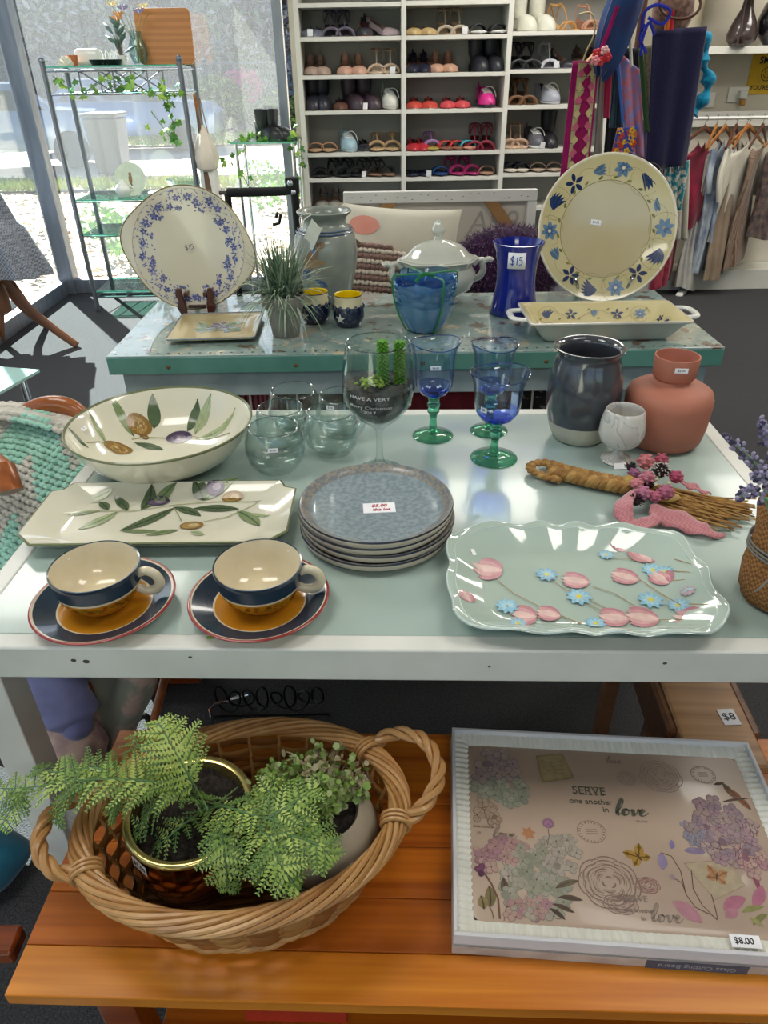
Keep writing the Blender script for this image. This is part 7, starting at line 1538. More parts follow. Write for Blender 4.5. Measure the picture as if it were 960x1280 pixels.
# fern with lacy fronds
FG = [M('fern_green', '#8aa34e', .5, col2='#789440', scale=40), M('fern_light', '#aabd68', .5, col2='#98ae56', scale=40), M('fern_dark', '#6a873c', .5, col2='#587632', scale=40)]
FST = M('fern_stem', '#5c7d4c', .5)
def frond(parent, pts, W_, seed, n=16, mi=None, up=Vector((0, 0, 1))):
    """main rachis through pts with alternate feathered pinnae made of small leaflets"""
    r = random.Random(seed); P = crom(pts, 8); N = len(P); m = MB(); st__ = MB(); st__.tube(P, lambda q: .0020 * (1 - q * .7), 5)
    for i in range(n):
        u_ = .10 + .88 * i / n; k = u_ * (N - 1); p = P[int(k)].lerp(P[min(N - 1, int(k) + 1)], k % 1); tg_ = (P[min(N - 1, int(k) + 1)] - P[max(0, int(k) - 1)]).normalized(); sd = tg_.cross(up).normalized(); nn = sd.cross(tg_)
        for s_ in (-1, 1):
            L = W_ * (sin(pi * min(1, .22 + u_ * .82)) ** .7) * r.uniform(.75, 1.15) + .008; d = (sd * s_ + tg_ * r.uniform(.35, .7) + nn * r.uniform(-.35, .25)).normalized(); dr = nn * -.10 * r.random()
            q = [p, p + d * L * .5 + dr * L * .3, p + d * L + dr * L]; st__.tube(q, .0007, 4, caps=False); side = d.cross(nn).normalized(); K = max(4, int(L / .0048)); c = r.randrange(3) if mi is None else mi
            for j in range(K):
                w_ = (j + .6) / K; b = q[0].lerp(q[1], w_ * 2) if w_ < .5 else q[1].lerp(q[2], w_ * 2 - 1); l_ = .0105 * (1.12 - w_ * .75) * min(1, W_ / .030)
                for s2 in (-1, 1):
                    dd = (side * s2 + d * .55 + nn * r.uniform(-.25, .25)).normalized(); wv = d * l_ * .26
                    m.add([b, b + dd * l_ * .5 + wv, b + dd * l_, b + dd * l_ * .5 - wv], [(0, 1, 2, 3)], c)
    o = st__.build('frond', FST, parent); l = m.build('leaflets', FG, o, smooth=False); l['kind'] = 'stuff'; return o
def W(px, py, z): return at(px, py, ZP + z)
fr = T('fern', 'lacy green artificial fern trailing from the brass pot over the basket', 'plant', bp_ + Vector((.03, -.01, .10)))
def F(*pl): return [W(*q) - fr.location for q in pl]
root = (258, 1010, .125)
frond(fr, F(root, (225, 985, .19), (170, 975, .21), (100, 975, .20), (30, 985, .18), (-25, 985, .17)), .040, 1, 24)
frond(fr, F(root, (245, 985, .18), (225, 950, .22), (205, 915, .235), (196, 900, .23)), .046, 2, 18, 1)
frond(fr, F(root, (280, 1008, .165), (320, 1020, .18), (370, 1030, .18), (400, 1035, .17)), .028, 3, 14)
frond(fr, F((300, 1015, .16), (335, 1045, .18), (350, 1080, .175), (372, 1112, .15)), .038, 4, 15)
frond(fr, F((275, 1012, .155), (278, 1045, .165), (282, 1080, .14), (285, 1115, .11)), .030, 5, 12)
frond(fr, F((180, 975, .20), (150, 1000, .17), (135, 1020, .15)), .026, 6, 8); frond(fr, F((120, 978, .20), (80, 1000, .18), (70, 1030, .15)), .022, 7, 8); frond(fr, F((30, 985, .18), (18, 1005, .17), (0, 1035, .16)), .022, 8, 9); frond(fr, F(root, (230, 1030, .14), (200, 1055, .12), (182, 1068, .10)), .022, 9, 8)
frond(fr, F((215, 985, .2), (190, 1010, .16), (165, 1045, .12)), .026, 10, 9); frond(fr, F((330, 1025, .18), (365, 1005, .185), (395, 985, .185)), .030, 11, 10); frond(fr, F((350, 1040, .18), (395, 1055, .175), (415, 1075, .16)), .030, 12, 11); frond(fr, F((210, 950, .21), (175, 935, .2), (168, 915, .19)), .022, 13, 6)
frond(fr, F((150, 975, .2), (120, 960, .2), (75, 965, .19), (40, 960, .18)), .026, 15, 12)
frond(fr, F((310, 1020, .17), (330, 1000, .17), (345, 970, .17)), .026, 17, 8)
MB().tube(crom(F((256, 1016, .095), (258, 1010, .13), root), 4), .004, 6).build('stem', FST, fr)
# stone pot with small-leaved creeper
p = at(402, 1032, ZP + .09); sp_ = Vector((p.x, p.y, ZP + .012))
t = T('stone_planter', 'rounded pale stone planter with a carved face, overflowing with creeper, at right in the basket', 'pot', sp_)
STN = M('stone_putty', '#a89c88', .7, col2='#8f8472', scale=14, bump=.3, detail=6)
MB().lathe([(0, 0), (.045, 0), (.062, .012), (.074, .045), (.075, .075), (.068, .10), (.056, .115), (.050, .118), (.046, .11), (.052, .09), (0, .085)], 56, mod=lambda a, r_, z: (r_ * (1 + .03 * cos(2 * a + .5)), z)).build('body', STN, t, angle=60)
DKS = M('dark_groove', '#5d5448', .8)
m = MB()
m.tube([(.0765 * cos(a), .0765 * sin(a), .060 + .008 * sin(6 * (a - R(-140)))) for a in [R(-140) + R(50) * k / 10 for k in range(11)]], .0022, 6).tube([(.0765 * cos(a), .0765 * sin(a), .044 + .004 * sin(7 * a)) for a in [R(-138) + R(45) * k / 10 for k in range(11)]], .0018, 6)
m.build('carved_lip', DKS, t); MB().ell((.078 * cos(R(-55)), .078 * sin(R(-55)), .07), (.008, .012, .02), 12, rot=(0, 0, R(35))).build('carved_nose', STN, t)
MB().lathe([(0, .1), (.05, .105)], 24).build('soil', M('potting_soil', '#3a322c'), t)
CR = [M('creeper_a', '#7d9a4a', .5, scale=30), M('creeper_b', '#9aa870', .5, scale=30), M('creeper_c', '#a39a78', .6, scale=30), M('creeper_d', '#5d7a38', .5, scale=30)]
cr = T('creeper', 'small-leaved pale green and brown creeper mounded over the stone planter', 'plant', sp_ + Vector((0, 0, .10))); r = random.Random(17); m = MB(); vn = MB()
for k in range(110):
    a = r.uniform(0, 2 * pi); L = r.uniform(.02, .088) if a < pi else r.uniform(.015, .05); e = Vector((L * cos(a) - .01, L * sin(a) + .008, .045 - L * .35 + r.uniform(0, .025))); P = bez((0, .005, .0), e * .5 + Vector((0, 0, .025)), e, n=9)
    vn.tube(P, .0010, 4)
    for i in range(2, 10):
        for q in range(3):
            s_ = r.uniform(.0035, .0065); d = Vector((r.gauss(0, 1), r.gauss(0, 1), r.gauss(.5, .7))).normalized(); u_ = d.orthogonal().normalized(); v_ = d.cross(u_); c = P[i] + Vector((r.gauss(0, .005), r.gauss(0, .005), r.gauss(.002, .004)))
            m.add([c + (u_ * cos(z) + v_ * sin(z)) * s_ for z in [2 * pi * g / 5 for g in range(5)]], [(0, 1, 2, 3, 4)], (0 if q else 1) if a > 2.2 else r.choice([1, 2, 2, 0]))
for (px, py) in ((345, 1075), (318, 1090), (425, 1080), (460, 955), (290, 1085), (400, 1075)):
    c0_ = at(px, py, ZP + .09) - cr.location; 
    for q in range(16):
        s_ = r.uniform(.004, .006); d = Vector((r.gauss(0, 1), r.gauss(0, 1), 1)).normalized(); u_ = d.orthogonal().normalized(); v_ = d.cross(u_); c = c0_ + Vector((r.gauss(0, .008), r.gauss(0, .008), r.gauss(0, .006)))
        m.add([c + (u_ * cos(z) + v_ * sin(z)) * s_ for z in [2 * pi * g / 5 for g in range(5)]], [(0, 1, 2, 3, 4)], r.choice([0, 0, 1, 3]))
    vn.tube(bez((0, 0, 0), c0_ * .6 + Vector((0, 0, .02)), c0_, n=6), .0012, 4)
vn.build('vine', M('creeper_vine', '#6e5a48', .7), cr); stuff(m.build('leaves', CR, cr, smooth=False))

# boxed glass board: white lid tray, ribbed liner, printed board
q0, q1, q2 = at(565, 909, ZP + .042), at(935, 927, ZP + .042), at(562, 1168, ZP + .042); ang = atan2(q1.y - q0.y, q1.x - q0.x); BWd = (q1 - q0).length; BDp = (q2 - q0).length
ex = Vector((cos(ang), sin(ang), 0)); ey = Vector((-sin(ang), cos(ang), 0)); c_ = q0 + ex * BWd / 2 - ey * BDp / 2
bb = T('boxed_board', 'open white gift box holding a floral printed glass chopping board', 'box', (c_.x, c_.y, ZP), ang)
W2, D2 = BWd / 2, BDp / 2; BOXW = M('white_card_box', '#d2d1d4', .5, col2='#cbcacf', scale=6); LIN = M('ribbed_foam', '#e2e2da', .7, col2='#d6d6cc', scale=120, stretch=(1, .05, 1), bump=.2)
m = MB()
for c0_, d0 in (((0, D2 - .0025, .0295), (2 * W2, .005, .025)), ((0, -D2 + .0025, .0295), (2 * W2, .005, .025)), ((-W2 + .0025, 0, .0295), (.005, 2 * D2 - .01, .025)), ((W2 - .0025, 0, .0295), (.005, 2 * D2 - .01, .025)), ((0, 0, .0195), (2 * W2, 2 * D2, .005))): m.box(c0_, d0)
m.build('box_wall', BOXW, bb, smooth=False, bevel=.0008)
SLV = M('printed_sleeve', '#a89a94', .5, col2='#c2b6ac', scale=26, detail=6); MB().box((0, 0, .0085), (2 * W2 + .002, 2 * D2 + .002, .017)).build('printed_base', SLV, bb, smooth=False, bevel=.0006)
sb = MB().box((.066, -D2 - .0014, .0085), (.122, .0008, .0168)).build('title_band', M('slate_band', '#4a5266', .5), bb, smooth=False); text_mesh('Glass Cutting Board', .0115, M('band_lettering', '#9aa0a8', .5), sb, (.066, -D2 - .0022, .0085), (pi / 2, pi, 0), name='title_lettering')
# liner: frame of fine ribs
m = MB()
iw, idp = W2 - .005, D2 - .005; bw_ = .021; NR = 60
for s_ in (-1, 1):
    m.grid(lambda u, v: (-iw + 2 * iw * u, s_ * (idp - bw_ * v), .034 + .0012 * sin(u * 300) * (v < .9) - .004 * v * v), 220, 3); m.grid(lambda u, v: (s_ * (iw - bw_ * v), (-idp + 2 * idp * u), .034 + .0012 * sin(u * 210) - .004 * v * v), 160, 3)
m.build('ribbed_liner', LIN, bb, angle=180)
gw, gd = W2 - .0245, D2 - .0245; BZ = .0305
GBD_ = M('board_print_ground', '#bba694', .3, col2='#a58f80', scale=5, detail=8, fac=(.3, .75), coat=.15, spec=.35)
gb = rings(MB(), [rr4(gw, gd, BZ - .006, .014), rr4(gw, gd, BZ - .0005, .014), rr4(gw - .0008, gd - .0008, BZ, .014)]).build('glass_board', GBD_, bb, angle=30)
class BP(Print):
    def P(s, x, y): return (x, y, BZ + .00015 + s.k * .000004)
pr = BP(lambda x, y: BZ)
r = random.Random(77)
def inside(x, y, m_=.006): return abs(x) < gw - m_ and abs(y) < gd - m_
def hb(px, py): p = at(px, py, ZP + BZ); dx, dy = p.x - c_.x, p.y - c_.y; return (dx * cos(-ang) - dy * sin(-ang), dx * sin(-ang) + dy * cos(-ang))
def A3(x, y): return hb(x / 4.8 + 580, y / 4.8 + 920)
def A4(x, y): return hb(x / 4.415 + 760, y / 4.415 + 930)
def floret(c, s_, c1, c2, a0=None):
    a0 = r.uniform(0, 2) if a0 is None else a0
    for i in range(4):
        a = a0 + i * pi / 2; q = (c[0] + s_ * .55 * cos(a), c[1] + s_ * .55 * sin(a))
        if inside(*q, s_ * .7): pr.disc(q, s_ * .55, s_ * .48, c2, a, 10); pr.disc((q[0] + s_ * .03, q[1] + s_ * .03), s_ * .47, s_ * .40, c1, a, 10)
    if inside(*c): pr.disc(c, s_ * .12, h='#6e5a50', n=6)
def cluster(c, rx, ry, n, s_, cols, edge):
    for k in range(n):
        a, q = r.uniform(0, 6.28), sqrt(r.random()); p = (c[0] + rx * q * cos(a), c[1] + ry * q * sin(a))
        if inside(p[0], p[1], s_ * .9): floret(p, s_ * r.uniform(.8, 1.2), r.choice(cols), edge)
PU = ['#a8938c', '#a48c90', '#b09a94', '#9a8a88']; GRN_ = ['#9c9a88', '#a6a292', '#949484']; PK = ['#b08c88', '#a8828a', '#b4948c', '#b89c90']; ED = '#8a7870'
cluster(A3(150, 180), .038, .034, 30, .0125, PU, '#83737a'); cluster(A3(220, 320), .040, .024, 26, .011, GRN_, '#7d8a7c'); cluster(A3(120, 460), .020, .016, 10, .010, ['#a89080', '#b09a86'], '#86705e')
cluster(A3(430, 880), .042, .055, 62, .0105, GRN_ + ['#a8a094', '#b0a498'], '#8a8a7c'); cluster(A3(240, 720), .038, .024, 26, .010, PK, '#946e78'); cluster(A3(560, 700), .026, .026, 16, .010, ['#a49c90', '#aca296'], '#8c8478'); cluster(A3(380, 1020), .035, .018, 16, .009, PK, '#9a7a7c')
cluster(A4(640, 480), .044, .050, 80, .0095, PU + ['#a48890', '#98848e'], '#846a74'); cluster(A4(480, 480), .014, .022, 12, .008, ['#8f8a98', '#a09aa0'], '#76707e'); cluster(A4(800, 640), .018, .022, 14, .009, PK, '#8f6470')
for x, y, s_ in ((150, 260, 0), (230, 180, 0), (290, 230, 0), (320, 290, 0), (100, 220, 0)): pr.leaf(A3(x, y), A3(x + 50, y + 30), .0022, '#6e626a', .2)
for k in range(26):
    p = A4(560 + 300 * r.random(), 380 + 280 * r.random()); a = r.uniform(0, 6); q = (p[0] + .016 * cos(a), p[1] + .016 * sin(a))
    if inside(*p) and inside(*q): pr.rib([p, ((p[0] + q[0]) / 2 + .002, (p[1] + q[1]) / 2), q], .0009, '#6e4c58')
pr.disc(A3(505, 525), .008, h='#9a7086'); floret(A3(505, 530), .006, '#a8809a', '#8a6080'); pr.rib([A3(505, 560), A3(510, 600), A3(500, 660)], .001, '#7c6a5c'); pr.star(A3(385, 585), .011, 6, '#bb8462', .2, .6)
# postage stamp, postmarks
st_ = [A3(430, 120), A3(590, 105), A3(665, 255), A3(470, 282)]; cc = (sum(p[0] for p in st_) / 4, sum(p[1] for p in st_) / 4)
pr.blob(cc, [(p[0] - cc[0], p[1] - cc[1]) for p in st_], '#94805e'); pr.blob(cc, [((p[0] - cc[0]) * .86, (p[1] - cc[1]) * .86) for p in st_], '#a08e6a')
for k in range(4): pr.rib([A3(455 + 20 * k, 150 + 32 * k % 90), A3(520 + 10 * k, 165 + 20 * k), A3(600, 150 + 25 * k)], .0008, '#7a6a52')
def ringp(c, rx, ry, w_, col, n=36): pr.rib([(c[0] + rx * cos(a), c[1] + ry * sin(a)) for a in [2 * pi * k / n for k in range(n + 1)]], w_, col)
for c0_, rx in ((A3(765, 575), .020), (A4(525, 170), .018)):
    ringp(c0_, rx, rx * .85, .0007, '#86766a')
    for k in range(22): a = 2 * pi * k / 22; pr.rib([(c0_[0] + rx * .76 * cos(a), c0_[1] + rx * .66 * sin(a)), (c0_[0] + rx * .92 * cos(a), c0_[1] + rx * .80 * sin(a))], .0010, '#86766a')
    for k in range(3): pr.rib([(c0_[0] - rx * .4, c0_[1] + .003 - k * .003), (c0_[0] + rx * .4, c0_[1] + .004 - k * .003)], .0007, '#86766a')
# line-drawn roses
def lrose(c, R0, col, w_=.0009, turns=4, sq=.9):
    for j in range(turns):
        rr = R0 * (1 - j / (turns + .4)); n = 7 - j
        for k in range(max(3, n)):
            a0 = 2 * pi * k / max(3, n) + j; pts = [(c[0] + rr * (1 + .13 * sin(pi * t_)) * cos(a0 + t_ * 1.25), c[1] + sq * rr * (1 + .13 * sin(pi * t_)) * sin(a0 + t_ * 1.25)) for t_ in [i / 8 for i in range(9)]]
            if all(inside(*p, .001) for p in pts): pr.rib(pts, lambda t_: w_ * (.5 + sin(pi * t_)), col)
            q2_ = [(c[0] + rr * (.86 + .1 * sin(pi * t_)) * cos(a0 + .2 + t_), c[1] + sq * rr * (.86 + .1 * sin(pi * t_)) * sin(a0 + .2 + t_)) for t_ in [i / 6 for i in range(7)]]
            if all(inside(*p, .001) for p in q2_): pr.rib(q2_, w_ * .5, col)
lrose(A3(870, 880), .036, '#8a746a', .0012, 6); lrose(A4(290, 180), .028, '#a4928a', .0008, 5); lrose(A4(220, 780), .014, '#946e6a', .0009, 4, .7); lrose(A4(100, 190), .012, '#a4948a', .0007, 3); lrose(A3(940, 1010), .020, '#947a72', .0008, 4, .6)
# leaves bottom left
for a, b, w_, c0_ in [((550, 915), (690, 870), .008, '#6e6250'), ((565, 970), (712, 988), .007, '#5c4c40'), ((530, 1010), (662, 1062), .006, '#5c4c40'), ((512, 1035), (608, 1105), .006, '#54463c'), ((235, 850), (240, 960), .010, '#6a5444'), ((150, 900), (155, 1030), .014, '#7c7250'), ((100, 960), (120, 1040), .014, '#8f8058'), ((330, 970), (250, 1030), .006, '#8a6c54')]: pr.leaf(A3(*a), A3(*b), w_, c0_, .1, '#54463c')
pr.rib([A3(120, 820), A3(165, 890), (A3(205, 980)), A3(215, 1100)], .0026, '#7c5a4a'); pr.rib([A3(150, 1020), A3(170, 1060), A3(178, 1100)], .0014, '#7c6a4a'); floret(A3(105, 805), .009, '#7c4c66', '#5c3850'); pr.rib([A3(240, 1110), A3(250, 1040), A3(300, 1000)], .0012, '#8a6c54')
# butterflies and feather
def bfly(c, s_, ang_, c1, c2):
    for sg in (-1, 1):
        for da, L_, w_ in ((.75, 1.0, .62), (2.0, .75, .55)): a = ang_ + sg * da; pr.leaf(c, (c[0] + s_ * L_ * cos(a), c[1] + s_ * L_ * sin(a)), s_ * w_, c1, 0, c2, n=8); pr.disc((c[0] + s_ * L_ * .7 * cos(a), c[1] + s_ * L_ * .7 * sin(a)), s_ * .12, h=c2, n=8)
    pr.leaf((c[0] - s_ * .35 * cos(ang_), c[1] - s_ * .35 * sin(ang_)), (c[0] + s_ * .4 * cos(ang_), c[1] + s_ * .4 * sin(ang_)), s_ * .12, '#5c4630')
bfly(A4(170, 625), .021, R(120), '#a88440', '#6e5020'); bfly(A4(600, 735), .018, R(70), '#b0825a', '#8a6040')
for a, b, w_, c0_ in [((585, 225), (640, 215), .005, '#54443a'), ((630, 215), (700, 300), .010, '#6a5240'), ((660, 245), (745, 320), .010, '#8a5a3c'), ((700, 280), (790, 365), .009, '#9a6040'), ((630, 320), (780, 300), .004, '#6a5240')]: pr.leaf(A4(*a), A4(*b), w_, c0_, .05, '#4c3a30')
# envelope, bluebell stems, magenta petals
ev = [A4(420, 660), A4(650, 640), A4(755, 780), A4(590, 860)]; cc = (sum(p[0] for p in ev) / 4, sum(p[1] for p in ev) / 4); pr.blob(cc, [(p[0] - cc[0], p[1] - cc[1]) for p in ev], '#b0a086'); pr.rib(ev + ev[:1], .0006, '#8a7660'); bfly(A4(600, 735), .018, R(70), '#b0825a', '#8a6040')
for pl in ([(290, 600), (350, 620), (400, 700), (430, 830), (480, 900), (560, 940)], [(460, 700), (470, 800), (520, 890), (600, 970)], [(350, 730), (410, 770), (430, 830)], [(570, 830), (590, 900), (606, 975)]): pr.rib([A4(*q) for q in pl], .0011, '#5c4c3c')
for a, b, w_, c0_ in [((290, 600), (300, 695), .013, '#8f80a0'), ((350, 530), (350, 580), .007, '#8478a0'), ((420, 590), (540, 600), .010, '#8a7c98'), ((340, 720), (370, 750), .006, '#9a8a90'), ((740, 600), (840, 830), .008, '#8a4a60'), ((355, 870), (520, 990), .020, '#b07c88'), ((640, 920), (760, 850), .016, '#ac6c80'), ((700, 900), (770, 1060), .018, '#b4788a'), ((650, 960), (720, 920), .012, '#b07888'), ((850, 780), (800, 900), .014, '#b06c84'), ((740, 930), (860, 900), .007, '#8a8a54'), ((800, 1000), (880, 940), .007, '#7a7a48'), ((780, 960), (860, 1010), .006, '#94905c')]:
    if inside(*A4(*a)) and inside(*A4(*b)): pr.leaf(A4(*a), A4(*b), w_, c0_, .1, None)
pr.build('floral_print', gb)
INKG = M('grey_green_ink', '#55584c', .4); INKL = M('faded_ink', '#8c7c70', .4)
lx = hb(736, 993); lo = lambda q, z=.0003: (q[0], q[1], BZ + .0007 + z)
def serif(body, size, loc, mt, sp=1.0):
    o = text_mesh(body, size, mt, gb, lo(loc), bold=.0, name='lettering'); return o
serif('SERVE', .0185, A3(748, 332), INKG)
# serifs added to the capitals
c0_ = A3(748, 332); m = MB()
for k, x in enumerate([-.0215, -.0115, -.0065, .0015, .0105, .0185]): m.box((c0_[0] + x, c0_[1] - .0065, BZ + .0012), (.0055, .0011, .0002)).box((c0_[0] + x, c0_[1] + .0065, BZ + .0012), (.0055, .0011, .0002))
m.build('letter_serif', INKG, gb, smooth=False)
serif('one another', .0125, A3(760, 396), INKG); serif('in', .0125, A3(850, 445), INKG)
# script "love": pen strokes with thick and thin
LOVE = [[(0, .15), (.35, .55), (.62, 1.25), (.60, 1.62), (.42, 1.50), (.22, .85), (.15, .30), (.28, .02), (.50, .15), (.66, .42)],
        [(1.02, .62), (.78, .55), (.68, .25), (.82, .0), (1.05, .08), (1.16, .38), (1.02, .62), (1.06, .50), (1.30, .52), (1.46, .62)],
        [(1.46, .62), (1.54, .30), (1.62, .0), (1.86, .30), (1.92, .60), (2.02, .50), (2.16, .42)],
        [(2.16, .28), (2.40, .36), (2.52, .52), (2.40, .64), (2.22, .48), (2.18, .18), (2.34, .0), (2.60, .10), (2.84, .34)]]
def script(loc, s_, mt, w_=.0011):
    m = MB()
    for k, st__ in enumerate(LOVE):
        P = crom([(loc[0] + (x + y * .22) * s_, loc[1] + y * s_, BZ + .0012) for x, y in st__], 7); n = len(P); v = []
        for i, p in enumerate(P):
            a = P[max(0, i - 1)]; b = P[min(n - 1, i + 1)]; d = (b - a).normalized(); ww = w_ * (.35 + 1.0 * max(0, -d.y * .9 + .15)); sd = Vector((-d.y, d.x, 0)) * ww; v += [p - sd, p + sd]
        m.add(v, [(2 * i, 2 * i + 1, 2 * i + 3, 2 * i + 2) for i in range(n - 1)])
    m.build('script_lettering', mt, gb, smooth=False)
script(A4(40, 392), .0165, INKG, .0019); script(A3(170, 610), .0120, INKL, .0012); script(A4(240, 978), .0140, INKL, .0013); script(A3(855, 165), .0085, INKL, .0008)
serif('GAL 5:13', .0042, A4(185, 430), INKL); serif('SERVE', .012, A4(150, 855), INKL); serif('one another', .0080, A4(170, 920), INKL); serif('in', .0080, A4(195, 965), INKL); serif('in', .007, A3(90, 580), INKL)
serif('one another', .0060, A3(120, 545), INKL)
# price sticker
q = hb(930, 1181); sk = MB().box((0, 0, 0), (.036, .015, .0006)).build('price_sticker', PAPER, bb, (q[0], q[1], .0385), (R(3), 0, R(0)), smooth=False); text_mesh('$8.00', .0105, INK, sk, (-.002, 0, .0005), name='price_text', bold=.0002)

# ================================================================== BELOW AND BEHIND THE TABLES
# timber stool with tagged seat, right
p0, p1, p2, p3 = [at(x, y, .48) for x, y in ((838, 850), (918, 850), (955, 944), (868, 944))]
cc = (p0 + p1 + p2 + p3) / 4; t = T('timber_stool', 'pale timber bench stool with rounded ends under the right of the white table', 'stool', (cc.x, cc.y + .12, 0), R(-4)); BEE = pine('beech', '#b98d62', '#9a7048'); BEE2 = pine('beech_dark', '#7d5438', '#63402a')
w_ = (p1 - p0).length * 1.0
MB().prism([(x * (w_ / 2 + .004), .02 + y) for x, y in [(-1, -.24), (1, -.24), (1, .20), (.7, .24), (-.7, .24), (-1, .20)]], .462, .480).build('seat', BEE, t, bevel=.004)
for s_ in (-1, 1):
    MB().box((s_ * (w_ / 2 + .010), .05, .43), (.018, .40, .09)).build('side_rail', BEE2, t, bevel=.006, smooth=False)
    for y in (-.10, .2): MB().box((s_ * (w_ / 2 + .002), y, .20), (.03, .035, .40)).build('leg', BEE2, t, smooth=False, bevel=.003)
q = at(917, 895, .481); sticker(t, (q.x - t.location.x + .0, q.y - t.location.y, .4812), (0, 0, R(5)), .028, .034, '$8')
# left: wooden chair with a crochet blanket
cx, cy = -.78, 1.22
CHW = pine('chair_wood', '#a05a2c', '#7c4018')
ch = T('wooden_chair', 'curved-back wooden armchair beside the left end of the white table', 'chair', (cx, cy, 0))
pr_ = [atY(x, y, 1.36) - Vector((cx, cy, 0)) for x, y in [(-40, 600), (-10, 555), (25, 522), (62, 506), (95, 514), (118, 545)]]
MB().tube(crom(pr_, 6), .020, 12, flat=.8).build('back_rail', CHW, ch)
for q in (pr_[1], pr_[4]): MB().tube([q, (q.x, q.y + .02, .42), (q.x + .01, q.y, 0)], .016, 10).build('back_post', CHW, ch)
MB().box((-.02, -.08, .42), (.50, .46, .03)).build('seat', CHW, ch, bevel=.01)
for x, y in ((-.24, -.28), (.2, -.28)): MB().box((x, y, .203), (.035, .035, .405)).build('leg', CHW, ch, smooth=False)
q = atY(0, 590, 1.12) - Vector((cx, cy, 0)); MB().tube([q + Vector((-.2, .2, .0)), q + Vector((.008, 0, 0)), q + Vector((.02, -.02, -.03))], .022, 10).build('arm_rest', CHW, ch)
BGR, BWH = fabric('crochet_green', '#a6d4c4', '#94c4b2', 40, bump=.8), fabric('crochet_white', '#cfcabf', '#bab5aa', 40, bump=.8)
bl = T('crochet_blanket', 'chunky mint green and white crocheted blanket draped over the wooden chair back', 'blanket', (cx, cy, 0)); NU, NV_ = 46, 56
def blf(u_, v_):
    # u across, v from behind the rail over the top and down the front
    x = -.30 + .54 * u_; top = .765 + .055 * sin(pi * min(1, max(0, (u_ * 1.05)))) - .02
    if v_ < .15: y, z = .165, top - (.15 - v_) * 1.4
    elif v_ < .25: a = (v_ - .15) / .10 * pi; y = .13 + .035 * cos(a); z = top + .03 * sin(a)
    else: q = (v_ - .25) / .75; y = .095 - .30 * q ** 1.1 - .03 * sin(u_ * 7 + q * 2); z = top - .48 * q ** 1.15
    return Vector((x + .015 * sin(v_ * 9) - .05 * max(0, v_ - .3), y + .018 * sin(u_ * 13 + v_ * 3) * min(1, v_ * 2), z))
m0 = MB(); m0.grid(blf, NU, NV_).build('base_cloth', BWH, bl, angle=180)
ms = [MB(), MB()]
for j in range(NV_):
    for i in range(NU):
        u_, v_ = (i + .5 * (j % 2)) / NU, (j + .5) / NV_; p = blf(u_, v_); dv = (blf(u_, min(1, v_ + .01)) - p).normalized(); du = (blf(min(1, u_ + .01), v_) - p).normalized() if u_ < .98 else Vector((1, 0, 0)); nn = du.cross(dv); 
        if nn.y > 0 and v_ > .25: nn = -nn
        zig = (v_ * 5.5 + 1.15 * abs((u_ * 3.0) % 1 - .5) * 2) % 2; k = 0 if zig < 1.1 else 1
        ms[k].ell(p + nn * .004, (.0105, .0072, .006), 6, m=4, rot=(r.uniform(-.3, .3), r.uniform(-.3, .3), .6 if i % 2 else -.6))
for k, mt, nm in ((0, BGR, 'green'), (1, BWH, 'white')): lab(stuff(ms[k].build('crochet_stitches', mt, bl)), '%s crocheted stitches in zigzag bands' % nm)
# navy cloth beside, quilts under the table
t = T('navy_throw', 'dark navy throw hanging under the crocheted blanket at the left edge', 'blanket', (cx, cy, 0)); MB().grid(lambda u, v: (-.34 + .26 * u, -.24 - .04 * sin(u * 8), .52 - .35 * v), 14, 10).build('cloth', fabric('navy_throw', '#1c2a4c'), t, angle=180, solid=.01)
QF = fabric('faded_floral_quilt', '#c2aaa0', '#8f9488', 16, fac=(.46, .56), bump=.4); QF2 = fabric('pink_floral_quilt', '#d0b4a8', '#9a7c80', 20, fac=(.4, .6), bump=.4); QB = fabric('lilac_blue_cloth', '#7478a4', '#6a6d94', 30)
def roll(name, label, a, b, rad, mt, cat='quilt', folds=3):
    t = T(name, label, cat, a); d = b - a; P = [d * (i / 12) for i in range(13)]
    MB().grid(lambda u, v: (lambda p, n1, n2, q: p + n1 * q * cos(2 * pi * u) + n2 * q * .75 * sin(2 * pi * u))(d * v, d.cross(Vector((0, 0, 1))).normalized(), d.cross(d.cross(Vector((0, 0, 1)))).normalized(), rad * (1 + .07 * sin(folds * 2 * pi * u + 2 * v) + .04 * sin(11 * v + 9 * u)) * (.6 + .4 * min(1, 8 * v, 8 * (1 - v)))), 40, 24, closeu=True).build('roll', mt, t, angle=180)
    MB().ell((0, 0, 0), rad * .62, 14).build('roll_end', mt, t); MB().ell(d, rad * .62, 14).build('roll_end', mt, t); return t
roll('quilt_roll', 'pale pink floral quilted roll leaning at the left under the white table', at(30, 820, .45), at(108, 965, .30), .062, QF2)
roll('blue_roll', 'lilac-blue cloth roll lying between two faded quilts under the table', at(60, 820, .52), at(96, 905, .40), .048, QB)
t = T('floral_quilt', 'large faded floral quilt hanging behind the blue roll under the table', 'quilt', at(150, 850, .45)); q0, q1, q2, q3 = [at(*q) - t.location for q in ((80, 800, .5), (205, 800, .5), (165, 925, .28), (100, 985, .20))]
MB().grid(lambda u, v: (q0 * (1 - u) + q1 * u) * (1 - v) + (q3 * (1 - u) + q2 * u) * v + Vector((0, .02 * sin(u * 12 + v * 3), .015 * sin(u * 9 + v * 5))), 30, 24).build('quilt', QF, t, angle=180, solid=.015)
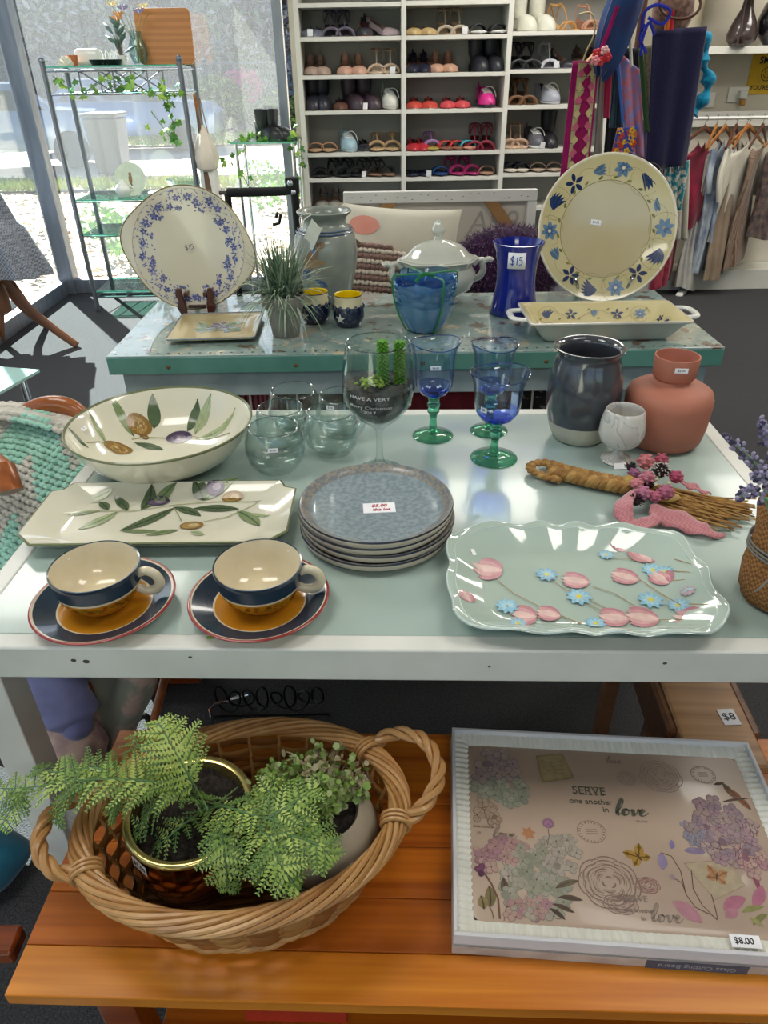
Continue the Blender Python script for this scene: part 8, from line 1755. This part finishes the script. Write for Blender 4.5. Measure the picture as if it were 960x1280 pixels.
t = T('patterned_bundle', 'dark red and green patterned bundle behind the table leg at the left edge', 'cloth', at(10, 900, .25)); MB().ell((0, 0, 0), (.09, .06, .14), 18, m=10, fn=lambda a, b: 1 + .06 * sin(5 * a + 3 * b)).build('cloth', fabric('patterned_bundle', '#3c2228', '#4a5a50', 30, fac=(.45, .55)), t)
t = T('teal_bag', 'teal blue cloth bag on the floor at the left edge', 'bag', at(12, 1075, .05)); MB().ell((-.04, .0, 0.0), (.075, .07, .045), 20, m=10, fn=lambda a, b: 1 + .06 * sin(4 * a + b)).build('body', fabric('teal_bag', '#1d5a70', '#174a5e', 20), t)
t = T('white_crochet', 'bright white crocheted cloth lump beside the basket handle', 'cloth', at(95, 1005, .33)); MB().ell((0, 0, 0), (.045, .04, .10), 18, m=12, fn=lambda a, b: 1 + .05 * sin(16 * a) * cos(14 * b)).build('cloth', fabric('white_crochet', '#c9c8c4', '#aaa9a6', 60, bump=1), t)
# timber rail at lower left, cane, wire frame
t = T('timber_bar', 'timber chair arm poking in at the lower left edge beside the pine table', 'chair', at(0, 1180, .30) + Vector((-.15, 0, 0))); MB().box((0, 0, 0), (.36, .045, .03)).build('arm_rest', PDK, t, bevel=.006); MB().box((-.16, 0, -.16), (.04, .04, .28)).build('post', PDK, t, bevel=.004)
a, b = at(207, 845, .22), at(177, 925, .05)
t = T('walking_cane', 'thin timber rod leaning beside the quilts under the table', 'stick', b); MB().tube([(0, 0, -.045), a - b], .010, 10).build('rod', CHW, t); MB().tube(crom([(-.02, .0, -.03), (-.015, .01, .04), (.015, .02, .06), (.03, .01, .02)], 5), .008, 8).build('rubber_loop', BLACKM, t)
t = T('red_box_far', 'dark timber box end on the carpet behind the rod', 'box', at(228, 860, .0)); t.name = 'timber_box'; MB().box((-.02, .08, .05), (.13, .13, .10)).build('box_body', PDK, t, bevel=.003)
WIR = M('black_wire', '#101014', .35, metal=.4); o0 = at(340, 895, 0); t = T('wire_word', 'black looped wire ornament on the carpet behind the basket', 'ornament', o0)
P = []
for k in range(260):
    u_ = k / 259; a = u_ * 7.5 * 2 * pi; P.append(Vector((-.13 + .26 * u_ + .022 * cos(a), .004 * sin(a * .5), .062 + .048 * sin(a) * (.7 + .3 * sin(u_ * 20)))))
MB().tube(P, .0030, 6).build('wire', WIR, t); MB().tube([(-.15, 0, .004), (.15, 0, .004)], .003, 6).build('foot_wire', WIR, t)
t = T('chrome_hook', 'bent chrome rod on the carpet behind the left of the basket', 'hook', at(266, 905, 0)); MB().tube([(0, 0, 0), (-.003, .01, .045), (.01, .015, .055), (.09, .04, .062)], .0045, 8).build('rod', CHROME, t)
